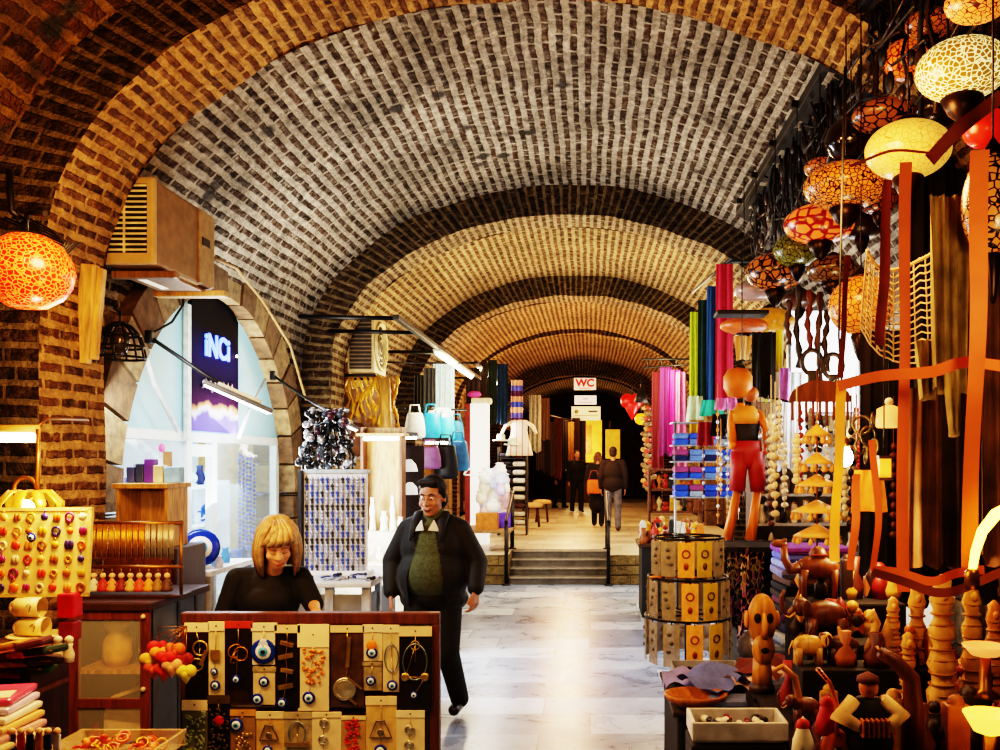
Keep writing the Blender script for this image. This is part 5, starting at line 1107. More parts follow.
# goods table on the platform beside the steps
t = thing('goods_table', 'low table heaped with white bags beside the steps', 'table', (-1.72, 14.6, PZ)); MB().box((0, 0, .33), (.95, 1.1, .05), bev=.01).build('top', M('#8a6a44', .6), t)
for sx in (-.42, .42):
    for sy in (-.5, .5): MB().box((sx, sy, .155), (.05, .05, .31)).build('leg', WOODD, t)
tag(MB().box((0, 0, .13), (.34, .3, .26), bev=.006).build('cardboard_box', M('#a8672c', .8), loc=(-1.62, 14.2, PZ+.356)), 'brown cardboard box on the goods table beside the steps', 'box')
tag(MB().box((0, 0, .12), (.26, .26, .24), bev=.01).build('purple_box', M('#5a3ab8', .6), loc=(-1.42, 14.65, PZ+.356)), 'purple box next to the brown cardboard box', 'box')
rr = random.Random(6); bn = ['white', 'cream', 'lilac', 'pale blue', 'rose']; bc_ = ['#f6f2ea', '#efe2c8', '#c8b8e0', '#c8d8ee', '#e8c0bc']
for k in range(30):
    i = k % 5 if k < 5 else rr.choice((0, 0, 0, 1, 2, 3, 4)); x, y, z = -1.98+.3*(k/30)+(.62-.3*k/30)*rr.random(), 14.5+.5*rr.random(), PZ+.36+.85*(k/30)
    m = MB(); m.lathe([(.07, 0), (.12, .04), (.11, .14), (.06, .2), (.08, .22)], 12, sy=.7, ripple=(5, .12), rot=rot3(rr.random()*40-20, rr.random()*50-25, rr.random()*180)); tag(m.build('plastic_bag', M(bc_[i], .35, n=.12, em=.15), loc=(x, y, z)), bn[i]+' stuffed bag in the bright heap on the goods table beside the steps', 'bag', bn[i]+' stuffed bags on the goods table')
t = thing('wire_basket', 'white wire basket hoop standing over the heap of white bags', 'basket', at(478, 475, 14.)); m = MB()
for k in range(3): m.tube([V(.22*math.cos(PI*j/10)-.0, .06*k, .12*math.sin(PI*j/10)) for j in range(11)], .008)
m.build('hoop', WHITE, t); MB().torus((0, .06, 0), .22, .01, sy=.5).build('rim', WHITE, t)
# shelves of folded dark goods farther on
t = thing('folded_shelf', 'black shelf rack of folded dark clothes on the far side of the white bags', 'shelf', (W_(513, 17.5), 17.5, PZ)); zs_ = [.2+.16*k for k in range(9)]
for s in (-1, 1): MB().box((s*.27, 0, .85), (.03, .4, 1.7)).build('side_panel', BLACK, t)
for z in zs_: MB().box((0, 0, z), (.52, .4, .015)).build('shelf', BLACK, t)
rr = random.Random(12); dk = [('#1a1418', 'black'), ('#2a2a34', 'charcoal'), ('#c8b8a0', 'cream'), ('#4a2a22', 'brown'), ('#d8d4cc', 'white')]
for k, z in enumerate(zs_):
    for j in range(2): c_, n_ = dk[rr.randrange(5)]; fold('folded_garment', (W_(513, 17.5)-.13+.26*j, 17.45, PZ+z+.01), .24, .32, .09, M(c_, .9), n_+' folded garment on the black shelf rack', 'garment', group=n_+' folded garments on the rack')
for k, (px, py) in enumerate(((501, 441), (512, 445))): tag(MB().lathe([(.16, 0), (.15, .02), (.08, .03), (.075, .12), (.001, .14)], 16).build('hat', M(['#e8e4da', '#c8d8c0'][k], .8), loc=at(px, py, 17)), ['white hat above the folded clothes rack, nearer the booth', 'pale green hat on the folded clothes rack'][k], 'hat')
for k, (px, Y, lab) in enumerate(((533, 19.5, 'low wooden stool with round cream seat beside the clothes rack'), (542, 21., 'second wooden stool with cream seat, farther along the hall'))):
    t = thing('stool', lab, 'stool', (W_(px, Y), Y, PZ+.005)); MB().lathe([(.2, .42), (.22, .45), (.2, .5), (.1, .52)], 16).build('seat', M('#b89468', .8), t)
    for s in range(4): MB().tube([V(.14*math.cos(PI/4+s*PI/2), .14*math.sin(PI/4+s*PI/2), .43), V(.19*math.cos(PI/4+s*PI/2), .19*math.sin(PI/4+s*PI/2), 0)], .02).build('leg', WOODD, t)
dn_ = [('#241610', 'dark brown'), ('#141014', 'black'), ('#3a2a14', 'olive brown'), ('#4a2410', 'russet'), ('#1e1a14', 'charcoal'), ('#6a4a22', 'tan'), ('#2a1410', 'maroon'), ('#33302a', 'grey')]
for k, (c_, n_) in enumerate(dn_): drape('hanging_coat', 536+6*k, 544+6*k, 418+2*(k % 3), 470+3*(k % 4), 23+.5*k, M(c_, .9), n_+' coat hanging in the dim row on the far side of the dress', 'coat')
drape('hanging_coat', 529, 541, 395, 452, 21.5, M('#5a5a52', .9), 'pale grey coat hanging at the near end of the dim coat row', 'coat'); drape('hanging_coat', 540, 550, 398, 440, 22.3, M('#33220f', .9), 'short brown coat above the dim coat row', 'coat')
t = thing('coat_rail', 'iron rail on posts carrying the dim row of coats', 'rail', (W_(560, 24), 24, PZ)); MB().tube([V(-.9, -1.3, 2.75), V(.5, 2.4, 2.55)], .02).build('rail', IRON, t)
for a in ((-.88, -1.3), (.48, 2.4)): MB().tube([V(*a, 0), V(*a, 2.7)], .02).build('post', IRON, t)
# hanging signs
def sign(px, py, w, h, Y, c, label, emit=.35):
    s_ = Y/F; t = thing('hanging_sign', label, 'sign', at(px, py, Y)); MB().box((0, 0, 0), (w*s_, .04, h*s_), bev=.008).build('panel', M(c, .5, em=emit, n=.05), t)
    for q in (-1, 1): MB().tube([V(q*w*s_*.4, 0, h*s_/2), V(q*w*s_*.4, 0, h*s_/2+.12)], .008, 5).build('chain', IRON, t)
    return t
RT = M('#c01818', .5, em=.5, n=0)
t = sign(585, 384, 22, 12, 26., '#efe4d4', 'white sign with red letters WC hanging topmost in the far arch'); text('WC', .3, 'lettering', RT, t.children[0], (0, -.026, .02), (R(90), 0, 0), .003, .014); MB().box((0, -.024, -.125), (.34, .006, .018)).build('underline', RT, t)
t = sign(585.5, 400, 22, 9, 26.2, '#e8e4e8', 'white sign with faint lines hanging just below the WC sign'); MB().box((0, -.024, .03), (.16, .006, .03)).build('emblem', M('#a878a8', n=0), t); MB().box((0, -.024, -.07), (.4, .006, .02)).build('text_line', M('#8a8490', n=0), t)
t = sign(586, 413.5, 29, 14, 26.4, '#e6dcae', 'wide cream sign hanging lowest below the WC sign'); MB().box((.2, -.024, .06), (.26, .006, .05)).build('text_line', M('#3a3a20', n=0), t); MB().box((0, -.024, -.06), (.7, .006, .02)).build('text_line', M('#a89a60', n=0), t); MB().lathe([(.06, 0), (.001, .006)], 12, (-.28, -.024, .05), 0, FRONT_).build('emblem', M('#8a9a50', n=0), t)
# lit kiosk at the far end
t = thing('kiosk', 'yellow lit kiosk under the hanging signs at the far end', 'kiosk', (W_(588, 30.5), 30.5, PZ)); s_ = 30.5/F
MB().box((0, .3, .5), (1.6, .6, 1.0), bev=.02).build('counter', M('#6a4214', .6), t); MB().box((-.05, .35, 2.1), (1.05, .1, 1.45), bev=.02).build('lit_panel', M('#d8922a', .5, em=1.1, n=.45, s=4), t)
MB().box((-.15, .28, 2.15), (.55, .03, 1.0), bev=.01).build('poster', M('#c8702a', .5, em=.8, n=.6, s=7), t); MB().box((0, .2, 1.12), (1.5, .3, .18), bev=.03).build('light_box', M('#ffe09a', em=2.5, n=0), t)
MB().box((.85, .4, 2.0), (.5, .1, 1.0), bev=.02).build('side_panel', M('#c98a2a', .5, em=.7, n=.4, s=5), t)
for q in (-.75, .75): MB().box((q, .5, 1.4), (.08, .08, 2.8)).build('post', WOODD, t)
rr = random.Random(31)
for k in range(12): m = MB(); m.lathe([(.06, 0), (.09, .08), (.04, .2), (.06, .24)], 10); tag(m.build('brass_pot', M('#d8962a', .4, .4, em=.2), loc=(W_(588, 30.5)-.65+.12*k, 30.7, PZ+1.001)), 'small brass pot in the row on the kiosk counter', 'pot', 'brass pots on the kiosk counter')
# ---- right side, far to near
t = thing('heart_lantern', 'red heart-shaped lantern hanging by the yellow lantern over the aisle', 'lantern', at(632, 405, 16.5)); m = MB()
for s in (-1, 1): m.ell((s*.08, 0, .07), (.13, .09, .14), 14, 10, rot=rot3(0, s*25, 0))
m.lathe([(.001, -.28), (.08, -.14), (.15, .0), (.14, .06)], 14, sy=.6); m.build('heart', M('#d0140c', .35, em=.5), t); MB().tube([V(0, 0, .14), V(0, 0, .5)], .008).build('cord', BLACK, t)
t = thing('yellow_lantern', 'small yellow lantern next to the red heart lantern', 'lantern', at(641, 419, 16.2)); MB().lathe([(.04, -.1), (.1, -.06), (.12, .02), (.07, .09), (.02, .1)], 14).build('globe', M('#e8a21a', .4, em=.8), t); MB().tube([V(0, 0, .1), V(0, 0, .5)], .008).build('cord', BLACK, t)
t = thing('lantern_cap', 'dark bell hanging above the yellow lantern', 'bell', at(641, 396, 16)); MB().lathe([(.12, -.12), (.1, 0), (.05, .1), (.02, .12)], 14).build('bell', M('#1a120c', .6), t); MB().tube([V(0, 0, .12), V(0, 0, .4)], .008).build('cord', BLACK, t)
for k, (px, c_, n_) in enumerate(((648, '#b8402a', 'rust'), (653, '#6a3a2a', 'brown'), (645, '#c8a060', 'straw'))):
    m = MB(); rr = random.Random(k)
    for j in range(16): m.ell((.03*math.sin(j*2.1), .02*math.cos(j), -.09*j), (.05, .04, .045), 8, 6, mi=j % 2)
    m.tube([V(0, 0, .1), V(0, 0, -1.4)], .006, 5, mi=1); tag(m.build('ornament_string', [M(c_, .5), M('#8a6a4a', .5)], loc=at(px, 408, 15.+.3*k)), n_+' string of hanging ornaments beside the heart lantern', 'ornament')
SC = [(652, 663, 372, 470, 13.6, '#6a1420', 'dark red scarf at the aisle end of the purple row'), (660, 672, 366, 455, 13.3, '#6e0f5e', 'deep purple scarf in the purple row'), (668, 680, 370, 452, 13., '#b01a84', 'magenta scarf in the purple row'), (676, 686, 372, 468, 12.8, '#c86a98', 'pink sequined scarf at the shelf end of the purple row')]
for k, (a, b_, c_, d_, Y, cc_, n_) in enumerate(SC): drape('hanging_scarf', a, b_, c_, d_, Y, M(cc_, .7, n=.25), n_, waves=2, flare=1.15)
t = thing('scarf_rack', 'black rack frame with hooks over the purple scarves', 'rack', at(669, 366, 13.2)); MB().tube([V(-.38, .3, .0), V(.35, -.3, 0)], .014).build('rail', BLACK, t); MB().tube([V(-.4, 0, .1), V(.5, .0, .1)], .014).build('rail', BLACK, t); MB().tube([V(.3, 0, 0), V(1.2, .1, .1)], .018).build('arm', BLACK, t)
for k in range(4): MB().tube([V(-.3+.2*k, .2-.14*k, 0), V(-.3+.2*k, .2-.14*k, .14)], .01).build('hook', BLACK, t)
FL = [(690, 699, 312, 415, 10.6, '#b8c828', 'lime green cloth length in the tall cloth row'), (698, 709, 300, 405, 10.2, '#0c2c20', 'bottle green cloth length in the tall cloth row'), (707, 719, 286, 402, 9.8, '#14406a', 'blue cloth length in the tall cloth row'), (716, 733, 264, 408, 9.3, '#b8243e', 'crimson cloth length, longest and nearest of the tall cloth row')]
for k, (a, b_, c_, d_, Y, cc_, n_) in enumerate(FL): drape('hanging_cloth_length', a, b_, c_, d_, Y, M(cc_, .8, n=.15), n_, 'cloth', waves=2, amp=.025, flare=1.1)
t = thing('cloth_rail', 'dark rail the tall lime, green, blue and crimson cloths hang from', 'rail', (1.32, 9.8, at(716, 264, 9.3).z+.02)); MB().tube([V(.12, -.7, 0), V(-.1, .9, -.05)], .018).build('rail', BLACK, t); MB().tube([V(.1, -.5, 0), V(1.2, -.5, .02)], .018).build('arm', BLACK, t)
TQ = [(688, 703, 396, 424, 9.9, '#d8e8c0', 'pale green kerchief under the tall cloths'), (702, 722, 400, 416, 9.6, '#2aa88a', 'turquoise kerchief under the tall cloths'), (716, 736, 398, 410, 9.1, '#d87ab0', 'pink kerchief under the tall cloths'), (690, 703, 420, 448, 9.5, '#c8a018', 'mustard kerchief over the blue shelves'), (698, 712, 422, 446, 9.2, '#8a0e14', 'dark red kerchief over the blue shelves'), (712, 728, 414, 436, 9., '#14100e', 'black kerchief beside the puppet')]
for k, (a, b_, c_, d_, Y, cc_, n_) in enumerate(TQ): drape('hanging_kerchief', a, b_, c_, d_, Y, M(cc_, .8, n=.2), n_, 'kerchief', waves=2, flare=1.25)
# shelf of blue folded shirts and trinket table
t = thing('blue_shelf', 'open shelf stacked with blue folded cloths on the platform side of the puppet', 'shelf', (W_(702, 9.6), 9.6, 0)); zz = [at(700, y, 9.6).z for y in (496, 478, 461, 445)]
for s in (-1, 1): MB().tube([V(s*.3, -.15, 0), V(s*.3, -.15, zz[3]+.25)], .014).build('post', STEEL, t)
for z in zz+[zz[3]+.24]: MB().box((0, 0, z-.008), (.66, .36, .014)).build('shelf', M('#7a8494', .4), t)
rr = random.Random(15); bb = [('#1c3a9a', 'royal blue'), ('#2a50c0', 'bright blue'), ('#5a7ab8', 'pale blue'), ('#101a4a', 'navy'), ('#8a98a8', 'grey blue'), ('#8a3a6a', 'plum')]
for z in zz:
    for j in range(4):
        for q in range(2): c_, n_ = bb[rr.randrange(6)]; fold('folded_cloth', (W_(702, 9.6)-.235+.157*j, 9.56, z+.001+.062*q), .15, .3, .06, M(c_, .9), n_+' folded cloth on the open shelf beyond the puppet', 'cloth', group=n_+' folded cloths on the open shelf')
t = thing('trinket_table', 'dark trinket table with orange and gold ornaments at the edge of the platform', 'table', (.98, 11.1, 0)); MB().box((0, 0, .88), (.8, .8, .04), bev=.006).build('top', WOODD, t); MB().box((0, -.02, .44), (.72, .7, .84), bev=.01).build('base', M('#14100e', .8), t)
on = [('#c86a14', 'orange'), ('#8a4a14', 'brown'), ('#d8b070', 'cream'), ('#b02a14', 'red'), ('#d89a1c', 'gold'), ('#1c1a1a', 'black'), ('#c8c4b8', 'silver')]
def trinket(k, rr, c_, s_=1.):
    m = MB(); r = (.03+.02*rr.random())*s_; h = (.1+.12*rr.random())*s_; q = k % 4
    if q == 0: m.lathe([(r, 0), (r*1.2, h*.3), (r*.5, h*.6), (r*.7, h)], 10)
    elif q == 1: m.lathe([(r*.8, 0), (r*.3, h*.3), (r*.9, h*.6), (.001, h)], 10)
    elif q == 2: m.lathe([(r, 0), (r*.9, h*.5), (r*.4, h*.62)], 10).ell((0, 0, h*.8), r*.75, 10, 6)
    else: m.box((0, 0, h/2), (r*1.8, r*1.4, h), bev=.008).ell((0, 0, h), r*.7, 8, 6)
    return m.build('trinket', M(c_, .5, n=.3))
rr = random.Random(21)
for k in range(44):
    c_, n_ = on[rr.randrange(7)]; o = trinket(k, rr, c_, 1.25); o.location = (.98-.34+.68*((k*7) % 11)/10, 10.76+.13*(k//8)+.04*rr.random(), .901); tag(o, n_+' ornament on the dark trinket table at the platform edge', 'ornament', n_+' ornaments on the dark trinket table')
t = thing('standing_frame', 'brown wooden rack of small carvings standing behind the trinket table', 'rack', (W_(675, 12.2), 12.2, 0)); zf = at(675, 470, 12.2).z
for z in (.9, 1.2, 1.5, zf): MB().box((0, 0, z), (.7, .2, .03)).build('shelf', WOODM, t)
for s in (-1, 1): MB().box((s*.35, 0, zf/2), (.03, .2, zf)).build('side_panel', WOODM, t)
for k in range(24): c_, n_ = on[rr.randrange(7)]; o = trinket(k, rr, c_); o.location = (W_(675, 12.2)-.3+.085*(k % 8), 12.18, (.916, 1.216, 1.516)[k//8]); tag(o, n_+' small carving on the brown wooden rack', 'carving', n_+' carvings on the brown rack')
# handrails by the steps
def handrail(X, label):
    t = thing('handrail', label, 'handrail', (X, SY0-.05, 0)); DR = M('#120c0a', .4, .3)
    MB().tube([V(0, 0, 0), V(0, 0, .98)], .03, 10).build('post', DR, t); MB().tube([V(0, 1.05, PZ), V(0, 1.05, PZ+.92)], .035, 10).build('post', DR, t); MB().tube([V(0, -.06, .96), V(0, 0, .98), V(0, 1.05, PZ+.9), V(0, 1.16, PZ+.92)], .026, 10).build('rail', DR, t)
    for z in (0, PZ): MB().lathe([(.07, 0), (.06, .02), (.03, .03)], 12, (0, 0 if z == 0 else 1.05, z)).build('foot_plate', DR, t)
handrail(SX0-.02, 'dark iron handrail on the shop-sign side of the grey steps'); handrail(SX1-.02, 'dark iron handrail on the card-spinner side of the grey steps')
# ------------------------------------------------------------------ right: lamps, cloths, carvings
BRZ = M('#2a180c', .35, .7, n=.4)
CANZ = 4.22
def globe(px, py, rx, ry, Y, mat, label, kind='pendant_lamp', collar=1., top=None, cat='lamp', rip=None):
    """squashed glass globe with bronze cap and collar, hung on a chain"""
    s_ = Y/F; a, b_ = rx*s_, ry*s_; t = thing(kind, label, cat, at(px, py, Y))
    MB().lathe([(max(.001, a*math.sin(PI*(.12+.76*i/14))), -b_*math.cos(PI*(.12+.76*i/14))) for i in range(15)], 28, ripple=rip).build('globe', mat, t)
    MB().lathe([(a*.40, b_*.9), (a*.3, b_*1.06), (a*.1, b_*1.25), (.004, b_*1.3)], 18).build('cap', BRZ, t)
    if collar: MB().lathe([(a*.38*collar, -b_*.9), (a*.46*collar, -b_*1.0), (a*.3*collar, -b_*1.5), (a*.12, -b_*1.75), (.004, -b_*1.9)], 18).build('collar', BRZ, t)
    zt = (top or CANZ)-t.location.z; MB().tube([V(0, 0, b_*1.25), V(0, 0, max(zt, b_*1.4))], .0035, 6).build('chain', BRZ, t)
    return t
globe(962, 70, 45, 29, 3.6, crackle('#f4dc98', '#6e4c10', 48, 1.1, .09), 'pale honey crackled globe lamp with big bronze funnel, highest large lamp by the roof')
globe(978, 2, 32, 18, 3.3, crackle('#3a1406', '#d8793a', 48, .7, .09), 'peach crackled lamp at the very top above the honey globe lamp', collar=0)
globe(930, 24, 24, 13, 4.2, crackle('#1a0a04', '#8a4a1c', 36, .35, .09), 'dim brown mosaic lamp behind the peach crackled lamp', collar=.8)
globe(908, 150, 42, 28, 4.1, crackle('#8a5a1c', '#d89a48', 38, .85, .04), 'cream glowing mottled globe lamp, brightest of the lamp cluster', collar=.8)
globe(906, 60, 22, 20, 4.6, crackle('#4a0e04', '#d8641a', 36, .6, .1), 'small orange rosette lamp beside the honey globe lamp', collar=0)
globe(884, 116, 32, 15, 4.7, crackle('#0a0604', '#7a4420', 20, .25, .1), 'flat dark lamp with ringed glass above the cream globe', collar=.9)
globe(851, 140, 26, 22, 5., M('#1a0c06', .12, n=.3, em=.02), 'glossy near-black globe lamp hanging beside the flat dark lamp', collar=.8)
globe(846, 186, 42, 23, 4.8, crackle('#1c0a03', '#c06a24', 42, .55, .12), 'wide amber globe lamp with dark leaded cracks', collar=.9)
globe(820, 224, 36, 19, 5.4, crackle('#6a0e06', '#d8662a', 14, .7, .13), 'orange lamp painted with red leaves under the wide amber lamp', collar=.8)
globe(797, 250, 24, 17, 5.9, crackle('#2a1a08', '#5a5a1a', 34, .25, .1), 'olive green mosaic lamp below the red-leaf lamp', collar=.8)
globe(775, 272, 29, 19, 6.2, crackle('#1a0a04', '#96521c', 20, .4, .14), 'brown lamp with large dark leaf panes under the olive lamp', collar=.8)
globe(756, 291, 22, 10, 7., M('#9a7a70', .2, n=.2, em=.1), 'shallow dusky pink glass lamp at the far end of the lamp row', collar=0)
globe(833, 270, 26, 14, 5.5, crackle('#150a05', '#5a3a14', 24, .25, .1), 'dark brown dish lamp beside the olive lamp', collar=1.1)
globe(861, 306, 32, 30, 4.6, crackle('#4a1c06', '#cf6f28', 36, .6, .08), 'round peach crackled globe behind the orange ribbons', collar=.7)
globe(993, 205, 30, 52, 3., crackle('#0c0603', '#b06a2c', 40, .4, .12), 'tall dark leaded lamp at the wall end near the wide orange ribbon', collar=.6)
globe(770, 322, 24, 14, 7.5, M('#c8821c', .35, em=.25, n=.5), 'yellow scalloped lamp under the dusky pink lamp', collar=0, rip=(8, .08))
globe(744, 326, 24, 8, 7.4, M('#b8561a', .4, em=.2, n=.4), 'small flat orange lamp next to the yellow scalloped lamp', collar=.8)
globe(822, 168, 18, 10, 5.8, crackle('#1c0c05', '#a85a28', 30, .4, .1), 'little brown lamp tucked behind the wide amber lamp', collar=0)
globe(870, 88, 17, 9, 5.6, crackle('#150a05', '#8a4a20', 30, .3, .1), 'little dim lamp deep under the roof above the flat dark lamp', collar=0)
globe(940, 110, 26, 15, 4.5, M('#241208', .2, n=.4, em=.03), 'black bowl lamp behind the bronze funnel of the honey lamp', collar=0)
globe(862, 222, 24, 17, 5.4, M('#2a1208', .3, n=.4, em=.02), 'dark red-brown globe between the amber and red-leaf lamps', collar=.7)
globe(985, 128, 22, 20, 3.7, M('#b8200a', .3, em=.6, n=.5), 'deep red glowing globe under the honey lamp', collar=0)
globe(800, 300, 18, 10, 6.4, M('#4a2a10', .35, n=.4, em=.05), 'small brown bowl lamp under the brown leaf lamp', collar=.7)
globe(878, 200, 20, 14, 4.9, crackle('#120804', '#6a3414', 26, .2, .1), 'dark mosaic globe under the cream globe', collar=.7)
# canopy frame above the lamps: long beam, rafters, black netting and cords
t = thing('canopy_frame', 'black canopy frame along the vault above the hanging lamps', 'canopy', (1.42, 0, CANZ+.06)); DKW = wood('#120c08')
MB().box((0, 5.3, 0), (.05, 6.6, .07), bev=.008).build('beam', DKW, t); MB().box((.6, 5.3, -.12), (.05, 6.6, .06), bev=.008).build('beam', DKW, t)
for k in range(9): MB().box((.5, 2.3+.75*k, -.07), (1.15, .05, .05), rot3(0, 8, 0), bev=.006).build('rafter', DKW, t)
m = MB(); m.sheet(lambda u, v: V(.02+1.2*u, 2.1+6.6*v, -.03-.28*u-.07*math.sin(v*26)*math.sin(u*3.1)), 34, 150, skip=lambda u, v: noise.noise(Vector((u*7, v*34, 0)))+.35*noise.noise(Vector((u*19, v*90, 3))) > .16); m.build('ragged_cloth', M('#100b08', .9, n=.5, s=6), t)
m = MB(); rr = random.Random(17)
for k in range(120):
    y = 2.3+6.*rr.random(); x = 1.43+.1*rr.random(); l = .15+.75*rr.random()*(1.15-.1*(y-2.3)); pts = [V(x+.05*rr.random(), y+.1*rr.random(), CANZ-l*q/4) for q in range(5)]; m.tube(pts, .005+.009*rr.random(), 5, mi=k % 3)
for k in range(45):
    y = 2.4+5.8*rr.random(); z = CANZ-.1-.6*rr.random(); m.tube([V(1.44+.06*rr.random(), y, z), V(1.46, y+.25+.3*rr.random(), z-.15+.3*rr.random())], .008, 5, mi=k % 3)
for k in range(70):
    y = 2.4+5.8*rr.random(); z = CANZ-.8*rr.random()*(1.1-.09*(y-2.3)); m.ell((1.45+.08*rr.random(), y, z), (.02, .025+.02*rr.random(), .035+.03*rr.random()), 7, 5, mi=rr.choice((0, 0, 1, 2)))
for q_ in range(len(m.v)): m.v[q_] = (m.v[q_][0]-1.42, m.v[q_][1], m.v[q_][2]-CANZ-.06)
o = m.build('black_netting', [M('#0b0807', .6), M('#1a100a', .5), M('#3a2a22', .3, .4)], t); o['kind'] = 'stuff'
rr = random.Random(19)
for k in range(13):
    y = 2.6+.45*k; m = MB(); x = 1.62+.3*rr.random(); l = .35+.5*rr.random(); m.tube([V(0, 0, 0), V(.01, .02, -l*.5), V(0, 0, -l)], .006, 5).lathe([(.02, -l-.1), (.035, -l-.05), (.015, -l)], 10)
    tag(m.build('lamp_cord', BRZ, loc=(x, y, CANZ-.02)), 'dark cord with bronze socket hanging among the mosaic lamps', 'cord', 'cords with bronze sockets among the lamps')
# orange ribbons
RIB = M('#c0561a', .7, n=.2, s=6, em=.05); RIBD = M('#7a3412', .7, n=.25, s=6, em=.02); RIBL = M('#e08a24', .6, n=.2, em=.2)  # slight emission puts the warm glow into the ribbon colours
def ribbon(pts, w, Y, mat, label, tw=.25):
    P = [at(p[0], p[1], Y+(p[2] if len(p) > 2 else 0)) for p in pts]; o = P[0].copy(); s_ = Y/F; n = 14; m = MB()
    def pos(u):
        q = u*(len(P)-1); i = min(int(q), len(P)-2); f = q-i; a, b_, c_, d_ = P[max(0, i-1)], P[i], P[i+1], P[min(len(P)-1, i+2)]
        return .5*((2*b_)+(c_-a)*f+(2*a-5*b_+4*c_-d_)*f*f+(3*b_-a-3*c_+d_)*f**3)
    def fn(u, v):
        p = pos(v); d = (pos(min(1, v+.03))-pos(max(0, v-.03))).normalized(); sd = d.cross(V(0, 1, 0)).normalized() if abs(d.y) < .95 else V(1, 0, 0)
        a = tw*math.sin(v*5+len(label)); sd = sd*math.cos(a)+V(0, 1, 0)*math.sin(a); return p+sd*(u-.5)*w*s_+V(0, .01*math.sin(v*9), 0)-o
    m.sheet(fn, 2, n*(len(P)-1)); return tag(m.build('ribbon', mat, loc=o), label, 'ribbon')
ribbon([(906, 162), (905, 300), (903, 420), (904, 592)], 12, 2.95, RIB, 'broad orange ribbon hanging straight down through the middle of the right-hand stall' .replace('right-hand', 'carving'))
ribbon([(980, 150), (979, 280), (973, 420), (971, 568)], 18, 2.7, RIB, 'widest orange ribbon hanging nearest the tattered olive drape')
ribbon([(888, 180), (884, 270), (880, 345)], 10, 3.1, RIBD, 'short dark orange ribbon beside the cream globe lamp'); ribbon([(848, 255), (843, 330), (841, 378)], 6, 3.3, RIBD, 'narrow rust ribbon hanging above the crossing band')
ribbon([(842, 380), (840, 440), (836, 500), (835, 562)], 10, 2.95, RIBL, 'bright amber ribbon glowing next to the bare bulb'); ribbon([(857, 474), (855, 520), (851, 570)], 8, 2.95, RIB, 'orange ribbon dropping beside the bright amber ribbon')
ribbon([(872, 440), (878, 500), (876, 545), (874, 572)], 7, 3.0, RIB, 'slim orange ribbon that bends near its lower end'); ribbon([(902, 470), (905, 530), (903, 590)], 5, 3.05, RIBL, 'thin amber ribbon tail behind the broad orange ribbon')
ribbon([(838, 386), (880, 376), (930, 372, -.1), (965, 362, -.15), (1005, 366, -.2)], 11, 2.9, RIB, 'horizontal orange band tied across the hanging ribbons'); ribbon([(850, 166), (890, 152), (940, 152, -.1)], 3, 3., RIBD, 'thin rust cord tied across the cream globe lamp')
ribbon([(872, 572), (905, 582), (935, 592), (965, 588), (1003, 572)], 9, 2.75, RIBD, 'sagging brown band draped above the bone statues'); ribbon([(872, 570), (900, 573), (930, 581), (955, 574), (985, 570)], 9, 2.8, RIB, 'sagging orange band draped above the bone statues')
ribbon([(1003, 95), (960, 128), (930, 160)], 14, 3.2, RIBD, 'rust coloured sash slanting under the honey globe lamp')
# crocheted net and drapes
t = thing('crochet_net', 'white crocheted net hung behind the orange ribbons', 'net', at(905, 250, 3.5)); m = MB(); s_ = 3.5/F
def netp(u, v): return V((-38+72*u+14*v*(u-.2))*s_, .12*math.sin(u*4)+.05*v, (-14*math.sin(u*3.2)-100*v*(.75+.35*u))*s_)
for i in range(11): m.tube([netp(i/10, j/14) for j in range(15)], .0035, 5)
for j in range(15): m.tube([netp(i/20, min(1, j/14+.02*math.sin(i*2))) for i in range(21)], .0035, 5)
m.build('mesh', M('#d8b890', .8), t); MB().tube([netp(i/12, 0) for i in range(13)], .007, 6).build('edge_cord', M('#c8a070', .8), t)
OLV = M('#8a7440', .95, n=.5, s=9, bump=.8); HIDE = M('#3a2210', .9, n=.7, s=5, bump=.8); HIDE2 = M('#6a4520', .9, n=.6, s=6, bump=.8)
drape('hanging_tattered_drape', 928, 968, 196, 392, 3.15, OLV, 'long tattered olive drape hanging between the ribbons', 'drape', waves=3, amp=.035, flare=.85)
drape('hanging_tattered_drape', 914, 938, 340, 400, 3.2, OLV, 'short ragged olive rag beside the long tattered drape', 'drape', waves=2, amp=.03, flare=.6); drape('hanging_tattered_drape', 944, 962, 370, 436, 3.1, OLV, 'ragged olive tail hanging under the long tattered drape', 'drape', waves=2, amp=.03, flare=.45)
drape('hanging_brown_hide', 908, 942, 388, 566, 3.4, HIDE2, 'mottled tan hide hanging below the olive drape', 'hide', waves=2, amp=.03); drape('hanging_brown_hide', 936, 972, 396, 566, 3.5, HIDE, 'dark brown hide hanging beside the mottled tan hide', 'hide', waves=2, amp=.03)
drape('hanging_brown_hide', 978, 1012, 180, 560, 3.3, HIDE2, 'tan hide at the wall end behind the widest ribbon', 'hide', waves=2, amp=.03); drape('hanging_brown_hide', 860, 915, 330, 580, 4.5, M('#1a0f08', .95, n=.5, s=6), 'near-black hanging cloth behind the peach globe and ribbons', 'cloth', waves=3); drape('hanging_brown_hide', 905, 1020, 60, 600, 5.2, M('#1c0e06', .95, n=.6, s=4), 'large dark brown curtain behind the hides', 'curtain', waves=5, amp=.05)
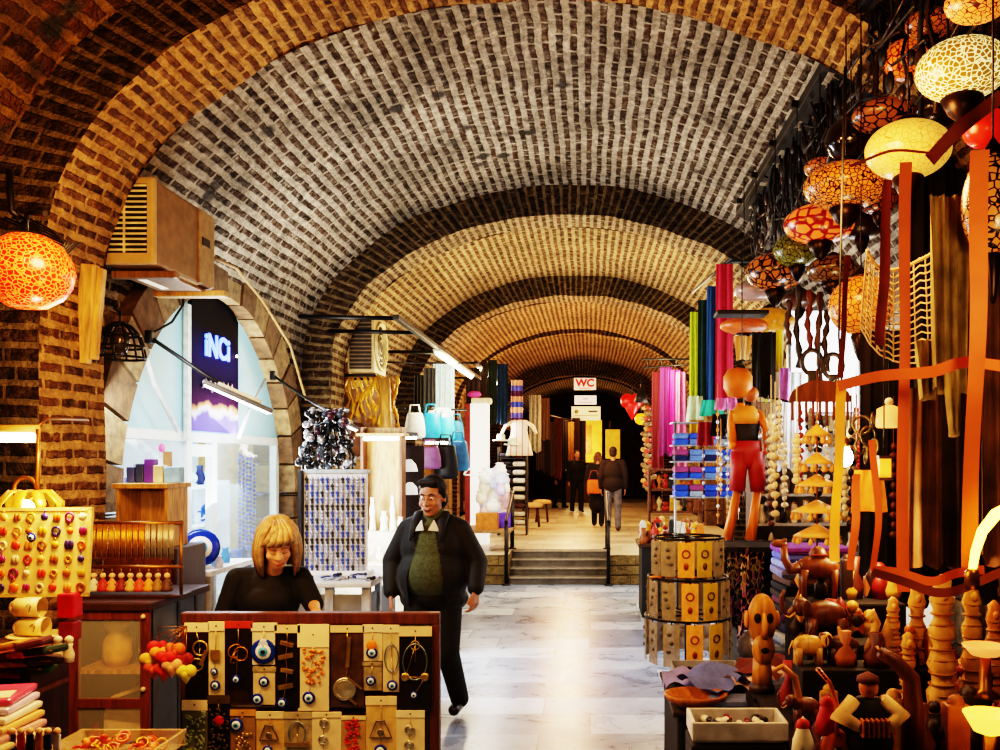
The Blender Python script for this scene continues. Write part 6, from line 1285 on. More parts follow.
# bulb and glowing tubes
t = thing('bare_bulb', 'bare glowing bulb hanging beside the bright amber ribbon', 'bulb', at(845, 456, 3.7)); MB().lathe([(.001, -.045), (.025, -.035), (.034, -.01), (.028, .015), (.014, .04)], 16).build('glass', M('#fff0c0', em=30., n=0), t); MB().lathe([(.016, .035), (.016, .07), (.006, .08)], 12).build('socket', BRASS, t); MB().tube([V(0, 0, .08), V(-.02, .02, .5), V(0, 0, 1.6)], .005).build('cord', BLACK, t)
t = thing('glow_tube', 'curved glowing yellow tube lamp rising from the table end', 'lamp', at(972, 572, 2.65)); MB().tube([V(0, 0, 0), V(.01, 0, .06), V(.03, 0, .12), V(.07, 0, .17), V(.13, 0, .2)], [.011, .013, .015, .017, .017], 10).build('tube', M('#ffc23a', em=9., n=0), t); MB().lathe([(.022, -.05), (.02, 0), (.012, .01)], 12).build('base', BRASS, t)
# hanging shell mobile
t = thing('shell_mobile', 'tiered orange shell mobile hanging in front of the trinket shelves', 'mobile', at(817, 430, 4.4)); SH = M('#e09a4a', .45, n=.3, em=.1); s_ = 4.4/F
MB().tube([V(0, 0, .3), V(0, 0, -.62)], .004).build('cord', BRASS, t)
for k, (dy, r) in enumerate(((0, 14), (28, 17), (50, 22), (76, 26), (100, 24))):
    m = MB(); m.lathe([(r*s_, -.03), (r*s_*.7, -.01), (r*s_*.2, .02), (.004, .03)], 18, (0, 0, -dy*s_)); 
    for j in range(9): a = 2*PI*j/9; m.lathe([(.001, -.05), (.014, -.04), (.004, -.01)], 8, (r*s_*.92*math.cos(a), r*s_*.92*math.sin(a), -dy*s_-.02))
    m.build('tier', SH, t)
t = thing('gong', 'brown half-round fringed hanging above the shell mobile', 'hanging', at(820, 402, 4.9)); m = MB(); m.prism([(.17*math.cos(PI*i/14), .12*math.sin(PI*i/14)) for i in range(15)], .02); m.build('plate', WOODM, t)
for k in range(9): MB().tube([V(-.15+.0375*k, 0, 0), V(-.15+.0375*k, 0, -.1-.03*(k % 2))], .008, 6).build('tassel', M('#7a4214', .8), t)
MB().tube([V(0, 0, .12), V(0, 0, .6)], .004).build('cord', BLACK, t)
for k, (px, py, r) in enumerate(((862, 425, 9), (868, 436, 9), (860, 446, 8), (873, 420, 7), (866, 455, 9), (874, 447, 8))): tag(MB().torus((0, 0, 0), r*3.9/F, .006, rot3(90, 0, 20*k), 18, 6).build('metal_ring', M('#7a6a4a', .35, .8), loc=at(px, py, 3.9)), 'metal ring in the linked cluster beside the bare bulb', 'ring', 'linked rings beside the bare bulb')
t = thing('box_lantern', 'small orange box lantern below the linked rings', 'lantern', at(884, 468, 3.5)); MB().box((0, 0, 0), (.045, .04, .075), bev=.004).build('shade', M('#e8902a', .5, em=1.2, n=.2), t); m = MB(); m.box((0, 0, .042), (.055, .05, .012)).box((0, 0, -.042), (.055, .05, .012)); m.build('frame', WOODD, t); MB().tube([V(0, 0, .05), V(0, 0, .5)], .003).build('cord', BLACK, t)
t = thing('lampshade', 'small peach lampshade with white top above the orange box lantern', 'lampshade', at(889, 416, 3.8)); MB().lathe([(.05, -.05), (.055, -.04), (.05, .03), (.02, .045)], 16).build('shade', M('#e8a860', .5, em=.7, n=.1), t); MB().ell((0, 0, .06), .018).build('finial', M('#f4ead8', .4), t); MB().tube([V(0, 0, .07), V(0, 0, .7)], .003).build('cord', BLACK, t)
drape('hanging_shade_cloth', 856, 884, 470, 512, 3.8, M('#b8681a', .8, em=.1), 'amber cloth flag hanging among the slim ribbons', 'cloth', waves=1, flare=1.3)
# tassels and small hangings in the bright gap
for k, (px, y0, y1, c_, n_) in enumerate(((798, 285, 368, '#14100e', 'black beaded tassel in the bright gap'), (809, 290, 352, '#5a2210', 'maroon hanging strap beside the black tassel'), (819, 292, 384, '#4a2a14', 'brown carved hanging rod beside the maroon strap'), (826, 310, 372, '#2a1a12', 'dark cord loop beside the carved rod'), (788, 300, 345, '#3a2414', 'short brown tassel nearest the yellow lamp'))):
    Y = 5.6; s_ = Y/F; m = MB(); n = 9; m.tube([V(.01*math.sin(j), 0, -(y1-y0)*s_*j/n) for j in range(n+1)], [.012+.012*(j % 2) for j in range(n+1)], 7); tag(m.build('tassel', M(c_, .6), loc=at(px, y0, Y)), n_, 'tassel')
for k, (px, py, n_) in enumerate(((812, 362, 'dark curl-handled key ornament by the carved rod'), (833, 366, 'second dark curled ornament, on the other side of the carved rod'))): tag(MB().torus((0, 0, 0), .06, .014, rot3(90, 0, 0), 18, 8, sy=1.2).box((0, 0, -.1), (.05, .03, .1), bev=.01).build('curl_ornament', M('#1a110b', .5), loc=at(px, py, 5.4)), n_, 'ornament')
drape('hanging_towel', 776, 806, 372, 470, 6.4, M('#c8d4e0', .9, n=.1), 'bluish white towel hanging in front of the bright gap', 'towel', waves=4); drape('hanging_towel', 766, 784, 330, 402, 6.6, stripes(['#d8c81c', '#e8e0a0', '#b8c84a', '#e8e4dc'], 5, 'X'), 'yellow and white towel beside the puppet hat', 'towel', waves=2); drape('hanging_towel', 780, 790, 368, 402, 6.3, M('#8a5ab0', .8), 'lilac strip laid over the bluish white towel', 'cloth', waves=1, amp=.015)
tag(MB().tube([at(772, 398, 6.)-at(772, 398, 6.), at(790, 402, 6.)-at(772, 398, 6.), at(815, 396, 5.6)-at(772, 398, 6.), at(838, 376, 5.)-at(772, 398, 6.)], .008).build('sagging_cable', BLACK, loc=at(772, 398, 6.)), 'thin black cable sagging across the bluish white towel', 'cable')
# jointed wooden puppet, plain
PX, PY = at(742, 540, 6.2).x, 6.2; fzp = at(742, 541, 6.2).z; s_ = 6.2/F
t = thing('wooden_puppet', 'tall wooden puppet in red shorts and black vest hanging by the textile shelves', 'puppet', (PX, PY, fzp)); OW = wood('#d8760e', 2., .4); Z = lambda py: (541-py)*s_; X = lambda px: (px-742)*s_
for s, xa, xb in ((-1, 738, 727), (1, 758, 750)): MB().tube([V(X(xa), 0, Z(488)), V(X((xa+xb)/2), 0, Z(515)), V(X(xb), -.01, Z(540))], [.034, .04, .05], 12, flat=.8).build('leg', OW, t)
RDS = M('#9a1a12', .55, n=.2)
m = MB(); m.lathe([(.07, Z(468)), (.1, Z(462)), (.108, Z(452)), (.1, Z(441))], 18, (X(747), 0, 0), sy=.62)
for xa, xb in ((740, 737), (755, 758)): m.tube([V(X(xa), 0, Z(452)), V(X((xa+xb)/2), 0, Z(470)), V(X(xb), 0, Z(491))], [.068, .062, .056], 14, flat=.95)
m.build('shorts', RDS, t); MB().lathe([(.092, Z(446)), (.082, Z(436)), (.1, Z(421))], 18, (X(746.5), 0, 0), sy=.6).build('vest', M('#14100f', .7), t)
MB().lathe([(.105, Z(424)), (.115, Z(414)), (.06, Z(406))], 18, (X(745), 0, 0), sy=.6).build('chest', M('#d8903a', .55, n=.15), t)
for s, p in ((-1, ((734, 412), (731, 426), (733, 442))), (1, ((757, 412), (766, 428), (768, 448)))): MB().tube([V(X(a), -.01, Z(b_)) for a, b_ in p], [.032, .03, .03], 10).ell((X(p[2][0]), -.01, Z(p[2][1]+3)), .034).build('arm', OW, t)
MB().lathe([(.004, -.1), (.07, -.085), (.1, -.03), (.1, .05), (.07, .1), (.004, .115)], 20, (X(738), 0, Z(384)), sy=.85).build('head', M('#c8701e', .5, n=.2), t); MB().ell((X(751), .01, Z(394)), (8*s_, 8*s_, 8*s_), 14, 10).build('round_ornament', M('#a8622a', .5), t)
MB().tube([V(X(741), .02, Z(403)), V(X(741), .02, Z(412))], .03).build('neck', OW, t); MB().tube([V(X(742), 0, Z(370)), V(X(742), 0, Z(250))], .004).build('string', BLACK, t)
drape('hanging_white_collar', 734, 752, 336, 360, 6.25, M('#c8a878', .8, n=.1), 'pale pointed collar hanging above the puppet', 'cloth', waves=1, flare=.7); drape('hanging_black_jacket', 752, 776, 332, 398, 6.4, M('#0e0c0d', .8), 'small black jacket hanging behind the puppet head', 'jacket', waves=2)
tag(MB().box((0, 0, 0), (.36, .2, .03), bev=.01).build('black_shelf_board', M('#0c0a09', .6), loc=at(741, 314, 6.3)), 'black board hung level above the puppet', 'board')
# textiles on the black display
t = thing('black_stand', 'black display stand carrying the puppet and the folded textiles', 'stand', (1.35, 5.75, 0)); zt1 = fzp-.015; BK = M('#0b0908', .6)
MB().box((-.1, .45, zt1-.02), (.86, .5, .035), bev=.005).build('top', BK, t); MB().box((0, .0, .47), (.9, 1.2, .94), bev=.01).build('base', M('#120c0a', .85, n=.5), t); MB().box((-.1, .62, (zt1+.9)/2), (.8, .04, zt1-.9)).build('back_panel', BK, t)
for s in (-1, 1): MB().tube([V(-.1+s*.4, .25, .92), V(-.1+s*.4, .25, zt1-.03)], .015).build('post', BK, t)
tx = [('#3a1a4a', 'deep violet'), ('#1a1418', 'black'), ('#5a1a3a', 'burgundy'), ('#2a1a14', 'dark brown'), ('#140e0c', 'near-black'), ('#5a3a2a', 'brown'), ('#7a7aa8', 'grey lilac'), ('#8a9ae0', 'pale blue'), ('#5a6ad0', 'periwinkle'), ('#7a3aa8', 'purple')]
z = .945
for k, (c_, n_) in enumerate(tx): h = .042 if k != 6 else .05; fold('folded_shawl', (1.32+.012*(k % 3), 5.4-.01*(k % 2), z), .42, .36, h, M(c_, .85, n=.25, s=24), n_+' folded shawl in the tall textile stack, '+['bottom', 'second from bottom', 'third from bottom', 'fourth from bottom', 'fifth from bottom', 'fifth from top', 'fourth from top', 'third from top', 'second from top', 'topmost'][k], 'shawl', rz=.05*(k % 3)); z += h+.002
PTN = crackle('#8a4a6a', '#1a1018', 22, 0, .12, True, .3); PTN2 = crackle('#c87a8a', '#2a141c', 16, 0, .1, True, .2)
for k, (a, b_, c_, d_, Y, mm, n_) in enumerate(((727, 741, 552, 628, 5.0, PTN, 'dark patterned scarf hanging off the black stand, aisle side'), (738, 752, 548, 640, 5.1, PTN2, 'rose patterned scarf hanging in the middle of the black stand'), (750, 764, 552, 632, 5.05, PTN, 'dark patterned scarf hanging nearest the textile stack'))): drape('hanging_patterned_scarf', a, b_, c_, d_, Y, mm, n_, waves=2)
sh2 = [('#8a9ab8', 'blue grey'), ('#c8d0dc', 'pale silver'), ('#3a3a5a', 'indigo'), ('#6a2a6a', 'plum')]
for k, (c_, n_) in enumerate(sh2): fold('folded_shawl', (1.16+.04*k, 4.9, .87+.046*k), .4, .26, .044, M(c_, .8, n=.25, s=20), n_+' shawl in the low pile in front of the textile stack', 'shawl', rz=.1*k)
t = thing('side_table', 'low dark table under the small shawl pile', 'table', (1.22, 4.88, 0)); MB().box((0, 0, .85), (.6, .36, .035)).build('top', BK, t); MB().box((0, 0, .42), (.54, .32, .82), bev=.01).build('base', M('#120c0a', .85), t)
for k, (px, py, r) in enumerate(((750, 646, 13), (762, 655, 12), (748, 662, 10))): m = MB(); m.lathe([(r*.6, -r), (r, -r*.5), (r*.9, r*.5), (r*.4, r), (r*.5, r*1.2)], 14, ripple=(6, .1)).xf_last(5*14, (0, 0, 0), 4.6/F, None); tag(m.build('clear_bag', M('#8a8490', .15, n=.3, alpha=.75), loc=at(px, py, 4.6)), ['upper grey clear plastic bag beside the spinner', 'clear plastic bag nearest the mask', 'lowest clear plastic bag beside the spinner'][k], 'bag')
# card spinner
sx, sy = (688-CX)/F*4.5, 4.5
t = thing('card_spinner', 'three-tier spinner rack of carded jewellery at the edge of the aisle', 'rack', (sx, sy, 0)); MB().tube([V(0, 0, 0), V(0, 0, at(0, 535, 4.5).z)], .018, 10).build('pole', M('#1c120c', .4, .4), t); MB().lathe([(.26, 0), (.25, .03), (.04, .05), (.02, .1)], 20).build('foot', BLACK, t)
GS = M('#a59a84', .2, n=.35, s=20, alpha=.62); OC = M('#d8923a', .5, n=.3, s=22, em=.1); OL = M('#b8942a', .5, n=.35, s=14, em=.05)
tiers = ((537, 571, .175, 'top'), (576, 613, .2, 'middle'), (615, 656, .215, 'lowest'))
for ti, (y0, y1, rad, tn) in enumerate(tiers):
    zt = at(0, y0, 4.5).z; h = (y1-y0)*4.5/F; m = MB(); m.torus((0, 0, zt), rad, .006, n=26)
    for k in range(4): m.tube([V(0, 0, zt), V(rad*math.cos(k*PI/2+.4), rad*math.sin(k*PI/2+.4), zt)], .005)
    m.build('ring_arm', IRON, t)
    rc = random.Random(ti+60)
    for k in range(12):
        a = 2*PI*k/12+.1*ti-PI/2-.16; kind = 1 if k == 0 else 2 if k == 1 else 0
        w_ = .08; q = rot3(0, 0, math.degrees(a)+90); c_ = thing('jewellery_card', '', 'card', (sx+rad*math.cos(a), sy+rad*math.sin(a), zt), a+PI/2+(0 if kind else .5*(rc.random()-.5)))
        c_['label'] = ['grey-sleeved jewellery card on the '+tn+' tier of the spinner', 'orange jewellery card facing the aisle on the '+tn+' spinner tier', 'olive gold jewellery card beside the orange one on the '+tn+' spinner tier'][kind]
        if kind == 0: c_['group'] = 'grey-sleeved cards on the '+tn+' tier'
        MB().box((0, 0, -h/2-.012), (w_, .006, h), bev=.002).build('sleeve', [GS, OC, OL][kind], c_); sv = c_.children[0]; MB().tube([V(0, .0, .0), V(0, -.006, -.014)], .003, 5).build('hook', IRON, c_)
        m = MB(); rr = random.Random(k+ti*20)
        if kind: m.torus((0, -.005, -h*.4), .018, .004, FRONT_, 14, 6).ell((0, -.006, -h*.75), (.012, .005, .018), 8, 6)
        else:
            for j in range(3): m.ell(((rr.random()-.5)*.04, -.005, -h*(.3+.2*j)), (.012, .005, .01), 8, 5)
        m.build('jewel', M(['#5a5648', '#8a3a10', '#5a4410'][kind], .4, .3), sv)
for k, (dx, c_) in enumerate(((-.2, '#c8783a'), (-.12, '#b0703a'), (-.06, '#c88a4a'), (.02, '#a86a3a'))): tag(MB().tube([V(0, 0, 0), V(.03, -.01, .006), V(.06, 0, 0)], .007, 6).build('hair_clip', M(c_, .5), loc=(sx+dx, sy-.1, at(0, 575, 4.5).z)), ['farthest', 'second', 'third', 'nearest'][k]+' copper hair clip from the aisle on the middle spinner ring', 'clip')
# sunglasses trays and scarves below
t = thing('tray_stand', 'stepped stand with trays of trinkets under the spinner', 'stand', (.66, 3.93, 0)); MB().box((0, 0, .447), (.62, .66, .894), bev=.02).build('base', M('#1c110d', .8, n=.4), t); MB().box((0, 0, .885), (.66, .7, .02), bev=.005).build('top', M('#33221a', .6), t)
zs1 = .897
t = thing('grey_tray', 'grey tray of dark sunglasses at the aisle side under the spinner', 'tray', (.53, 4.14, zs1)); GT = M('#8a8c98', .4)
m = MB(); m.box((0, 0, .006), (.3, .2, .012))
for c_, d_ in (((0, -.1, .03), (.3, .01, .06)), ((0, .1, .03), (.3, .01, .06)), ((.15, 0, .03), (.01, .2, .06)), ((-.15, 0, .03), (.01, .2, .06))): m.box(c_, d_, bev=.003)
m.build('tray_body', GT, t)
for k in range(5):
    t = thing('sunglasses', 'dark sunglasses lying in the grey tray under the spinner', 'sunglasses', (.43+.05*k, 4.12+.03*(k % 2), zs1+.03), .2*k, 'dark sunglasses in the grey tray'); m = MB()
    for s in (-1, 1): m.lathe([(.001, .004), (.022, .004), (.022, 0)], 12, (s*.026, 0, 0), 0, rot3(70, 0, 0))
    m.build('lens', M('#0c0a10', .1), t); MB().tube([V(-.05, .06, 0), V(-.048, 0, 0), V(.048, 0, 0), V(.05, .06, 0)], .003, 5).build('frame', BLACK, t)
cl = [('#7a7ab8', 'lilac blue', .47, 3.84), ('#b02a4a', 'rose red', .62, 3.86), ('#c8a8a0', 'pale rose', .68, 3.8), ('#5a6ab0', 'cornflower', .55, 3.74), ('#5a2a2a', 'brown', .78, 3.9)]
for k, (c_, n_, x, y) in enumerate(cl):
    ph = k*1.3; m = MB(); m.sheet(lambda u, v: V((u-.5)*.3, (v-.5)*.22, .03+.02*math.sin(u*7+ph)+.018*math.cos(v*6+ph*2)+.012*math.sin(u*15+v*9)-.06*max(0, .3-v)), 16, 12); tag(m.build('crumpled_scarf', M(c_, .85, n=.3, s=16), loc=(x, y+.08, .905+.018*k), rz=.25*k), n_+' crumpled scarf on the step under the spinner', 'scarf')
tag(MB().lathe([(.02, 0), (.06, .0), (.1, .035), (.11, .055), (.1, .055), (.06, .02), (.001, .015)], 22, sx=1.2).build('wooden_bowl', wood('#a8641c'), loc=(.43, 3.66, .897)), 'shallow wooden bowl at the aisle edge below the scarves', 'bowl')
tag(MB().box((0, 0, .02), (.34, .14, .04), rot3(0, 0, 0), bev=.018).build('blue_pouch', M('#5a6a9a', .7, n=.25), loc=(.66, 3.66, .897)), 'flat blue grey pouch behind the white-rimmed tray', 'pouch')
t = thing('white_tray', 'white-rimmed tray of black and pearl trinkets at the frame bottom', 'tray', (.68, 3.1, .66)); WT = M('#c8c4c0', .35); t['label'] = 'white-rimmed tray filled with black and pearl trinkets below the wooden bowl'
t.location = V(*at(736, 724, 3.0)); m = MB(); m.box((0, 0, -.03), (.29, .17, .012))
for c_, d_ in (((0, -.085, 0), (.31, .012, .06)), ((0, .085, 0), (.31, .012, .06)), ((.15, 0, 0), (.012, .18, .06)), ((-.15, 0, 0), (.012, .18, .06))): m.box(c_, d_, bev=.004)
m.build('tray_body', WT, t); c0 = t.location.copy(); rr = random.Random(41)
t = thing('tray_box', 'dark box carrying the white-rimmed tray', 'box', (c0.x, c0.y, 0)); MB().box((0, 0, (c0.z-.04)/2), (.32, .19, c0.z-.045), bev=.01).build('body', M('#1c100a', .7, n=.4), t); MB().box((0, -.1, c0.z-.1), (.3, .01, .08), bev=.004).build('front_panel', WOODM, t)
for k in range(34): i = rr.choice((0, 0, 1, 2)); m = MB(); m.ell((0, 0, 0), (.018+.008*rr.random(), .014, .012), 10, 6, rot=rot3(rr.random()*60, 0, rr.random()*180)); tag(m.build('small_trinket', M(['#0e0c10', '#e0d8cc', '#6a1c28'][i], .3), loc=c0+V((rr.random()-.5)*.25, (rr.random()-.5)*.13, -.012+.02*rr.random())), ['black', 'pearl white', 'dark red'][i]+' trinket in the white-rimmed tray', 'trinket', ['black', 'pearl white', 'dark red'][i]+' trinkets in the white-rimmed tray')
for k in range(16): i = rr.randrange(4); m = MB(); m.ell((0, 0, .02), (.026, .02, .022), 10, 6).torus((0, 0, .03), .022, .006, rot3(60, 0, 40*k), 12, 6); tag(m.build('shiny_trinket', M(['#d8b080', '#6a2a14', '#c88a3a', '#20140e'][i], .3, .3), loc=at(700+7*(k % 8), 742+6*(k//8), 2.98)), ['cream', 'russet', 'brassy', 'black'][i]+' shiny trinket in the heap in front of the white-rimmed tray', 'trinket', ['cream', 'russet', 'brassy', 'black'][i]+' shiny trinkets by the white-rimmed tray')
t = thing('trinket_ledge', 'dark ledge under the shiny trinket heap', 'ledge', (at(727, 750, 2.98).x, 2.98, 0)); MB().box((0, 0, at(0, 754, 2.98).z/2-.01), (.24, .1, at(0, 754, 2.98).z-.02), bev=.01).build('body', M('#150d09', .8), t); MB().box((0, -.04, at(0, 754, 2.98).z-.01), (.24, .02, .03)).build('lip', WOODD, t)
# main carving table
TZ_ = 1.0
t = thing('carving_table', 'dark cloth-covered table crowded with wooden carvings', 'table', (1.53, 3.08, 0)); MB().box((0, 0, TZ_-.02), (1.78, 1.08, .04), bev=.01).build('top', M('#1c0f08', .85, n=.5), t)
o = MB(); o.sheet(lambda u, v: V(-.88+1.76*u, -.54+.02*math.sin(u*40), (TZ_-.02)*(1-v)), 60, 4).sheet(lambda u, v: V(-.89+.015*math.sin(u*36), -.53+1.06*u, (TZ_-.02)*(1-v)), 60, 4); o.build('table_cloth', M('#1a0c06', .9, n=.6, s=9), t)
def onT(px, Y): return V((px-CX)/F*Y, Y, TZ_)
def animal(px, py, Y, L_, c, label, name, camel=False, face=-1, trunk=True, kk=1., z0=None):
    """carved elephant or camel, long axis along x, head towards face"""
    m = MB(); a = L_; d = face; sw = wood(c, 3., .4)
    p = at(px, py, Y); t = thing(name, label, 'carving', p)
    if not camel:
        m.ell((0, 0, a*.5), (a*.42, a*.25, a*.28), 18, 12)
        for sx in (-1, 1):
            for sy in (-1, 1): m.tube([V(sx*a*.25, sy*a*.13, a*.45), V(sx*a*.27, sy*a*.13, a*.2), V(sx*a*.27, sy*a*.13, 0)], [a*.11, a*.085, a*.1], 10)
        m.ell((d*a*.48, 0, a*.66), (a*.17, a*.16, a*.19), 14, 10); m.tube([V(d*a*.6, 0, a*.62), V(d*a*.74, 0, a*.5), V(d*a*.84, 0, a*.62), V(d*a*.86, 0, a*.86), V(d*a*.8, 0, a*.98)], [a*.085, a*.07, a*.055, a*.042, a*.034], 10)
        m.tube([V(-d*a*.4, 0, a*.62), V(-d*a*.5, 0, a*.4), V(-d*a*.5, 0, a*.25)], [a*.025, a*.018, a*.03], 6)
        m.build('body', sw, t)
        for sy in (-1, 1): MB().ell((d*a*.4, sy*a*.18, a*.64), (a*.11, a*.03, a*.17), 12, 8, rot=rot3(0, 0, sy*d*20)).build('ear', sw, t); MB().tube([V(d*a*.6, sy*a*.07, a*.55), V(d*a*.72, sy*a*.09, a*.46), V(d*a*.8, sy*a*.09, a*.5)], [a*.022, a*.018, a*.006], 7).build('tusk', BONE, t)
    else:
        m.ell((0, 0, a*.62), (a*.4, a*.19, a*.22), 18, 12); m.ell((0, 0, a*.82), (a*.16, a*.13, a*.18), 14, 10); m.ell((-d*a*.22, 0, a*.76), (a*.13, a*.12, a*.15), 14, 10)
        for sx in (-1, 1):
            for sy in (-1, 1): m.tube([V(sx*a*.26, sy*a*.1, a*.58), V(sx*a*.28, sy*a*.1, a*.32), V(sx*a*.27, sy*a*.1, 0)], [a*.085, a*.05, a*.05], 9)
        m.tube([V(d*a*.34, 0, a*.62), V(d*a*.5, 0, a*.56), V(d*a*.6, 0, a*.75), V(d*a*.62, 0, a*1.0)], [a*.12, a*.09, a*.07, a*.065], 10); m.ell((d*a*.7, 0, a*1.04), (a*.15, a*.065, a*.075), 14, 8); m.build('body', sw, t)
        for sy in (-1, 1): MB().ell((d*a*.6, sy*a*.05, a*1.1), (a*.02, a*.015, a*.04)).build('ear', sw, t)
        MB().box((0, 0, a*.84), (a*.3, a*.3, a*.03), bev=.005).build('saddle', M('#7a2414', .8), t)
    return t
animal(818, 601, 3.45, .212, '#6e3c16', 'carved brown camel with saddle standing above the elephants', 'wooden_camel', True, -1)
animal(825, 640, 3.28, .185, '#5e3312', 'dark brown carved elephant with raised trunk under the camel', 'wooden_elephant'); animal(808, 664, 3.1, .13, '#d09a4a', 'small pale carved elephant in front of the dark brown elephant', 'wooden_elephant', face=1); animal(842, 664, 3.1, .13, '#4a200c', 'small near-black carved elephant beside the pale one', 'wooden_elephant'); animal(806, 722, 2.8, .1, '#6a3412', 'tiny brown carved elephant by the curved cane', 'wooden_elephant')
t = thing('plinth', 'dark stepped plinth under the carved camel and elephants', 'plinth', (.96, 3.34, TZ_)); z1 = at(0, 601, 3.45).z-TZ_; z2 = at(0, 640, 3.28).z-TZ_; z3 = at(0, 664, 3.1).z-TZ_
MB().box((.0, -.25, z3/2), (.5, .16, z3), bev=.008).build('front_step', M('#140b07', .8), t); MB().box((.02, .13, z1/2), (.42, .18, z1), bev=.008).build('upper_step', M('#140b07', .8), t); MB().box((.02, -.06, z2/2), (.42, .17, z2), bev=.008).build('lower_step', M('#140b07', .8), t)
# carved mask with open mouth
t = thing('wooden_mask', 'long golden carved mask with hollow eyes at the aisle corner of the carving table', 'mask', at(762, 632, 3.5)); m = MB(); GW = wood('#c8862a', 3., .45)
m.ell((0, 0, .05), (.058, .045, .1), 18, 14); m.ell((0, -.03, -.06), (.045, .035, .06), 14, 10); m.tube([V(0, -.04, .08), V(0, -.058, .02), V(0, -.05, -.01)], [.008, .014, .016], 8); m.build('face', GW, t)
for s in (-1, 1): MB().ell((s*.024, -.038, .06), (.014, .012, .02)).build('eye', M('#1a0c05', .8), t); MB().ell((s*.06, 0, .05), (.01, .02, .035)).build('ear', GW, t)
MB().ell((0, -.058, -.06), (.018, .01, .014)).build('mouth', M('#1a0c05', .8), t); MB().tube([V(0, 0, -.1), V(0, 0, -.2)], [.035, .04], 12).build('stand', GW, t); MB().lathe([(.05, -.232), (.05, -.21), (.035, -.19)], 14).build('foot', WOODD, t)
# bone statues
def statue(px, y0, y1, Y, w, label, kind=0, mat=BONE):
    a = at(px, y1, Y); h = (y1-y0)*Y/F; r = w*Y/F/2; t = thing('bone_statue', label, 'statue', a); rr = random.Random(label); m = MB()
    if kind == 0:
        pr = [(r*.9, 0), (r*.8, h*.05)]
        for k in range(12): pr.append((r*(.55+.4*math.sin(k*.9+1)**2)*(1-.25*k/12), h*(.08+.8*k/12)))
        pr += [(r*.5, h*.9), (r*.55, h*.95), (.004, h)]; m.lathe(pr, 14, sy=.8, ripple=(5, .08)); m.build('body', mat, t)
        g = MB()
        for k in range(9): g.torus((0, 0, h*(.12+.085*k)), r*.78*(1-.25*k/9), .004, rot3(6*(k % 3-1), 0, 0), 16, 5, sy=.85)
        g.build('carved_band', M('#a87428', .6), t); MB().ell((0, -r*.45, h*.86), (r*.3, r*.3, r*.4)).build('face', mat, t)
    else:
        m.tube([V(0, 0, 0), V(-r*.4, 0, h*.3), V(r*.1, 0, h*.5), V(r*.5, 0, h*.75), V(0, 0, h*.95), V(-r*.6, 0, h*.85)], [r*.8, r*.5, r*.4, r*.5, r*.5, r*.3], 12); m.ell((0, 0, h*.88), (r*.55, r*.5, h*.12)); m.build('body', mat, t); MB().lathe([(r, 0), (r*.9, h*.06), (r*.4, h*.08)], 14).build('base', mat, t)
    return t
statue(872, 610, 664, 3.1, 18, 'short hook-shaped bone statue on the plinth edge, nearest the elephants', 1); statue(893, 597, 664, 3.1, 18, 'small bone bust behind the hook-shaped statue'); statue(917, 580, 705, 3.1, 24, 'slender bone statue beside the tallest one'); statue(942, 574, 712, 2.95, 34, 'tallest broad carved bone statue in the middle of the statue row'); statue(972, 578, 706, 3., 26, 'straw-coloured bone statue on the wall side of the tallest one', 0, M('#c8923c', .55, n=.3)); statue(908, 632, 706, 3.0, 20, 'waisted bone statue in front of the slender one')
statue(994, 600, 704, 3.1, 22, 'squat orange-lit bone figure at the wall end of the statue row', 0, M('#c87a2a', .55, n=.3))
t = thing('statue_box', 'tan wooden box the bone statues stand on', 'box', V((928-CX)/F*3.05, 3.05, TZ_)); zb = at(0, 706, 3.05).z-TZ_
MB().box((0, 0, zb/2), (.44, .36, zb), bev=.006).build('body', wood('#8a5a20'), t); MB().box((0, 0, zb-.006), (.47, .39, .02), bev=.004).build('lid', M('#120a06', .7), t)
# low front row
t = thing('long_neck_lute', 'small orange lute with long neck leaning in the front row', 'lute', at(835, 752, 2.6)); LW = wood('#d86a14', 3., .4)
MB().ell((.0, 0, .0), (.05, .03, .07), 16, 10).build('body', LW, t); MB().tube([V(0, -.01, .05), V(.004, -.005, .14), V(-.015, 0, .2), V(-.05, 0, .24)], [.012, .011, .01, .012], 8, flat=.6).build('neck', LW, t); m = MB()
for k in range(4): m.tube([V(-.03-.006*k, -.014, .215+.008*k), V(-.03-.006*k, .014, .215+.008*k)], .004, 6)
m.build('tuning_peg', WOODD, t); MB().lathe([(.001, .002), (.014, .0)], 12, (0, -.031, .01), 0, FRONT_).build('sound_hole', BLACK, t)
t = thing('curved_horn', 'brown curved wooden horn standing in the front row before the statue box', 'horn', at(913, 752, 2.7)); MB().tube([V(0, 0, 0), V(0, 0, .14), V(-.005, 0, .22), V(-.05, 0, .27), V(-.1, 0, .3)], [.034, .03, .026, .022, .016], 12).build('tube', wood('#6a3410'), t); MB().torus((-.1, 0, .3), .016, .005, rot3(0, 60, 0)).build('mouthpiece', BRASS, t)
tag(MB().tube([V(0, 0, 0), V(.005, 0, .12), V(-.01, 0, .2), V(-.05, 0, .235), V(-.08, 0, .22)], [.012, .012, .011, .01, .008], 10).build('curved_cane', wood('#b8762c'), loc=(.67, 2.9, TZ_)), 'slim curved wooden cane at the aisle end of the front row', 'cane')
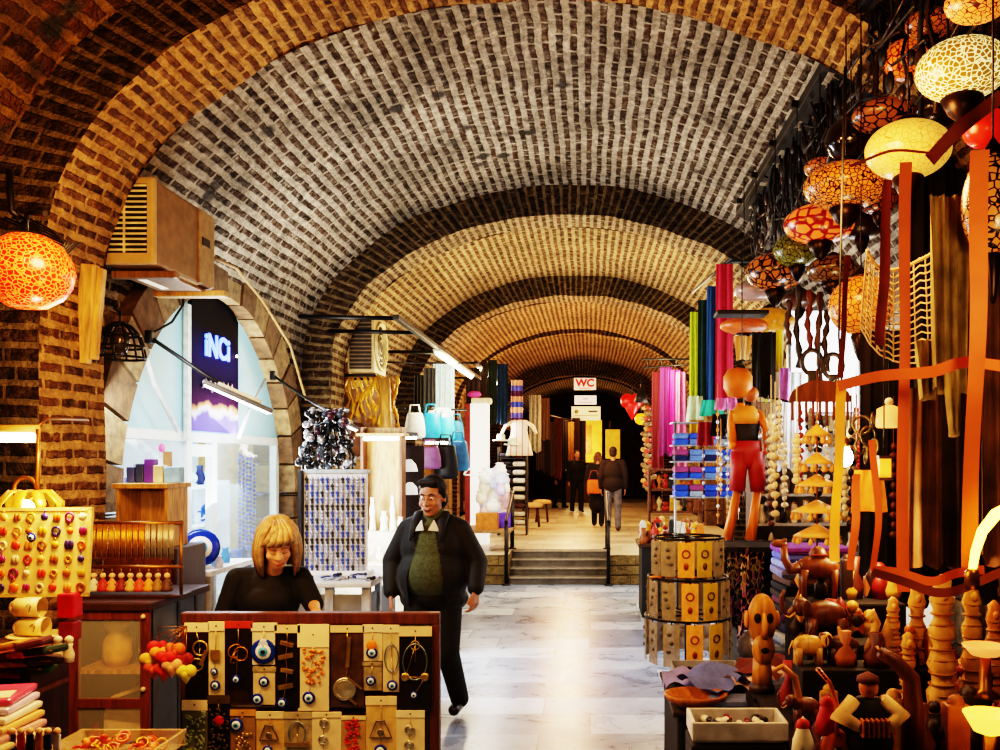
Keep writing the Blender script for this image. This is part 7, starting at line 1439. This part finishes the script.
# little musician figure with squeeze box
t = thing('musician_figurine', 'little carved musician figurine in white sleeves holding a squeeze box', 'figurine', at(868, 756, 2.6)); s_ = 2.6/F
MB().lathe([(.06, 0), (.075, .04), (.06, .12), (.035, .17)], 16, sy=.7).build('body', M('#1c110a', .7), t); MB().ell((0, -.005, .2), (.028, .028, .034)).build('head', M('#c87a34', .5), t); MB().lathe([(.034, .215), (.03, .23), (.001, .245)], 14).build('cap', M('#5a2410', .7), t)
for s in (-1, 1): MB().tube([V(s*.04, 0, .16), V(s*.085, -.02, .12), V(s*.04, -.06, .1)], [.024, .03, .016], 10).build('sleeve', M('#e8b878', .8), t)
m = MB()
for k in range(6): m.box((-.035+.014*k, -.065, .1), (.006, .03, .05), bev=.002)
m.build('squeeze_box', M('#a8641c', .5), t)
for k, (px, py, c_, n_) in enumerate(((803, 744, '#e8d8b8', 'white cone gnome-like bottle with red top in the front row'), (827, 722, '#b8141c', 'round red knitted ball figure beside the lute'))):
    t = thing('cone_figure', n_, 'figurine', at(px, py+10, 2.62)); MB().lathe([(.035, 0), (.03, .04), (.012, .09), (.001, .11)], 14).build('body', M(c_, .6), t); MB().ell((0, 0, .085), (.02, .018, .02)).build('head', M('#c8281c', .6), t)
# cup lamps
for k, (px, py, rx, ry, Y, e, n_) in enumerate(((985, 650, 22, 10, 2.75, .9, 'pink-orange dish lamp among the statues at the wall end'), (990, 722, 26, 18, 2.55, 2.6, 'bright yellow bowl lamp at the wall end of the front row'))):
    s_ = Y/F; t = thing('dish_lamp', n_, 'lamp', at(px, py, Y)); MB().lathe([(.004, -ry*s_*.8), (rx*s_*.6, -ry*s_*.5), (rx*s_, ry*s_*.5), (rx*s_*.94, ry*s_*.5), (rx*s_*.5, -ry*s_*.2), (.004, -ry*s_*.35)], 22).build('bowl', M(['#e8965a', '#f0b040'][k], .4, em=e, emc=['#f08a4a', '#ffb838'][k], n=.15), t); MB().lathe([(.05, -.14), (.02, -.12), (.016, -ry*s_*.7)], 14).build('stem', BRASS, t)
rr = random.Random(77); wn = [('#5a260c', 'dark brown'), ('#a8601c', 'honey brown'), ('#c8923c', 'straw'), ('#8a1c10', 'red brown'), ('#2a140a', 'near-black')]
for k in range(46):
    c_, n_ = wn[rr.randrange(5)]; Y = 2.66+1.1*rr.random(); px = 775+230*rr.random(); o = trinket(k, rr, c_, .85); x = max(.7, (px-CX)/F*Y); o.location = (x, Y, TZ_+.001); o.name = 'wooden_trinket'; tag(o, n_+' little wooden trinket crowded on the carving table', 'carving', n_+' trinkets on the carving table')
# trinket shelves in the gap behind the ribbons
t = thing('trinket_shelves', 'open shelves of small white and orange ornaments behind the shell mobile', 'shelf', (1.78, 6.75, 0)); zz = [.95, 1.2, 1.42, 1.64, 1.86]
for z in zz: MB().box((0, .1, z), (1.1, .34, .02)).build('shelf', M('#a8a098', .5), t)
for s in (-1, 1): MB().box((s*.55, .1, 1.0), (.03, .34, 2.)).build('side_panel', WOODD, t)
MB().box((0, .28, 1.0), (1.1, .02, 2.)).build('back_panel', M('#b8b0a8', .7, n=.3), t)
rr = random.Random(55); gn = [('#e8d8c0', 'white'), ('#e0943c', 'orange'), ('#c8c4c0', 'silver'), ('#2a1c14', 'dark'), ('#d8b890', 'cream')]
for z in zz[:4]+[zz[4]]:
    for j in range(13): c_, n_ = gn[rr.randrange(5)]; o = trinket(j, rr, c_, .8); o.location = (1.78-.5+.083*j, 6.72+.06*rr.random(), z+.011); o.name = 'shelf_ornament'; tag(o, n_+' ornament on the open shelves behind the shell mobile', 'ornament', n_+' ornaments on the open shelves')

t = thing('lit_panel', 'added white panel glowing for the shop light in the gap beside the black tassels', 'panel', (2.26, 8.7, 2.35)); MB().box((0, 0, .5), (.66, .05, 1.0), bev=.01).build('diffuser', M('#f2f4ff', .4, em=2.2, n=.05), t); m = MB()  # added glowing panel, stands in for white light from the shop opening
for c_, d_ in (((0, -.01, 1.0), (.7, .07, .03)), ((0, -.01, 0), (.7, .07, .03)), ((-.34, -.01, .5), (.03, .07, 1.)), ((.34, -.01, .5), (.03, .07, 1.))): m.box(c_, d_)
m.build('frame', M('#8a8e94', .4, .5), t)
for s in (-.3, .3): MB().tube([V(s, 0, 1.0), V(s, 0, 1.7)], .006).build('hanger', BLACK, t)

# more little carvings on the plinth steps and hangings among the ribbons
rr = random.Random(91)
for k in range(26):
    c_, n_ = wn[rr.randrange(5)]; st = k % 3; o = trinket(k, rr, c_, .75); o.location = (.73+.45*rr.random(), (3.5, 3.33, 3.06)[st]+.05*rr.random(), TZ_+(z1, z2, z3)[st]+.001); o.name = 'plinth_trinket'; tag(o, n_+' little carving standing on the dark stepped plinth', 'carving', n_+' little carvings on the plinth')
hs = [('#14100e', 'black'), ('#5a2a10', 'brown'), ('#c87a2a', 'amber'), ('#8a1c14', 'dark red'), ('#d8c8a8', 'ivory'), ('#8a8278', 'grey')]
for k in range(40):
    i = rr.randrange(6); px = 764+100*rr.random() if k % 2 else 852+60*rr.random(); Y = 4.4+1.7*rr.random(); py = 395+60*rr.random(); n = 10; l = 40+70*rr.random(); s_ = Y/F; m = MB()
    for j in range(n): m.ell((0, 0, -l*s_*j/n), (.016+.01*(j % 2), .014, .02), 7, 5)
    m.tube([V(0, 0, .25), V(0, 0, -l*s_)], .003, 5); tag(m.build('hanging_necklace', M(hs[i][0], .4, n=.3), loc=at(px, py, Y)), hs[i][1]+' bead necklace hanging among the ribbons and shell mobile', 'necklace', hs[i][1]+' necklaces among the ribbons')
for k in range(34):
    i = rr.randrange(6); px = 700+130*rr.random(); Y = 8.2+1.2*rr.random(); py = 410+40*rr.random(); n = 9; l = 40+50*rr.random(); s_ = Y/F; m = MB()
    for j in range(n): m.ell((0, 0, -l*s_*j/n), (.016, .014, .022), 7, 5, mi=j % 2)
    m.tube([V(0, 0, .3), V(0, 0, -l*s_)], .004, 5); tag(m.build('hanging_keyring', [M(hs[i][0], .4, n=.3), SILVER], loc=at(px, py, Y)), hs[i][1]+' and silver ornament string hanging behind the puppet', 'ornament', hs[i][1]+' ornament strings behind the puppet')
